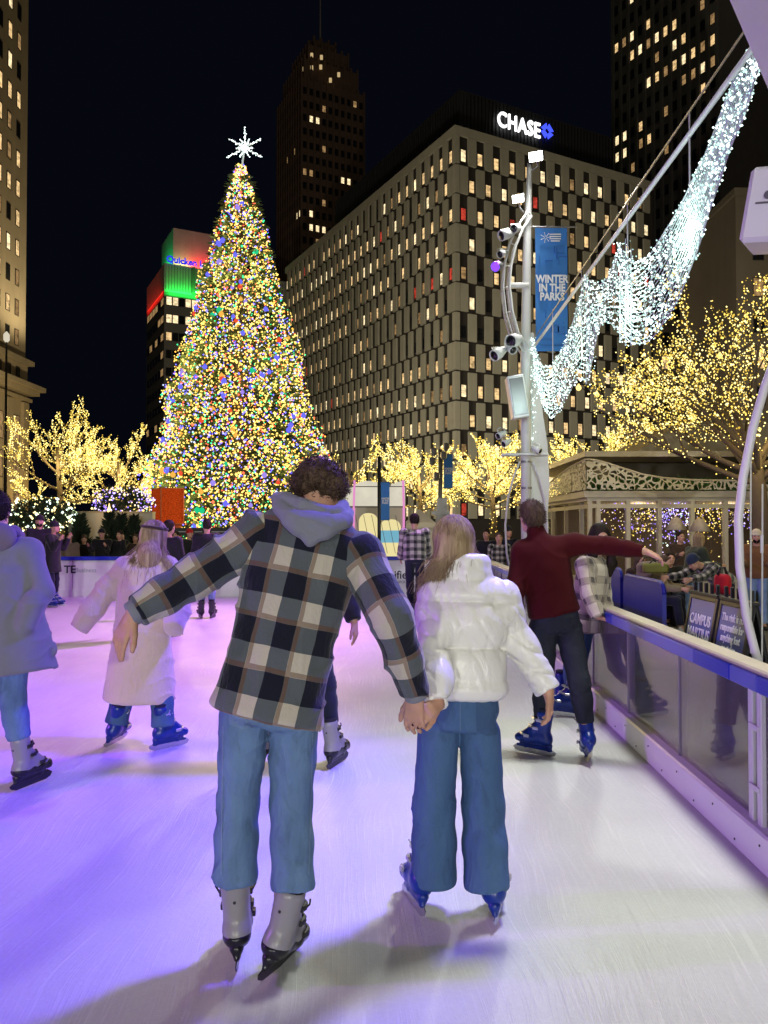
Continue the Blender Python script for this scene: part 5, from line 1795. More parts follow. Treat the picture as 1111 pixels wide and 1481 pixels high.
SMAT = dict(
    grey=dict(boot=simple('grey moulded shell', (.26, .25, .26), .34, 0, .08, 9, .05, 60), lower_shell=simple('black moulded shell', (.012, .012, .016), .28, 0, .1), blade_holder=simple('black holder', (.012, .012, .016), .3, 0, .1), blade=simple('dark blade', (.06, .06, .07), .3, .8, .1), buckle=M['dark_metal'], liner=simple('black liner', (.01, .01, .012), .9, 0, .1), rivet=M['dark_metal']),
    blue=dict(boot=simple('blue moulded shell', (.006, .03, .24), .3, 0, .12, 8, .05, 60), blade_holder=simple('blue holder', (.006, .026, .22), .33, 0, .1), blade=simple('steel blade', (.55, .56, .58), .25, .9, .1), buckle=simple('pale buckle', (.45, .45, .5), .3, .6, .1), liner=simple('navy liner', (.01, .012, .04), .9, 0, .1), rivet=M['dark_metal']))
SMAT['dark'] = dict(SMAT['grey']); SMAT['dark']['boot'] = simple('charcoal shell', (.03, .03, .035), .4, 0, .1)
SKM = {}


def add_skate(root, kind, ankle, toe, up):
    geo = skate_parts('grey' if kind in ('grey', 'dark') else 'blue')
    f = unit(toe); u = unit(np.asarray(up, float)); f = unit(f - u * (f @ u)); r = np.cross(f, u)
    base = ORG[root]
    mt = Matrix(((r[0], f[0], u[0], ankle[0] - base[0]), (r[1], f[1], u[1], ankle[1] - base[1]), (r[2], f[2], u[2], ankle[2] - base[2]), (0, 0, 0, 1)))
    par = None
    for nm in ('boot', 'lower_shell', 'blade_holder', 'blade', 'buckle', 'liner', 'rivet'):
        if nm not in geo or (kind == 'blue' and nm == 'rivet'): continue
        key = (kind, nm)
        if key not in SKM:
            v, fc = geo[nm]
            o = mesh_np('skate' if nm == 'boot' else nm, v, fc, SMAT[kind][nm], None, nm not in ('blade', 'buckle'))
            SKM[key] = o.data; bpy.data.objects.remove(o)
        o = bpy.data.objects.new('skate' if nm == 'boot' else nm, SKM[key]); COL.objects.link(o)
        if par is None:
            o.parent = root; o.matrix_local = mt; par = o
        else: o.parent = par
    return par


# ------------------------------------------------------------------ hands and heads
def add_hand(s, wr, d, pn, side, curl=(.35, .4, .45, .5), thumb=.4, sc=1., fk=.004, spread=.10, k=.008):
    """wr wrist, d direction of the hand, pn palm normal, side +1 right / -1 left"""
    d = unit(d); pn = unit(np.asarray(pn, float) - d * (np.asarray(pn) @ d)); w = np.cross(d, pn) * side   # towards the thumb
    w = -w
    k1 = wr + d * .085 * sc
    s.cone(wr - d * .02 * sc, wr + d * .03 * sc, .026 * sc, .028 * sc, .02, (pn, .75))
    for q in (-.026, -.009, .009, .026): s.cone(wr + d * .02 * sc + w * q * .8 * sc, k1 + w * q * sc * 1.1 - d * abs(q) * .2 * sc, .0145 * sc, .0115 * sc, .012, (pn, .95))
    tips = []
    for i, (q, L) in enumerate(((.030, .072), (.010, .080), (-.010, .074), (-.029, .058))):
        p = k1 + w * q * sc - d * abs(q) * .25 * sc; dd = unit(d + w * q * spread * 22)
        c = curl[i]
        for seg, (fl, r) in enumerate(((.46, .0098), (.30, .0088), (.24, .0078))):
            a = c * (.9, 1.25, .9)[seg]
            dd = unit(dd * math.cos(a) + pn * math.sin(a))
            q2 = p + dd * L * fl * sc
            s.cone(p, q2, r * sc, (r - .0008) * sc, fk)
            p = q2
        tips.append(p)
    tb = wr + d * .028 * sc + w * .026 * sc + pn * .004 * sc
    td = unit(d * .75 + w * (.75 - thumb * .5) + pn * .35 * thumb)
    t1 = tb + td * .038 * sc; td2 = unit(td + pn * .35 * thumb + d * .35 - w * .2 * thumb); t2 = t1 + td2 * .03 * sc; t3 = t2 + unit(td2 + d * .2) * .022 * sc
    s.chain([tb, t1, t2, t3], [.0145 * sc, .0115 * sc, .0105 * sc, .0085 * sc], .008)
    return tips


def add_head(s, hc, ax, sc=1.):
    """ax rows right, forward, up; returns nothing, adds skull, face, ears"""
    r, f, u = ax
    L = lambda x, y, z: hc + (r * x + f * y + u * z) * sc
    E = lambda c, rad, k=.012, op='u': s.ell(L(*c), np.array(rad) * sc, ax, k * sc, op)
    E((0, -.012, .028), (.074, .094, .088)); E((0, .026, -.03), (.060, .064, .082), .03); E((0, .052, -.088), (.032, .034, .028), .03)
    for q in (-1, 1):
        E((q * .045, .01, -.07), (.02, .04, .03), .03)
        E((q * .076, -.006, -.012), (.010, .020, .031), .008)
        E((q * .030, .098, .006), (.019, .018, .013), .012, 's')
        E((q * .030, .078, .005), (.0135, .0125, .0115), .003)
        E((q * .036, .066, -.03), (.02, .02, .018), .02)
    s.cone(L(0, .080, .008), L(0, .107, -.028), .0085 * sc, .0125 * sc, .012 * sc); E((.01, .096, -.03), (.009, .01, .008), .006); E((-.01, .096, -.03), (.009, .01, .008), .006)
    E((0, .082, .02), (.045, .014, .010), .02)
    E((0, .085, -.058), (.021, .011, .0055), .006); E((0, .083, -.067), (.018, .011, .0065), .006)


def face_index(v, faces, hc, ax, sc=1.):
    """material index per face: 0 skin 1 lips 2 eyes 3 brows"""
    c = v[faces].mean(1); q = ((c - hc) @ np.asarray(ax).T) / sc
    idx = np.zeros(len(faces), int)
    lip = (np.abs(q[:, 0]) < .021) & (q[:, 2] < -.054) & (q[:, 2] > -.073) & (q[:, 1] > .078)
    idx[lip] = 1
    for sgn in (-1, 1):
        idx[(np.hypot((q[:, 0] - sgn * .030) / 1.3, q[:, 2] - .005) < .0075) & (q[:, 1] > .074)] = 2
        idx[(np.abs(q[:, 0] - sgn * .032) < .017) & (np.abs(q[:, 2] - .0255) < .0035) & (q[:, 1] > .06)] = 3
    return idx


def torso_uv(v, faces, jt):
    """metres across / up the back and front: the check follows the leaning torso"""
    ax = unit(jt['neck'] - jt['pel']); r = unit(jt['shR'] - jt['shL']); r = unit(r - ax * (r @ ax)); f = np.cross(ax, r)
    q = v - jt['pel']; x = q @ r; y = q @ f; z = q @ ax
    ph = np.arctan2(x / 1.35, -y)                                   # 0 at the spine
    u = np.where(np.abs(ph) < .9, x, np.sign(x) * (np.abs(np.tan(.9) * 1.35 * np.maximum(-y, .02)).clip(0, .17) + (np.abs(ph) - .9) * .17))
    u = ph * .19 * .35 + x * .65 if False else np.where(y < 0, x, np.sign(x) * (np.abs(x).max() * 2 - np.abs(x)))
    return np.stack([u, z], 1)[faces].reshape(-1, 2)


def sleeve_uv(v, faces, jt, sd):
    """metres round / along one sleeve, continuous over the elbow"""
    S, E, W = jt['sh' + sd], jt['el' + sd], jt['wr' + sd]
    ax = unit(jt['neck'] - jt['pel']); r = unit(jt['shR'] - jt['shL']); f = np.cross(ax, unit(r - ax * (r @ ax)))
    l1 = np.linalg.norm(E - S); a1 = unit(E - S); a2 = unit(W - E)
    p1 = (v - S) @ a1; p2 = (v - E) @ a2
    al = np.minimum(p1, l1) + np.maximum(p2, 0)
    w = np.clip((p2 - (p1 - l1) * 0 + .06) / .12, 0, 1)[:, None]
    a = a1 * (1 - w) + a2 * w; a /= np.linalg.norm(a, axis=1)[:, None]
    c = S + np.minimum(p1, l1)[:, None] * a1 + np.maximum(p2, 0)[:, None] * a2
    q = v - c
    ref = -unit(np.cross(a1, f))if abs(a1 @ f) < .95 else r
    e1 = ref - a * (a @ ref)[:, None]; e1 /= np.linalg.norm(e1, axis=1)[:, None]; e2 = np.cross(a, e1)
    ang = np.arctan2((q * e2).sum(1), (q * e1).sum(1))
    fa = ang[faces]; fa = fa[:, :1] + (fa - fa[:, :1] + PI) % (2 * PI) - PI
    return np.stack([fa * .080 + .02, al[faces] + .03], -1).reshape(-1, 2)


def ridge(p, d, fr, seed, wp=2.2, pw=4, wf=9):
    """crisp cloth creases running across direction d"""
    return (1 - np.abs(np.sin((p @ np.asarray(d, float)) * fr + wp * wob(p, wf, seed, 5)))) ** pw


def strands(root, paths, r0, mat, name='hair', n=3):
    """paths: list of polylines; each a thin tapering lock, all one mesh"""
    mb = MB()
    for pts in paths:
        k = len(pts); mb.tube(pts, [r0 * (1 - .65 * (i / (k - 1)) ** 2) for i in range(k)], n, cap=False)
    return mb.build(name, mat, root, True)


# ------------------------------------------------------------------ a whole person
def person(label, jt, spec, group=None, vb=.012, vc=.012, cat='person'):
    sc = jt['sc']
    ax = unit(jt['neck'] - jt['pel']); r = unit(jt['shR'] - jt['shL']); r = unit(r - ax * (r @ ax)); f = np.cross(ax, r)
    hax = frame(jt.get('hf', f), jt.get('hu', ax)); hc = jt['head']
    base = (jt['anL'] + jt['anR']) / 2; 
    root = thing('person', label, cat, (base[0], base[1], jt.get('z0', 0)), group)
    pel, neck = jt['pel'], jt['neck']; L = np.linalg.norm(neck - pel)
    fem = spec.get('fem', False)
    at = lambda t, x=0., y=0.: pel + ax * L * t + r * x * sc + f * y * sc
    # ---- body: one continuous surface
    s = SDF(vb)
    s.loft([(at(-.16), .12 * sc, .09 * sc), (at(0), .145 * sc, .10 * sc), (at(.3), .125 * sc, .088 * sc), (at(.62), .145 * sc, .098 * sc), (at(.88), .12 * sc, .075 * sc)], r, .04, 2.2, .03)
    for sd in 'LR':
        sh, el, wr = jt['sh' + sd], jt['el' + sd], jt['wr' + sd]
        s.chain([at(.84), sh, el, wr], [.06 * sc, .047 * sc, .036 * sc, .025 * sc], .03)
        s.chain([jt['hip' + sd], jt['kn' + sd], jt['an' + sd]], [.075 * sc, .048 * sc, .036 * sc], .03)
        toe = jt.get('toe' + sd, f)
        s.cone(jt['an' + sd] - unit(toe) * .02, jt['an' + sd] + unit(toe) * .10 * sc - V(0, 0, .045), .034 * sc, .028 * sc, .02)
        hd = jt.get('hd' + sd, unit(wr - el)); pn = jt.get('pn' + sd, -r * (1 if sd == 'R' else -1))
        if spec.get('hands', True):
            tips = add_hand(s, wr + unit(hd) * .01 * sc, hd, pn, 1 if sd == 'R' else -1, jt.get('curl' + sd, (.3, .35, .4, .45)), jt.get('thumb' + sd, .4), sc * spec.get('hs', 1.) * (.94 if fem else 1.), spread=jt.get('spread' + sd, .1))
            if spec.get('nails') == sd: spec['_tips'] = tips
    nb = hc - hax[2] * .055 * sc - hax[1] * .02 * sc
    s.cone(neck - ax * .05, nb, .058 * sc * (.88 if fem else 1), .052 * sc * (.9 if fem else 1), .03)
    add_head(s, hc, hax, sc * spec.get('headsc', 1.))
    v, fc = s.mesh()
    idx = face_index(v, fc, hc, hax, sc)
    if spec.get('_tips'):
        cen = v[fc].mean(1)
        for t_ in spec['_tips']: idx[np.linalg.norm(cen - t_, axis=1) < .0075] = 4
    mesh_np('body', v, fc, [SK[spec.get('skin', 0)], LIP, EYE, BROW, NAIL], root, True, idx)
    # ---- trousers
    bt = spec.get('bottom'); leg_mesh = None
    if bt:
        s = SDF(vc * 1.0)
        th, kn, hm = bt.get('r', (.098, .075, .072)); end = bt.get('end', .0)
        s.loft([(at(-.17), .135 * sc, .10 * sc), (at(-.02), .168 * sc, .122 * sc), (at(.16), .155 * sc, .112 * sc), (at(.24), .15 * sc, .108 * sc)], r, .03, 2.3, .02)
        for sd in 'LR':
            hp, k_, an = jt['hip' + sd], jt['kn' + sd], jt['an' + sd]
            up = bt['top'][sd] if isinstance(bt.get('top'), dict) else an + unit(k_ - an) * bt.get('top', .17) * sc
            mid = (k_ + up) / 2; 
            s.chain([hp, (hp + k_) / 2, k_], [th * sc, (th * .55 + kn * .45) * sc, kn * sc], bt.get('k', .018))
            s.chain([k_, mid, up], [kn * sc, (bt.get('calf', (kn + hm) / 2)) * sc, hm * sc], .03)
            # gather, then cut the hem square to the shin
            dn = unit(up - k_) if bt.get('cut') is None else V(0, 0, -1)
            if bt.get('cuff'): s.cone(up, up + dn * .03 * sc, hm * .98 * sc, bt['cuff'] * sc, .02)
            fr = frame(np.cross(r, dn), -dn)
            s.box(up + dn * .2, (bt.get('cw', .098), .2, .2 - bt.get('hemdrop', .02)), fr, .005, .012, 's')
        amp = bt.get('fold', .006)
        if amp:
            kz = (jt['knL'][2] + jt['knR'][2]) / 2; sd_ = len(label)
            def dsp(p):
                kn_ = np.exp(-((p[:, 2] - kz) / .09) ** 2); low = np.clip((kz + .02 - p[:, 2]) / .30, 0, 1) * bt.get('ring', .5); cr = np.exp(-((p[:, 2] - pel[2] + .10) / .10) ** 2)
                m1 = np.clip(wob(p, 13, sd_ + 5, 5) * 2.4 + .1, 0, 1); m2 = np.clip(wob(p, 12, sd_ + 6, 5) * 2.4 + .1, 0, 1)
                a = m1 * ridge(p, V(.35, .1, 1), 46, sd_, 3.2, 3, 10); b_ = m2 * ridge(p, V(-.45, .1, 1), 33, sd_ + 2, 3.4, 3, 9)
                return amp * (.7 * wob(p, 17, sd_, 7, (.8, .8, .7)) - 1.2 * a * (kn_ * .9 + low) - 1.2 * b_ * (cr * .9 + low * .8 + .22))
            s.disp(dsp)
        v, fc = s.mesh()
        mesh_np(bt.get('name', 'jeans'), v, fc, bt['mat'], root, True); leg_mesh = (v, fc)
    # ---- upper garment
    tp = spec.get('top')
    if tp:
        s = SDF(vc)
        ez = tp.get('ease', .02); hem = tp.get('hem', -.12)
        hw = tp.get('hemw', .185); hd_ = tp.get('hemd', .135)
        st = [(at(hem) + np.array(tp.get('hemoff', (0, 0, 0))), hw * sc, hd_ * sc)]
        if hem < -.5: st.append((at(hem * .5) + np.array(tp.get('hemoff', (0, 0, 0))) * .45, (hw * .5 + .085) * sc, (hd_ * .5 + .066) * sc))
        bw = tp.get('w', 1.)
        st += [(at(.02), (.155 + ez) * sc * bw, (.112 + ez) * sc), (at(.32), (.148 + ez) * sc * bw, (.108 + ez) * sc), (at(.62), (.160 + ez) * sc * bw, (.112 + ez) * sc), (at(.82), (.150 + ez) * sc * bw, (.098 + ez) * sc), (at(.96), .085 * sc, .07 * sc)]
        s.loft(st, r, .04, 2.4, .025)
        ru, re, rw = tp.get('arm', (.075, .066, .055))
        amp = tp.get('fold', .007); seed = len(label) + 11
        def dsp(p):
            d = amp * (.8 * wob(p, tp.get('foldf', 17), seed, 8, (1., 1., tp.get('foldz', .55))) + .25 * wob(p, 50, seed + 1, 6))
            m1 = np.clip(wob(p, 7, seed + 2, 5) * 2 + .2, 0, 1); m2 = np.clip(wob(p, 7, seed + 3, 5) * 2 + .2, 0, 1)
            return d - amp * tp.get('crease', .9) * (m1 * ridge(p, unit(r * .6 + ax), 19, seed + 4) + m2 * ridge(p, unit(-r * .7 + ax), 21, seed + 5))
        def sleeve(s, sd, solo):
            sh, el, wr = jt['sh' + sd], jt['el' + sd], jt['wr' + sd]
            cw = wr - unit(wr - el) * tp.get('cuffup', .01)
            if not solo: s.chain([at(.86), sh], [.07 * sc, ru * sc], .05)
            else:
                inn = sh + unit(at(.80) - sh) * .03; s.chain([inn, sh], [ru * .95 * sc, ru * sc], .03)
            s.chain([sh, el], [ru * sc, re * sc], .05)
            s.chain([el, el * .45 + cw * .55, cw], [re * sc, tp.get('fore', (re + rw) / 2) * sc, rw * sc], .03)
            dn = unit(cw - el); s.box(cw + dn * .118, (.11, .11, .11), frame(np.cross(r, dn) if abs(dn @ r) < .9 else f, dn), .01, .01, 's')
            if solo:
                a1 = unit(el - sh); mid = el
                s.disp(lambda p: dsp(p) - .004 * np.exp(-((p - el) ** 2).sum(1) / .010) * ridge(p, unit(el - sh), 70, seed + 9, 1.5, 2))
        woven = tp.get('uv')
        for sd in 'LR':
            if not woven: sleeve(s, sd, False)
            else: s.chain([at(.86), jt['sh' + sd]], [.07 * sc, ru * .93 * sc], .05)
        if tp.get('neckr'): s.chain([at(.94), at(.94) + (nb - at(.94)) * tp.get('neckh', .7)], [tp['neckr'] * 1.15 * sc, tp['neckr'] * sc], .03)
        if tp.get('puff'):
            A, nq = tp['puff']
            def pf(p):
                q = p - pel; z = q @ ax
                tz = z / L * nq + tp.get('puffo', 0)
                a_t = np.abs(np.sin(PI * tz)) ** .4
                arm = np.zeros(len(p)); na = np.full(len(p), 9.)
                for sd in 'LR':
                    acc = 0
                    for (a, b) in ((jt['sh' + sd], jt['el' + sd]), (jt['el' + sd], jt['wr' + sd])):
                        ba = b - a; l = np.linalg.norm(ba); t = np.clip((p - a) @ ba / l / l, 0, 1); dd = np.linalg.norm(p - a - t[:, None] * ba, axis=1)
                        m = dd < na; arm[m] = acc + t[m] * l; na[m] = dd[m]; acc += l
                xr = np.abs(q @ r)
                a_a = np.abs(np.sin(PI * (arm / .19 + .25))) ** .5
                w = np.clip((xr - .115 * sc) / (.04 * sc), 0, 1) * np.clip((.11 * sc - na) / .03, 0, 1)
                x = q @ r
                wr_ = ridge(p, r, 46, 31, 2.6, 3, 12) * (1 - a_t) ** .6 + .45 * ridge(p, unit(r + .5 * ax), 30, 33, 3., 3, 9)
                wa = ridge(p, unit(ax + .6 * r), 44, 35, 2.6, 3, 10)
                return -A * ((1 - w) * (a_t - .6) + w * .30 * (a_a - .6)) + .0090 * ((1 - w) * wr_ + w * wa * .9) - .002 * wob(p, 30, 5, 8)
            s.disp(pf)
        if tp.get('extra'): tp['extra'](s, at, r, f, ax, jt)
        if amp: s.disp(dsp)
        v, fc = s.mesh()
        mesh_np(tp.get('name', 'jacket'), v, fc, tp['mat'], root, True, uv=torso_uv(v, fc, jt) if woven else None)
        if woven:
            for sd in 'LR':
                s = SDF(vc); sleeve(s, sd, True)
                v, fc = s.mesh(); mesh_np('sleeve', v, fc, tp['mat'], root, True, uv=sleeve_uv(v, fc, jt, sd))
    if spec.get('hoodie'):
        hz = spec['hoodie']; s = SDF(vc)
        s.ell(at(.94, 0, -.10), np.array([.15, .055, .10]) * sc, np.array([r, f, ax]), .03); s.chain([at(.97, -.09, .06), at(1., -.10, -.03), at(.98, 0, -.10), at(1., .10, -.03), at(.97, .09, .06)], [.035 * sc] * 5, .03)
        v, fc = s.mesh(); mesh_np('hood', v, fc, hz, root, True)
    # ---- hair or hat
    hr = spec.get('hair')
    Lh = lambda x, y, z: hc + (hax[0] * x + hax[1] * y + hax[2] * z) * sc
    if hr:
        kind, hm = hr[0], hr[1]
        s = SDF(vb)
        if kind in ('short', 'long', 'bun'):
            s.ell(Lh(0, -.02, .036), np.array([.085, .100, .092]) * sc, hax, .01)
            s.ell(Lh(0, -.05, -.01), np.array([.078, .07, .085]) * sc, hax, .02)
            s.ell(Lh(0, .105, -.03), np.array([.075, .085, .085]) * sc, hax, .015, 's')
            if kind == 'short': s.box(Lh(0, -.02, -.20), np.array([.2, .2, .12]) * sc, hax, .01, .02, 's')
            s.disp(lambda p: .004 * wob(p, 60, 3, 6))
            if kind == 'long' and len(hr) > 2 and hr[2] == 'vol':
                s.chain([Lh(0, -.06, -.02), Lh(0, -.085, -.16), Lh(0, -.09, -.30)], [.075 * sc, .085 * sc, .05 * sc], .04, (hax[1], .6))
                for q in (-1, 1): s.chain([Lh(q * .07, -.02, .0), Lh(q * .085, -.01, -.15), Lh(q * .09, .02, -.27)], [.035 * sc, .04 * sc, .02 * sc], .03)
        elif kind in ('beanie', 'pom'):
            s.ell(Lh(0, -.012, .055), np.array([.088, .104, .092]) * sc, hax, .01); s.box(Lh(0, 0, -.06), np.array([.2, .2, .07]) * sc, hax, .005, .01, 's')
            s.chain([Lh(.088 * math.cos(a), -.012 + .103 * math.sin(a), .025 + .012 * math.sin(a)) for a in np.linspace(0, 2 * PI, 13)], [.016 * sc] * 13, .01)
            if kind == 'pom': s.ell(Lh(0, -.02, .165), np.array([.035] * 3) * sc, hax, .01)
        if s.ops:
            v, fc = s.mesh(); mesh_np('hat' if kind in ('beanie', 'pom') else 'hair', v, fc, hm, root, True)
            if kind == 'short' and vb <= .012:
                g = np.random.default_rng(len(label)); cn = v[fc].mean(1); nr = np.cross(v[fc[:, 1]] - v[fc[:, 0]], v[fc[:, 2]] - v[fc[:, 0]]); nr /= np.linalg.norm(nr, axis=1)[:, None] + 1e-9
                pths = []
                for i in g.choice(len(cn), 900):
                    d = unit(nr[i] * .7 + g.normal(size=3) * .45 - hax[2] * .5); a = cn[i] - nr[i] * .003
                    pths.append([a, a + d * .012, a + d * .02 - hax[2] * .006])
                strands(root, pths, .0022, hm, 'hair_lock')
    if spec.get('beard'):
        s = SDF(vb); s.ell(Lh(0, .038, -.070), np.array([.063, .054, .056]) * sc, hax, .02); s.ell(Lh(0, .095, -.060), np.array([.018, .03, .006]) * sc, hax, .006, 's')
        v, fc = s.mesh(); mesh_np('beard', v, fc, HD, root, True)
    # ---- footwear
    sh = spec.get('shoes', 'blue')
    for sd in 'LR':
        toe = jt.get('toe' + sd, f); up = jt.get('up' + sd, unit(jt['kn' + sd] - jt['an' + sd]))
        if sh in ('blue', 'grey', 'dark'): add_skate(root, sh, jt['an' + sd], toe, up)
        else:
            s = SDF(vb); t_ = unit(V(toe[0], toe[1], 0)); a = jt['an' + sd]
            s.cone(a - t_ * .03 * sc - V(0, 0, .05 * sc), a + t_ * .14 * sc - V(0, 0, .055 * sc), .038 * sc, .036 * sc, .02); s.cone(a, a - V(0, 0, .04 * sc), .042 * sc, .045 * sc, .02)
            s.box(a - V(0, 0, .09 * sc + .05), (.3, .3, .05), None, .004, .004, 's')
            v, fc = s.mesh(); mesh_np('shoe', v, fc, sh, root, True)
    return root, dict(at=at, r=r, f=f, ax=ax, hax=hax, hc=hc, Lh=Lh, sc=sc, jt=jt, legs=leg_mesh)


def pose(x, y, H, face=0., z0=0., lean=0., skates=True, aL=(5, 8, 15), aR=(5, 8, 15), stance=.11, stride=0., sit=False, lh=0., nod=0., turn=0.):
    """joints of a person standing (or sitting) at x, y; face 0 = looking away from the camera, 180 = towards it.
    arm = (swing forward, spread outward, elbow bend) in degrees"""
    s = H / 1.75; a = R(face)
    f = V(math.sin(a), math.cos(a), 0); r = V(math.cos(a), -math.sin(a), 0); u = UP.copy()
    ah = (.165 if skates else .085)
    o = V(x, y, z0); jt = dict(sc=s, z0=z0)
    hz = (.86 * s + ah) if not sit else .50 * s
    jt['pel'] = o + u * (hz + .06 * s)
    tl = unit(u + f * math.tan(R(lean)) + r * math.tan(R(lh)))
    jt['neck'] = jt['pel'] + tl * .52 * s
    hd = a + R(turn)
    jt['hf'] = unit(V(math.sin(hd), math.cos(hd), 0) - u * math.tan(R(nod)))
    jt['hu'] = unit(tl + .2 * u)
    jt['head'] = jt['neck'] + unit(tl + f * .25) * .175 * s
    for sd, q, am in (('L', -1, aL), ('R', 1, aR)):
        jt['sh' + sd] = jt['neck'] - tl * .06 * s + r * q * .185 * s
        dn = -tl
        fw = unit(np.cross(dn, r)) * -1 if np.dot(np.cross(dn, r), f) < 0 else unit(np.cross(dn, r))
        sw, out, be = [R(z) for z in am]
        d1 = unit(dn * math.cos(sw) * math.cos(out) + f * math.sin(sw) + r * q * math.sin(out))
        d2 = unit(dn * math.cos(sw + be) * math.cos(out) + f * math.sin(sw + be) + r * q * math.sin(out) * (1 - be / PI * .9))
        jt['el' + sd] = jt['sh' + sd] + d1 * .285 * s; jt['wr' + sd] = jt['el' + sd] + d2 * .25 * s
        jt['hd' + sd] = d2; jt['pn' + sd] = unit(-r * q + f * .2)
        if not sit:
            an = o + r * q * stance * s + u * ah + f * stride * q * s
            hp = jt['pel'] - u * .05 * s + r * q * .09 * s
            kn = (an + hp) / 2 + f * .03 * s; 
        else:
            hp = jt['pel'] - u * .04 * s + r * q * .09 * s; kn = hp + f * .42 * s + r * q * .06 * s + u * .02; an = kn + f * .06 * s - u * (kn[2] - z0 - ah)
        jt['hip' + sd] = hp; jt['kn' + sd] = kn; jt['an' + sd] = an; jt['toe' + sd] = unit(f + r * q * .3); jt['up' + sd] = UP.copy()
    return jt


# ================================================================== THE COUPLE IN FRONT
def sewer(root, legs):
    """patches sewn on the trousers, following their curve"""
    from mathutils.bvhtree import BVHTree
    lv, lf = legs; bv = BVHTree.FromPolygons([tuple(p) for p in lv], [tuple(q) for q in lf])
    def sewn(name, outline, mat, off=.0035):
        grid = []
        nu, nv = 10, 12
        for i in range(nv + 1):
            for j in range(nu + 1):
                px, py = outline(j / nu, i / nv)
                q = P(px, py, 2.6); d = unit(q - V(0, 0, HC)); h = bv.ray_cast(Vector(tuple(q)), Vector(tuple(d)))
                grid.append(np.array(h[0]) - d * off if h[0] is not None else None)
        mb = MB()
        for i in range(nv):
            for j in range(nu):
                c = [grid[i * (nu + 1) + j], grid[(i + 1) * (nu + 1) + j], grid[(i + 1) * (nu + 1) + j + 1], grid[i * (nu + 1) + j + 1]]
                if any(x is None for x in c) or max(np.linalg.norm(c[0] - c[2]), np.linalg.norm(c[1] - c[3])) > .06: continue
                mb.quad(*c)
        if mb.v: mb.build(name, mat, root, True)
    return sewn


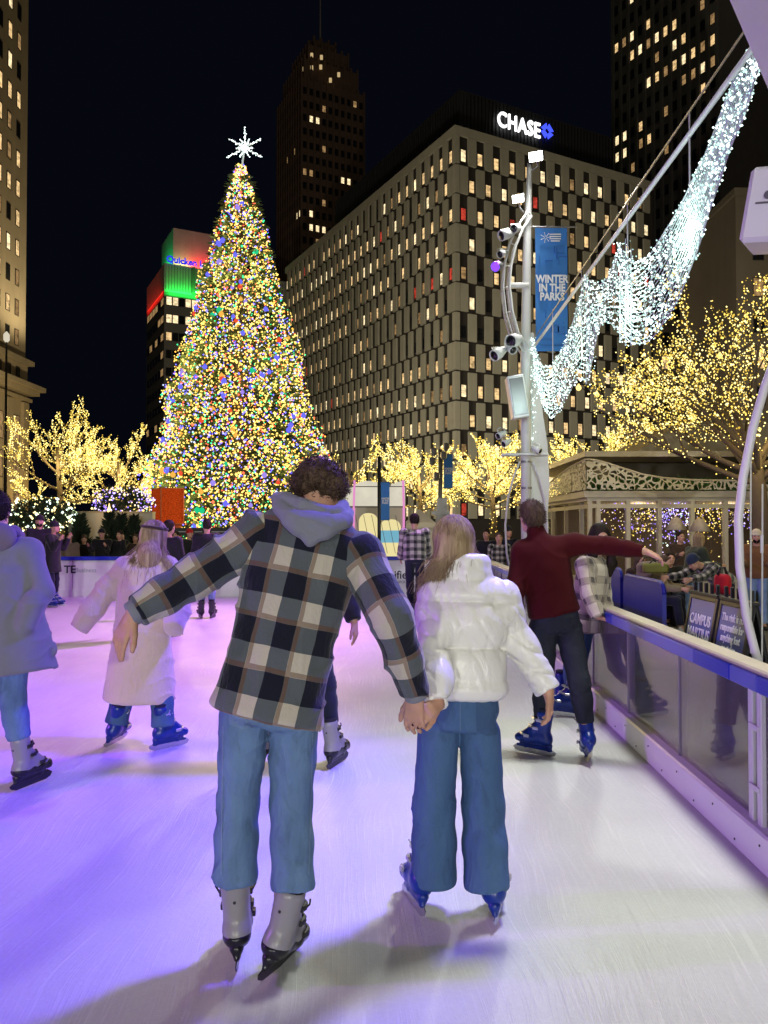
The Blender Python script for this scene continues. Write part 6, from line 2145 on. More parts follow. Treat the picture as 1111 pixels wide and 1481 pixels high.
def man_in_plaid():
    Y = 2.95
    jt = dict(sc=1.06, z0=0)
    jt['pel'] = P(391, 1003, 2.94); jt['neck'] = P(452, 742, 3.04)
    jt['head'] = P(464, 705, 3.10); jt['hf'] = unit(V(.45, 1, -.38)); jt['hu'] = unit(V(.16, .30, 1))
    jt['shL'] = P(374, 777, 3.02); jt['elL'] = P(280, 836, 2.96); jt['wrL'] = P(194, 886, 2.86)
    jt['shR'] = P(520, 806, 3.02); jt['elR'] = P(566, 892, 2.88); jt['wrR'] = P(601, 1003, 2.98)
    jt['hdL'] = unit(P(168, 935, 2.84) - jt['wrL']); jt['pnL'] = V(.55, .75, -.2); jt['curlL'] = (.15, .25, .35, .4); jt['thumbL'] = .1; jt['spreadL'] = .2
    jt['hdR'] = unit(P(598, 1048, 2.99) - jt['wrR']); jt['pnR'] = unit(V(.45, .85, .1)); jt['curlR'] = (.30, .36, .42, .5); jt['thumbR'] = .5
    jt['hipL'] = P(353, 1035, 2.95); jt['hipR'] = P(426, 1037, 2.95)
    jt['knL'] = P(345, 1160, 3.0); jt['knR'] = P(421, 1162, 2.97)
    jt['anL'] = P(343, 1331, 2.97); jt['anR'] = P(414, 1347, 2.885)
    for sd in 'LR': jt['an' + sd][2] = .168
    jt['toeL'] = unit(V(-.10, 1, -.06)); jt['upL'] = unit(V(-.05, .02, 1)); jt['toeR'] = unit(V(.42, 1, -.02)); jt['upR'] = unit(V(.26, .05, 1))
    jt['anL'] += V(0, 0, 0); jt['anR'] += V(-.012, 0, .0)
    topL, topR = P(341, 1266, 2.96), P(423, 1276, 2.89)
    def collar(s, at, r, f, ax, jt):
        # shirt tail and shoulder yoke
        s.cone(at(.90, -.10, -.01), at(.90, .10, -.01), .078, .078, .04)
    spec = dict(hands=True, skin=0, hs=1.03,
                bottom=dict(mat=MT['jeans'], r=(.090, .073, .076), calf=.074, top=dict(L=topL, R=topR), cuff=.066, fold=.0070, ring=1., hemdrop=.030),
                top=dict(mat=MT['plaid'], uv=True, ease=.022, hem=-.13, hemw=.214, hemd=.15, arm=(.083, .073, .060), fore=.067, fold=.013, crease=1.5, foldf=13, cuffup=.015, extra=collar, w=1.08),
                shoes='grey')
    root, k = person('tall man in cream and black plaid jacket with grey hood, holding a hand', jt, spec, vb=.0055, vc=.0065)
    at, r, f, ax = k['at'], k['r'], k['f'], k['ax']
    # shirt cuffs showing below the sleeves
    for sd in 'LR':
        mb = MB(); d = unit(jt['wr' + sd] - jt['el' + sd]); c = jt['wr' + sd] - d * .025; a3 = frame(d, UP)
        mb.lathe(c, [(.046, 0), (.050, .004), (.046, .040), (.041, .044), (.034, .036)], 18, ax=np.array([a3[0], a3[2], a3[1]]))
        mb.build('cuff', MT['hood'], root, True)
    sewn = sewer(root, k['legs']); pk = denim('washed pocket denim', (.10, .16, .26), .6); st_ = denim('pale seam denim', (.12, .18, .28), .6)
    sewn('pocket', lambda a, b: (329 + 40 * a + 3 * b, 1000 + 48 * b + 3 * a + 6 * b * (1 - abs(2 * a - 1))), pk)
    sewn('pocket', lambda a, b: (413 + 40 * a, 1006 + 46 * b - 1 * a + 6 * b * (1 - abs(2 * a - 1))), pk)
    sewn('seam', lambda a, b: (389 + 2 * a, 995 + 44 * b), st_, .004)
    sewn('seam', lambda a, b: (322 + 1.5 * a - 3 * b, 1050 + 215 * b), st_, .003)
    sewn('seam', lambda a, b: (452 + 1.5 * a - 6 * b, 1060 + 205 * b), st_, .003)
    # hood lying on the back: two rolled rims over a hanging pouch
    s = SDF(.007)
    q = lambda px, py, Y_: P(px, py, Y_)
    s.chain([q(401, 720, 3.07), q(406, 735, 2.97), q(424, 750, 2.905), q(452, 757, 2.885), q(480, 757, 2.90), q(500, 753, 2.95), q(503, 742, 3.05)], [.024, .030, .031, .031, .030, .028, .024], .012)
    s.chain([q(405, 719, 3.09), q(414, 722, 3.0), q(438, 732, 2.945), q(466, 742, 2.935), q(489, 742, 2.97), q(496, 731, 3.06)], [.024, .028, .029, .029, .027, .026], .008)
    s.chain([q(410, 741, 2.935), q(432, 762, 2.885), q(449, 781, 2.882), q(470, 767, 2.882), q(496, 757, 2.91)], [.020, .030, .020, .030, .020], .03)
    s.ell(q(449, 757, 2.90), (.105, .035, .045), np.array([unit(V(1, .05, -.14)), V(0, 1, 0), unit(V(.14, 0, 1))]), .02)
    s.disp(lambda p: .003 * wob(p, 30, 5, 7) - .003 * ridge(p, unit(V(.25, 0, 1)), 60, 8, 1.6, 3, 9))
    v, fc = s.mesh(); mesh_np('hood', v, fc, MT['hood'], root, True)
    # mop of curls: a full cap plus many small coils
    hax = k['hax']; Lh = k['Lh']
    s = SDF(.007)
    hcn = P(461, 690, 3.085)
    s.ell(hcn, (.094, .104, .078), np.array([unit(V(1, 0, -.14)), V(0, 1, 0), unit(V(.14, 0, 1))]), .02)
    s.ell(P(443, 700, 3.06), (.055, .075, .042), None, .03); s.ell(P(480, 702, 3.07), (.052, .07, .046), None, .03); s.ell(P(491, 706, 3.12), (.026, .045, .03), None, .03)
    s.disp(lambda p: .010 * wob(p, 62, 9, 8) + .005 * wob(p, 130, 10, 6))
    v, fc = s.mesh(); mesh_np('hair', v, fc, HB, root, True)
    g = np.random.default_rng(5); paths = []
    cn = v[fc].mean(1); pick = g.choice(len(cn), 1100)
    nrm = np.cross(v[fc[:, 1]] - v[fc[:, 0]], v[fc[:, 2]] - v[fc[:, 0]]); nrm /= np.linalg.norm(nrm, axis=1)[:, None] + 1e-9
    for i in pick:
        p0 = cn[i]; n_ = nrm[i]; d = unit(n_ * .55 + g.normal(size=3) * .7 + V(0, 0, -.35)); e1 = unit(np.cross(d, g.normal(size=3))); e2 = np.cross(d, e1)
        L_ = .020 + .018 * g.random(); rr = .004 + .004 * g.random(); tn = 1.2 + g.random()
        paths.append([p0 - n_ * .004 + d * L_ * t + (e1 * math.cos(t * tn * 6.28) + e2 * math.sin(t * tn * 6.28)) * rr for t in np.linspace(0, 1, 8)])
    strands(root, paths, .0022, HB, 'curl')
man_in_plaid()


def long_hair(root, k, mat, ends, n, seed, r0=.0028, cap=True, vol=1.0, part=.0, back=True):
    """ends: list of (point, spread radius, weight) the locks hang to"""
    hax, Lh, sc = k['hax'], k['Lh'], k['sc']
    g = np.random.default_rng(seed); paths = []
    r, f, u = hax
    wts = np.array([e[2] for e in ends], float); wts /= wts.sum()
    for i in range(n):
        az = g.uniform(-2.35, 2.35) if back else g.uniform(-PI, PI)          # 0 = straight back
        th0 = g.uniform(.05, .95) ** .8 * 1.15
        x, y = math.sin(az), -math.cos(az)
        def on(th, s_): return Lh(.082 * s_ * x * math.sin(th), -.016 + .100 * s_ * y * math.sin(th), .036 + .094 * s_ * math.cos(th))
        bump_ = vol * (1.02 + .10 * g.random())
        pts = [on(th0 + (1.75 - th0) * t, bump_ * (1 + .05 * t)) for t in np.linspace(0, 1, 6)]
        j = g.choice(len(ends), p=wts)
        # keep left locks on the left
        e = ends[j][0] + g.normal(size=3) * ends[j][1] * V(1, .5, .8) * (2.2 if i % 14 == 0 else 1.)
        p0 = pts[-1]; d0 = unit(pts[-1] - pts[-2]); L = np.linalg.norm(e - p0)
        c1 = p0 + d0 * L * .35 + V(0, 0, -.04); c2 = e + V(0, 0, 1) * L * .35 + (p0 - e) * .12
        for t in np.linspace(0, 1, 9)[1:]:
            q = (1 - t) ** 3 * p0 + 3 * (1 - t) ** 2 * t * c1 + 3 * (1 - t) * t * t * c2 + t ** 3 * e
            pts.append(q + .004 * V(math.sin(t * 9 + i), math.cos(t * 7 + i), 0) * t)
        paths.append(pts)
    return strands(root, paths, r0 * sc, mat, 'hair_lock', 3)


def woman_in_white():
    jt = dict(sc=.96, z0=0)
    jt['pel'] = P(668, 1022, 3.33); jt['neck'] = P(672, 826, 3.38)
    jt['head'] = P(656, 788, 3.42); jt['hf'] = unit(V(-.25, 1, -.10)); jt['hu'] = unit(V(-.14, .12, 1))
    jt['shL'] = P(632, 866, 3.38); jt['elL'] = P(627, 944, 3.21); jt['wrL'] = P(633, 1019, 3.07)
    jt['shR'] = P(724, 870, 3.38); jt['elR'] = P(757, 936, 3.36); jt['wrR'] = P(793, 1000, 3.30)
    jt['hdL'] = unit(P(606, 1037, 2.97) - P(633, 1019, 3.07)); jt['pnL'] = unit(V(-.10, .85, -.35)); jt['curlL'] = (.42, .46, .5, .55); jt['thumbL'] = .6
    jt['hdR'] = unit(V(.12, -.1, -1)); jt['pnR'] = V(-1, .2, 0); jt['curlR'] = (.5, .5, .55, .6)
    jt['hipL'] = P(634, 1062, 3.34); jt['hipR'] = P(694, 1062, 3.34)
    jt['knL'] = P(628, 1165, 3.38); jt['knR'] = P(699, 1165, 3.36)
    jt['anL'] = P(610, 1280, 3.37); jt['anR'] = P(713, 1288, 3.29)
    for sd in 'LR': jt['an' + sd][2] = .168
    jt['toeL'] = unit(V(-.26, 1, 0)); jt['toeR'] = unit(V(.26, 1, 0)); jt['upL'] = unit(V(.16, .12, 1)); jt['upR'] = unit(V(-.13, .12, 1))
    hemL, hemR = P(628, 1268, 3.36), P(704, 1276, 3.30)
    def collar(s, at, r, f, ax, jt):
        c = [at(.99, .085 * math.sin(a), .01 - .08 * math.cos(a)) for a in np.linspace(-2.4, 2.4, 9)]
        s.chain(c, [.038] * 9, .02); s.chain([p + ax * .045 for p in c], [.032] * 9, .02)
        # puffed hem
        s.loft([(at(.07), .182, .14), (at(.14), .20, .155), (at(.21), .185, .14)], r, .03, 2.4, .03)
    spec = dict(fem=True, skin=0, nails='L',
                bottom=dict(mat=MT['jeans2'], r=(.093, .093, .103), calf=.096, top=dict(L=hemL, R=hemR), fold=.005, ring=.12, hemdrop=.03, k=.012, cw=.107),
                top=dict(mat=MT['puffer'], name='puffer_jacket', ease=.032, hem=.08, hemw=.185, hemd=.14, arm=(.080, .063, .056), fore=.063, fold=.0, puff=(.034, 3.0), puffo=-.32, cuffup=.012, extra=collar, w=1.0),
                shoes='blue')
    root, k = person('blonde woman in white puffer jacket and wide blue jeans', jt, spec, vb=.0055, vc=.007)
    at, r, f, ax = k['at'], k['r'], k['f'], k['ax']
    # hair cap and long locks falling over her left shoulder
    s = SDF(.006); Lh = k['Lh']; hax = k['hax']
    s.ell(Lh(0, -.018, .034), (.088, .104, .096), hax, .01)
    s.ell(Lh(-.02, -.06, -.05), (.08, .055, .10), hax, .05)
    s.chain([Lh(-.02, -.075, -.06), P(640, 822, 3.36), P(622, 842, 3.36)], [.062, .052, .030], .05, (V(0, 1, 0), .6))
    s.ell(Lh(.03, .10, -.03), (.075, .085, .085), hax, .02, 's')
    s.disp(lambda p: .003 * wob(p, 70, 3, 7, (1, 1, .25)))
    v, fc = s.mesh(); mesh_np('hair', v, fc, HBL, root, True)
    long_hair(root, k, HBL, [(P(618, 850, 3.34), .022, 4), (P(634, 838, 3.31), .024, 4), (P(655, 826, 3.30), .022, 2.5), (P(606, 866, 3.36), .012, 1), (P(688, 812, 3.40), .010, .7)], 1150, 4, .0020)
    sewn = sewer(root, k['legs'])
    pk = denim('darker pocket denim', (.028, .064, .14), .4)
    sewn('pocket', lambda a, b: (688 + 31 * a + 1.5 * b, 998 + 60 * b + 4 * a + (5 * b * (1 - abs(2 * a - 1)))), pk)
    sewn('pocket_hem', lambda a, b: (688.5 + 30 * a, 1000 + 5 * b + 4 * a), denim('pocket hem denim', (.09, .16, .27), .6), .0065)
    sewn('seam', lambda a, b: (665 + 1.6 * a, 992 + 70 * b), denim('seam denim', (.07, .13, .23), .6), .004)
woman_in_white()


# ================================================================== OTHER SKATERS NEARBY
def red_man():
    jt = dict(sc=1.03, z0=0)
    jt['pel'] = P(803, 893, 5.60); jt['neck'] = P(778, 775, 5.64); jt['head'] = P(769, 748, 5.69); jt['hf'] = unit(V(-.2, 1, -.12)); jt['hu'] = unit(V(-.12, .1, 1))
    jt['shL'] = P(757, 797, 5.62); jt['elL'] = P(744, 852, 5.55); jt['wrL'] = P(747, 905, 5.62)
    jt['shR'] = P(832, 787, 5.62); jt['elR'] = P(884, 790, 5.55); jt['wrR'] = P(931, 797, 5.42); jt['hdR'] = unit(V(1, -.2, -.35)); jt['pnR'] = V(0, .1, -1); jt['curlR'] = (.4, .5, .5, .5); jt['thumbR'] = .2
    jt['hipL'] = P(785, 908, 5.62); jt['hipR'] = P(822, 908, 5.62); jt['knL'] = P(786, 985, 5.70); jt['knR'] = P(838, 985, 5.50)
    jt['anL'] = P(784, 1050, 5.62); jt['anR'] = P(849, 1058, 5.47); jt['anL'][2] = .165; jt['anR'][2] = .19
    jt['toeL'] = unit(V(-.9, .55, .05)); jt['upL'] = unit(V(.06, 0, 1)); jt['toeR'] = unit(V(.1, 1, -.55)); jt['upR'] = unit(V(-.02, .5, 1))
    spec = dict(skin=0, bottom=dict(mat=MT['jeans3'], r=(.098, .074, .062), calf=.07, top=.10, fold=.007),
                top=dict(mat=MT['red'], name='sweater', ease=.016, hem=.02, hemw=.172, hemd=.125, arm=(.072, .062, .045), fore=.054, fold=.007, neckr=.066, neckh=.62, w=1.06),
                hair=('short', HB), shoes='blue')
    person('man in burgundy sweater skating with one arm stretched over the barrier', jt, spec, vb=.007, vc=.009)
red_man()


def beige_woman():
    jt = dict(sc=.96, z0=0)
    jt['pel'] = P(207, 905, 5.86); jt['neck'] = P(214, 805, 5.90); jt['head'] = P(224, 777, 5.96); jt['hf'] = unit(V(.5, 1, -.1)); jt['hu'] = unit(V(.15, .1, 1))
    jt['shL'] = P(183, 822, 5.88); jt['elL'] = P(158, 848, 5.86); jt['wrL'] = P(132, 884, 5.82)
    jt['shR'] = P(243, 820, 5.9); jt['elR'] = P(262, 860, 5.95); jt['wrR'] = P(255, 890, 5.75)
    jt['hipL'] = P(192, 920, 5.88); jt['hipR'] = P(226, 920, 5.88); jt['knL'] = P(183, 985, 5.9); jt['knR'] = P(234, 985, 5.85)
    jt['anL'] = P(168, 1052, 5.84); jt['anR'] = P(236, 1052, 5.78); jt['anL'][2] = .17; jt['anR'][2] = .165
    jt['toeL'] = unit(V(.25, 1, .12)); jt['upL'] = unit(V(.25, -.1, 1)); jt['toeR'] = unit(V(.75, .7, 0)); jt['upR'] = UP.copy()
    def flare(s, at, r, f, ax, jt):
        s.loft([(P(200, 1013, 5.86), .265, .21), (P(203, 985, 5.86), .255, .20), (P(207, 900, 5.87), .205, .16), (P(210, 850, 5.88), .19, .15)], V(1, 0, 0), .05, 2.3, .025)
        s.chain([at(.98, .075 * math.sin(a), .01 - .07 * math.cos(a)) for a in np.linspace(-2.3, 2.3, 8)], [.045] * 8, .03)
    spec = dict(fem=True, skin=0, bottom=dict(mat=MT['jeans2'], r=(.085, .074, .090), top=.02, fold=.004),
                top=dict(mat=MT['beige'], name='coat', ease=.035, hem=-.1, hemw=.21, hemd=.17, arm=(.082, .088, .075), fore=.092, fold=.012, foldf=11, cuffup=-.15, extra=flare, w=1.0),
                shoes='blue')
    root, k = person('long haired woman in pale pink fleece coat gliding with her arm held out', jt, spec, vb=.007, vc=.010)
    s = SDF(.008); Lh, hax = k['Lh'], k['hax']
    s.ell(Lh(0, -.018, .034), (.088, .104, .096), hax, .01); s.chain([Lh(0, -.06, -.02), P(216, 805, 5.83), P(212, 825, 5.80)], [.075, .085, .05], .05, (V(0, 1, 0), .6)); s.ell(Lh(0, .11, -.03), (.075, .085, .085), hax, .02, 's')
    s.disp(lambda p: .004 * wob(p, 70, 3, 7, (1, 1, .25)))
    v, fc = s.mesh(); mesh_np('hair', v, fc, HBL, root, True)
    long_hair(root, k, HBL, [(P(203, 838, 5.78), .030, 3), (P(192, 824, 5.8), .022, 2), (P(216, 845, 5.78), .032, 2), (P(244, 828, 5.82), .022, 2)], 900, 7, .0027)
    mb = MB(); mb.chain if False else None
    mb.tube([Lh(.09 * math.cos(a), -.015 + .108 * math.sin(a), .075) for a in np.linspace(0, 2 * PI, 20)], .012, 6); mb.build('headband', MT['dark_brown'], root, True)
beige_woman()


def grey_coat_man():
    jt = dict(sc=1.04, z0=0)
    jt['pel'] = P(6, 905, 4.9); jt['neck'] = P(0, 772, 4.95); jt['head'] = P(-6, 738, 5.02); jt['hf'] = unit(V(-.2, 1, -.1)); jt['hu'] = unit(V(-.02, .12, 1))
    jt['shL'] = P(-46, 800, 4.95); jt['elL'] = P(-66, 860, 4.9); jt['wrL'] = P(-50, 905, 4.85)
    jt['shR'] = P(42, 798, 4.95); jt['elR'] = P(62, 855, 4.86); jt['wrR'] = P(34, 902, 4.84); jt['hdR'] = unit(V(-.4, .3, -1))
    jt['hipL'] = P(-14, 922, 4.92); jt['hipR'] = P(22, 922, 4.92); jt['knL'] = P(-50, 1000, 5.0); jt['knR'] = P(18, 1010, 4.92)
    jt['anL'] = P(-70, 1080, 5.1); jt['anR'] = P(34, 1098, 4.93); jt['anL'][2] = .165; jt['anR'][2] = .168
    jt['toeR'] = unit(V(.45, 1, 0)); jt['upR'] = unit(V(-.08, 0, 1)); jt['toeL'] = unit(V(-.3, 1, 0))
    def flare(s, at, r, f, ax, jt):
        s.loft([(P(16, 975, 4.88), .27, .22), (P(14, 940, 4.88), .255, .21), (P(8, 880, 4.9), .215, .17), (P(2, 830, 4.93), .20, .15)], unit(V(1, 0, .12)), .05, 2.3, .02)
        s.cone(P(40, 930, 4.85), P(76, 940, 4.9), .10, .03, .06, (V(0, 1, 0), .5))
        s.cone(P(50, 870, 4.80), P(38, 905, 4.76), .07, .06, .03)
    spec = dict(skin=0, bottom=dict(mat=MT['jeans'], r=(.092, .076, .068), top=.16, fold=.007, ring=1.),
                top=dict(mat=MT['grey_coat'], name='coat', ease=.014, hem=-.1, hemw=.21, hemd=.17, arm=(.074, .066, .058), fold=.010, crease=1.2, foldf=10, extra=flare, w=1.04),
                hoodie=MT['hoodie'], hair=('short', HD), shoes='grey')
    person('person in long grey coat and grey skates cut off by the left edge', jt, spec, vb=.008, vc=.010)
grey_coat_man()


def dark_man():
    jt = pose(-.53, 5.37, 1.74, -4, aL=(0, 14, 18), aR=(8, 14, 20))
    jt['shR'] = P(488, 812, 5.35); jt['elR'] = P(503, 862, 5.32); jt['wrR'] = P(512, 898, 5.26); jt['hdR'] = unit(V(.15, -.1, -1)); jt['pnR'] = unit(V(-1, .3, 0)); jt['curlR'] = (.25, .3, .4, .45)
    jt['pel'] = P(436, 905, 5.38); jt['hipL'] = P(416, 922, 5.4); jt['hipR'] = P(456, 922, 5.4); jt['knL'] = P(392, 990, 5.42); jt['knR'] = P(471, 990, 5.42)
    jt['anL'] = P(381, 1060, 5.42); jt['anR'] = P(481, 1066, 5.36); jt['anL'][2] = .165; jt['anR'][2] = .165
    jt['toeR'] = unit(V(.45, 1, 0)); jt['upR'] = unit(V(-.1, 0, 1)); jt['toeL'] = unit(V(-.3, 1, 0)); jt['upL'] = unit(V(.1, 0, 1))
    spec = dict(skin=0, bottom=dict(mat=MT['navy'], name='trousers', r=(.09, .07, .062), top=.15, fold=.008, ring=1.), top=dict(mat=MT['black'], ease=.02, hem=-.05, hemw=.18), hair=('short', HD), shoes='grey')
    person('person in black jacket and navy trousers, mostly hidden behind the man in plaid', jt, spec, vb=.008, vc=.010)
dark_man()


def masked_woman():
    jt = pose(1.50, 7.0, 1.66, 118, lean=8, aL=(25, 18, 30), aR=(8, 8, 20), turn=55)
    jt['pel'] = P(849, 893, 7.0); jt['neck'] = P(862, 802, 6.98); jt['head'] = P(868, 777, 6.95); jt['hf'] = unit(V(.12, -1, -.12)); jt['hu'] = unit(V(-.05, -.1, 1))
    jt['shR'] = P(845, 818, 6.85); jt['shL'] = P(871, 822, 7.1); jt['elR'] = P(852, 860, 6.74); jt['wrR'] = P(866, 893, 6.66); jt['hdR'] = unit(V(.9, .1, -.25)); jt['pnR'] = V(0, 0, -1)
    jt['elL'] = P(873, 858, 7.12); jt['wrL'] = P(877, 893, 6.98); jt['hdL'] = unit(V(.6, -.3, -.3)); jt['pnL'] = V(0, 0, -1)
    jt['hipL'] = P(846, 908, 7.1); jt['hipR'] = P(836, 908, 6.95); jt['knL'] = P(838, 962, 7.1); jt['knR'] = P(826, 965, 6.9); jt['anL'] = V(1.62, 7.1, .165); jt['anR'] = V(1.63, 6.75, .165)
    jt['toeL'] = unit(V(-.3, 1, 0)); jt['toeR'] = unit(V(-.97, .2, 0)); jt['upL'] = UP.copy(); jt['upR'] = unit(V(.1, 0, 1))
    spec = dict(fem=True, skin=0, headsc=.98, bottom=dict(mat=MT['jeans2'], r=(.088, .068, .06), top=.14, fold=.005), top=dict(mat=MT['plaid3'], uv=True, ease=.03, hem=-.22, hemw=.20, hemd=.15, arm=(.078, .072, .06), fold=.009), shoes='blue')
    root, k = person('dark haired woman in a white face mask and pale plaid overshirt leaning on the rail', jt, spec, vb=.007, vc=.010)
    Lh, hax = k['Lh'], k['hax']
    s = SDF(.007); s.ell(Lh(0, .052, -.055), (.062, .062, .052), hax, .01); s.ell(Lh(0, .02, -.02), (.052, .05, .09), hax, .01, 's')
    v, fc = s.mesh(); mesh_np('face_mask', v, fc, simple('white face mask', (.7, .68, .66), .8), root, True)
    s = SDF(.008); s.ell(Lh(0, -.02, .038), (.088, .102, .094), hax, .01)
    for q in (-1, 1): s.chain([Lh(q * .07, -.02, .0), Lh(q * .09, .02, -.12), Lh(q * .085, .07, -.25), Lh(q * .06, .085, -.36)], [.04, .042, .038, .015], .04)
    s.ell(Lh(0, .11, -.03), (.062, .085, .09), hax, .015, 's'); s.disp(lambda p: .004 * wob(p, 60, 3, 6, (1, 1, .3)))
    v, fc = s.mesh(); mesh_np('hair', v, fc, HD, root, True)
masked_woman()


# ================================================================== SKATERS FARTHER OFF
FG = 'skaters far down the rink'
jt = pose(PX(83, 16.2), 16.0, 1.62, 95, aL=(30, 5, 125), aR=(25, 5, 120), turn=-35)
person('skater in long black coat and bobble hat standing side on near the left boards', jt, dict(fem=True, skin=0, bottom=dict(mat=MT['navy'], name='trousers', r=(.085, .065, .058), fold=.004), top=dict(mat=MT['black'], name='coat', ease=.03, hem=-.62, hemw=.21, hemd=.17), hair=('pom', MT['black']), shoes='blue'), FG, .014, .016)
jt = pose(PX(69, 17.0), 16.6, 1.76, 150, aL=(40, 5, 70), aR=(20, 5, 60), turn=10)
person('man in black jacket and dark knit hat facing us beside the bobble hat skater', jt, dict(skin=0, beard=True, bottom=dict(mat=MT['navy'], name='trousers', fold=.004), top=dict(mat=MT['black'], ease=.035, hem=-.12), hair=('beanie', MT['black']), shoes='dark'), FG, .014, .016)
jt = pose(PX(600, 13.7), 13.7, 1.76, 0, lean=10, aL=(18, 6, 35), aR=(18, 6, 35), stance=.08, nod=25)
jt['anR'] += V(-.10, -.1, .0); jt['anL'] += V(.02, .15, 0)
person('skater in grey plaid wool jacket and black trousers seen from behind, left of the blonde', jt, dict(skin=0, bottom=dict(mat=MT['navy'], name='trousers', r=(.09, .066, .055), fold=.005), top=dict(mat=MT['plaid2'], uv=True, ease=.05, hem=-.06, hemw=.20, arm=(.085, .08, .065), fold=.01), hair=('short', HD), shoes='dark'), FG, .011, .012)
jt = pose(PX(303, 14.2), 14.0, 1.66, -10, aL=(10, 10, 30), aR=(10, 10, 30), stance=.10)
person('skater in light blue jeans and black top seen under the raised plaid sleeve', jt, dict(skin=0, bottom=dict(mat=MT['jeans4'], r=(.09, .07, .065), fold=.005), top=dict(mat=MT['black'], ease=.02, hem=-.02), hair=('short', HD), shoes='dark'), FG, .013, .014)
jt = pose(PX(243, 11.6), 11.6, 1.62, 20, stance=.05, aL=(15, 6, 25), aR=(15, 6, 25))
person('skater in black clothes half hidden behind the pale pink coat', jt, dict(skin=0, bottom=dict(mat=MT['navy'], name='trousers', r=(.085, .06, .052), fold=.005), top=dict(mat=MT['black'], ease=.02), hair=('short', HD), shoes='dark'), FG, .013, .014)

# ================================================================== ONLOOKERS
def crowd(rows, group):
    for (lab, px, Y, H, face, top, hair, kw, ex) in rows:
        z0 = PLZ
        jt = pose(PX(px, Y), Y, H, face, z0, skates=False, **kw)
        sp = dict(skin=ex.get('skin', 0), fem=ex.get('fem', False), bottom=dict(mat=ex.get('bot', MT['navy']), name=ex.get('bn', 'trousers'), fold=.004, top=.05), top=dict(dict(mat=top, ease=.035, hem=-.14), **ex.get('tk', {})), hair=hair, shoes=ex.get('shoe', M['black']), beard=ex.get('beard', False))
        root, k = person(lab, jt, sp, group, ex.get('vb', .015), ex.get('vc', .016))
        if ex.get('lock'):
            Lh = k['Lh']; long_hair(root, k, ex['lock'], [(Lh(0, -.10, -.34), .03, 2), (Lh(.07, -.05, -.30), .02, 1), (Lh(-.07, -.05, -.30), .02, 1)], 160, 5, .006)


GB = 'onlookers behind the far boards'
crowd([
    ('onlooker in tan jacket behind the boards nearest the bobble hat skater', 101, 19.6, 1.55, 175, MT['tan'], ('short', HD), dict(), {}),
    ('onlooker in black coat bending low behind the left boards', 122, 20.2, 1.50, 160, MT['black'], ('short', HB), dict(nod=20), {}),
    ('onlooker in dark hooded coat standing under the tallest small conifer', 148, 19.7, 1.66, 178, MT['black'], ('beanie', MT['black']), dict(aL=(40, 5, 80), aR=(40, 5, 80)), {}),
    ('onlooker in black jacket lifting a hand to the face behind the left boards', 174, 20.0, 1.62, 190, MT['black'], ('short', HD), dict(aL=(60, 10, 110), aR=(10, 5, 20)), {}),
    ('onlooker in brown coat just left of the pale pink coat', 196, 20.4, 1.52, 170, MT['dark_brown'], ('short', HB), dict(), {}),
    ('onlooker in black jacket and red knit hat behind the boards', 273, 19.8, 1.66, 120, MT['black'], ('beanie', MT['redhat']), dict(), {}),
    ('dark haired onlooker with long hair below the grandstand band', 302, 20.2, 1.62, 185, MT['black'], ('long', HD, 'vol'), dict(), dict(fem=True)),
    ('onlooker in dark brown coat between the pale pink coat and the red hat', 256, 20.6, 1.6, 200, MT['dark_brown'], ('short', HD), dict(), {}),
    ('onlooker in black coat by the dark pole before the dome tent', 531, 20.8, 1.3, 170, MT['black'], ('short', HB), dict(), {}),
    ('onlooker in dark coat just right of the blonde near the corner of the rink', 704, 17.6, 1.66, 200, MT['black'], ('short', HD), dict(), {}),
    ('onlooker in dark checked shirt left of the red sweater', 722, 16.2, 1.60, 190, MT['plaid4'], ('short', HB), dict(), dict(tk=dict(uv=True))),
    ('onlooker in dark navy parka close by the far light column', 734, 17.2, 1.72, 160, MT['navy'], ('beanie', MT['black']), dict(), {}),
], GB)
GR = 'people resting outside the pavilion'
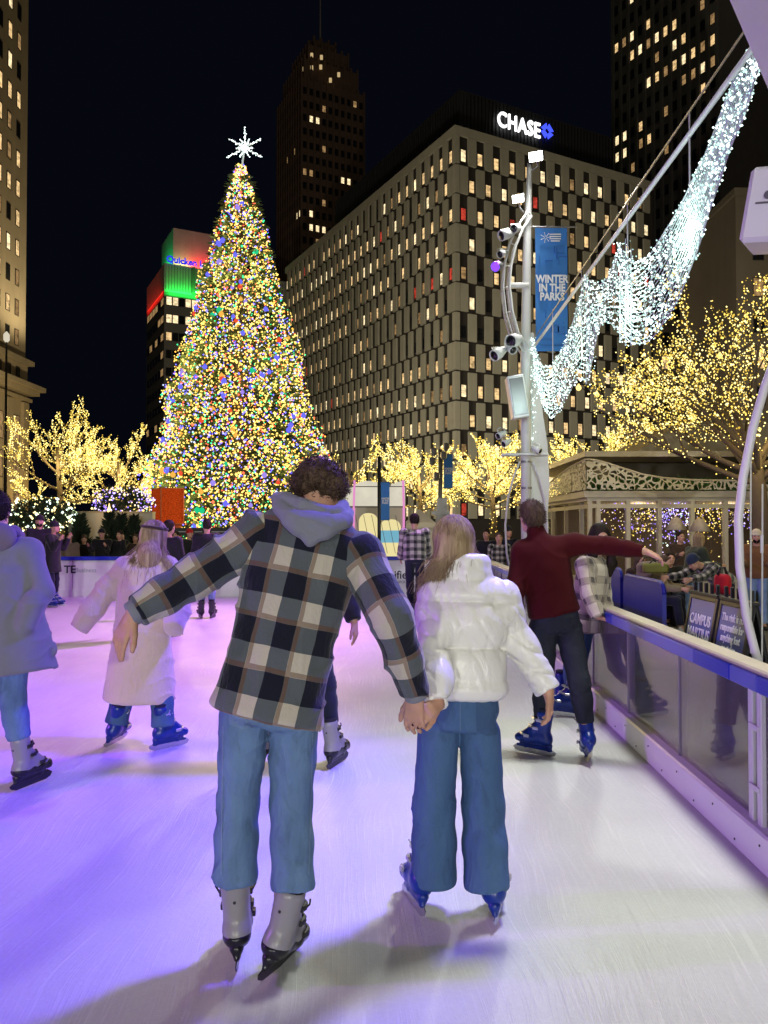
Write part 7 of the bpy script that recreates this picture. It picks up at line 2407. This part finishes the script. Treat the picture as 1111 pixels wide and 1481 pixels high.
crowd([
    ('bearded man in brown jacket and cream beanie at the right edge', 1094, 13.4, 1.66, 205, MT['brown'], ('beanie', MT['cream']), dict(aL=(25, 8, 70), aR=(25, 8, 70), lean=2), dict(beard=True, bot=MT['jeans4'], bn='jeans', vb=.010, vc=.012, tk=dict(ease=.05))),
    ('woman with long blonde hair in dark green jacket standing before the pavilion', 1000, 13.6, 1.62, 75, MT['green'], None, dict(aL=(35, 5, 50), aR=(35, 5, 50), lean=12), dict(fem=True, bot=MT['jeans4'], bn='jeans', vb=.010, vc=.012, lock=HBL2, tk=dict(hem=-.05))),
    ('person in black and cream checked flannel bent far forward with the red bag near', 1047, 11.8, 1.66, 250, MT['plaid4'], ('beanie', MT['navyb']), dict(lean=62, aL=(60, 5, 20), aR=(60, 5, 20), nod=40), dict(tk=dict(uv=True), vb=.010, vc=.011, shoe=simple('white trainers', (.6, .58, .55), .6))),
    ('person in tan coat and white trainers seated on the bench beside the blue panels', 945, 13.4, 1.68, 120, MT['tan'], ('short', HB), dict(sit=True, lean=14, aL=(40, 5, 50), aR=(40, 5, 50)), dict(shoe=simple('pale trainers', (.55, .52, .48), .6))),
    ('person in dark brown coat seated on the bench behind the outstretched hand', 918, 13.9, 1.66, 150, MT['dark_brown'], ('long', HB, 'vol'), dict(sit=True, lean=8, aL=(40, 5, 60), aR=(40, 5, 60)), dict(fem=True)),
    ('person in black jacket seated on the bench, back in the shade of the pavilion', 966, 14.4, 1.70, 185, MT['black'], ('short', HD), dict(sit=True, lean=10, aL=(50, 5, 60), aR=(50, 5, 60)), {}),
    ('person in dark brown jacket standing before the violet lit window', 983, 16.0, 1.62, 170, MT['dark_brown'], ('short', HD), dict(aL=(30, 5, 80), aR=(30, 5, 80)), {}),
], GR)


def bench():
    rt = thing('bench', 'plain timber bench under the people seated by the blue panels', 'bench', (5.0, 14.1, PLZ))
    wood = simple('worn bench timber', (.2, .14, .08), .7)
    x0, x1 = PX(900, 13.9), PX(985, 13.9)
    for k in range(3):
        m = MB(); m.box(((x0 + x1) / 2, 13.85 + .17 * k, PLZ + .42), (x1 - x0, .15, .05), bev=.008); m.build('seat_slat', wood, rt)
    for x in (x0 + .15, x1 - .15):
        m = MB(); m.box((x, 14.02, PLZ + .2), (.08, .42, .39), bev=.008); m.build('leg', M['dark_metal'], rt)
bench()


def bag(label, px, py, Y, w, h, mat, seed):
    c = P(px, py, Y); rt = thing('bag', label, 'bag', (c[0], Y, c[2] - h / 2))
    s = SDF(.012); s.box(c, (w / 2, w * .28, h / 2), np.array([V(math.cos(seed), math.sin(seed), 0), V(-math.sin(seed), math.cos(seed), 0), UP]), min(h, w) * .28, .01); s.box(c - V(0, 0, h * .55), (w * .5, w * .4, h * .12), None, .02, .03, 's'); s.disp(lambda p: .010 * wob(p, 22, seed, 6))
    v, f = s.mesh(); mesh_np('pouch', v, f, mat, rt, True)
    m = MB(); m.tube([c + V(-w * .25, 0, h * .42), c + V(-w * .12, 0, h * .75), c + V(w * .12, 0, h * .75), c + V(w * .25, 0, h * .42)], .012, 6); m.build('strap', M['dark_metal'], rt, True)


bag('red drawstring bag hanging behind the nearer sandwich board', 1045, 846, 7.0, .17, .21, MT['redhat'], 2)
bag('yellow and grey holdall on the bench behind the long blue panel', 948, 822, 12.6, .40, .17, simple('acid yellow cloth', (.17, .18, .03), .8), 3)
bag('tan rucksack on the bench behind the short blue panel', 938, 825, 12.9, .5, .3, MT['tan'], 4)
# ================================================================== LIGHT
w = bpy.data.worlds.new('World'); SC.world = w; w.use_nodes = True
nt = w.node_tree; nt.nodes.clear()
bg = nt.nodes.new('ShaderNodeBackground'); bg.inputs[0].default_value = (.0016, .002, .0045, 1); bg.inputs[1].default_value = 1.0
wo = nt.nodes.new('ShaderNodeOutputWorld'); nt.links.new(bg.outputs[0], wo.inputs['Surface'])

sd = bpy.data.lights.new('city_glow_sun', 'SUN'); sd.energy = .14; sd.angle = R(25); sd.color = (1, .84, .58)
so = bpy.data.objects.new('city_glow_sun', sd); COL.objects.link(so)
so.rotation_euler = Vector((-.15, .8, -.6)).to_track_quat('-Z', 'Y').to_euler()


def spot(name, p, target, col, power, size, blend=.5, rad=.12):
    ld = bpy.data.lights.new(name, 'SPOT'); ld.color = col; ld.energy = power; ld.spot_size = R(size); ld.spot_blend = blend; ld.shadow_soft_size = rad
    o = bpy.data.objects.new(name, ld); COL.objects.link(o); o.location = tuple(p)
    o.rotation_euler = (Vector(tuple(target)) - Vector(tuple(p))).to_track_quat('-Z', 'Y').to_euler(); return o


VIO = (.11, .03, 1.0); WHT = (1, 1, .92); PUR = (.60, .10, 1.0)
# floodlights on the light columns along the right side of the rink (two in view, the rest of the row out of frame)
spot('rink_flood', (3.2, 15.6, 9.4), (-.4, 9.2, 0), WHT, 1300, 110, .6, .3)
spot('rink_flood', (2.9, 15.6, 8.5), (-6, 14, 0), WHT, 450, 110, .6, .3)
spot('rink_flood', (2.9, 5.5, 9.0), (2.4, 4.2, 0), WHT, 2950, 50, 1., .6)
# fill lamps added behind the camera to brighten people's backs
spot('rear_fill', (4.5, -26, 4.4), (.5, 5, 1), WHT, 12500, 40, .7, .5)
spot('rear_fill', (-10, -26, 4.2), (-1, 6, 1), WHT, 8000, 40, .7, .5)
# violet effect lamps
spot('violet_lamp', (2.75, 5.6, 6.4), (-4.6, 3.6, 0), VIO, 3700, 68, .55, .34)
spot('violet_lamp', (2.3, 15.7, 7.1), (-7.5, 11, 0), PUR, 14000, 84, .6, .16)
spot('violet_lamp', (-20, 2, 8.0), (-7, 6.5, 0), (.48, .12, 1.0), 8500, 56, .8, .3)
# unseen spots added to light the facades round the square
spot('facade_spot', (22, 56, 10), (14, 98, 28), (1, .88, .65), 14500, 110, .6, .5)
spot('facade_spot', (-12, 70, 10), (-4, 120, 26), (1, .88, .65), 27000, 120, .6, .5)
spot('facade_spot', (-30, 72, 6), (-46, 88, 24), (1, .80, .46), 15000, 120, .6, .5)
spot('facade_spot', (-36, 92, 22.6), (-45, 92, 44), (1, .82, .5), 6500, 120, .6, .5)
spot('facade_spot', (-41, 93, 3), (-45, 93, 12), (1, .66, .18), 900, 120, .6, .3)
spot('facade_spot', (30, 60, 14), (46, 110, 20), (1, .86, .64), 8000, 110, .6, .5)

SC.view_settings.view_transform = 'Standard'
SC.view_settings.look = 'None'
SC.view_settings.exposure = 0
SC.view_settings.gamma = 1
cy = SC.cycles
cy.use_denoising = True
cy.max_bounces = 6; cy.diffuse_bounces = 2; cy.glossy_bounces = 3; cy.transmission_bounces = 4; cy.transparent_max_bounces = 12
cy.sample_clamp_indirect = 4
cy.use_light_tree = True
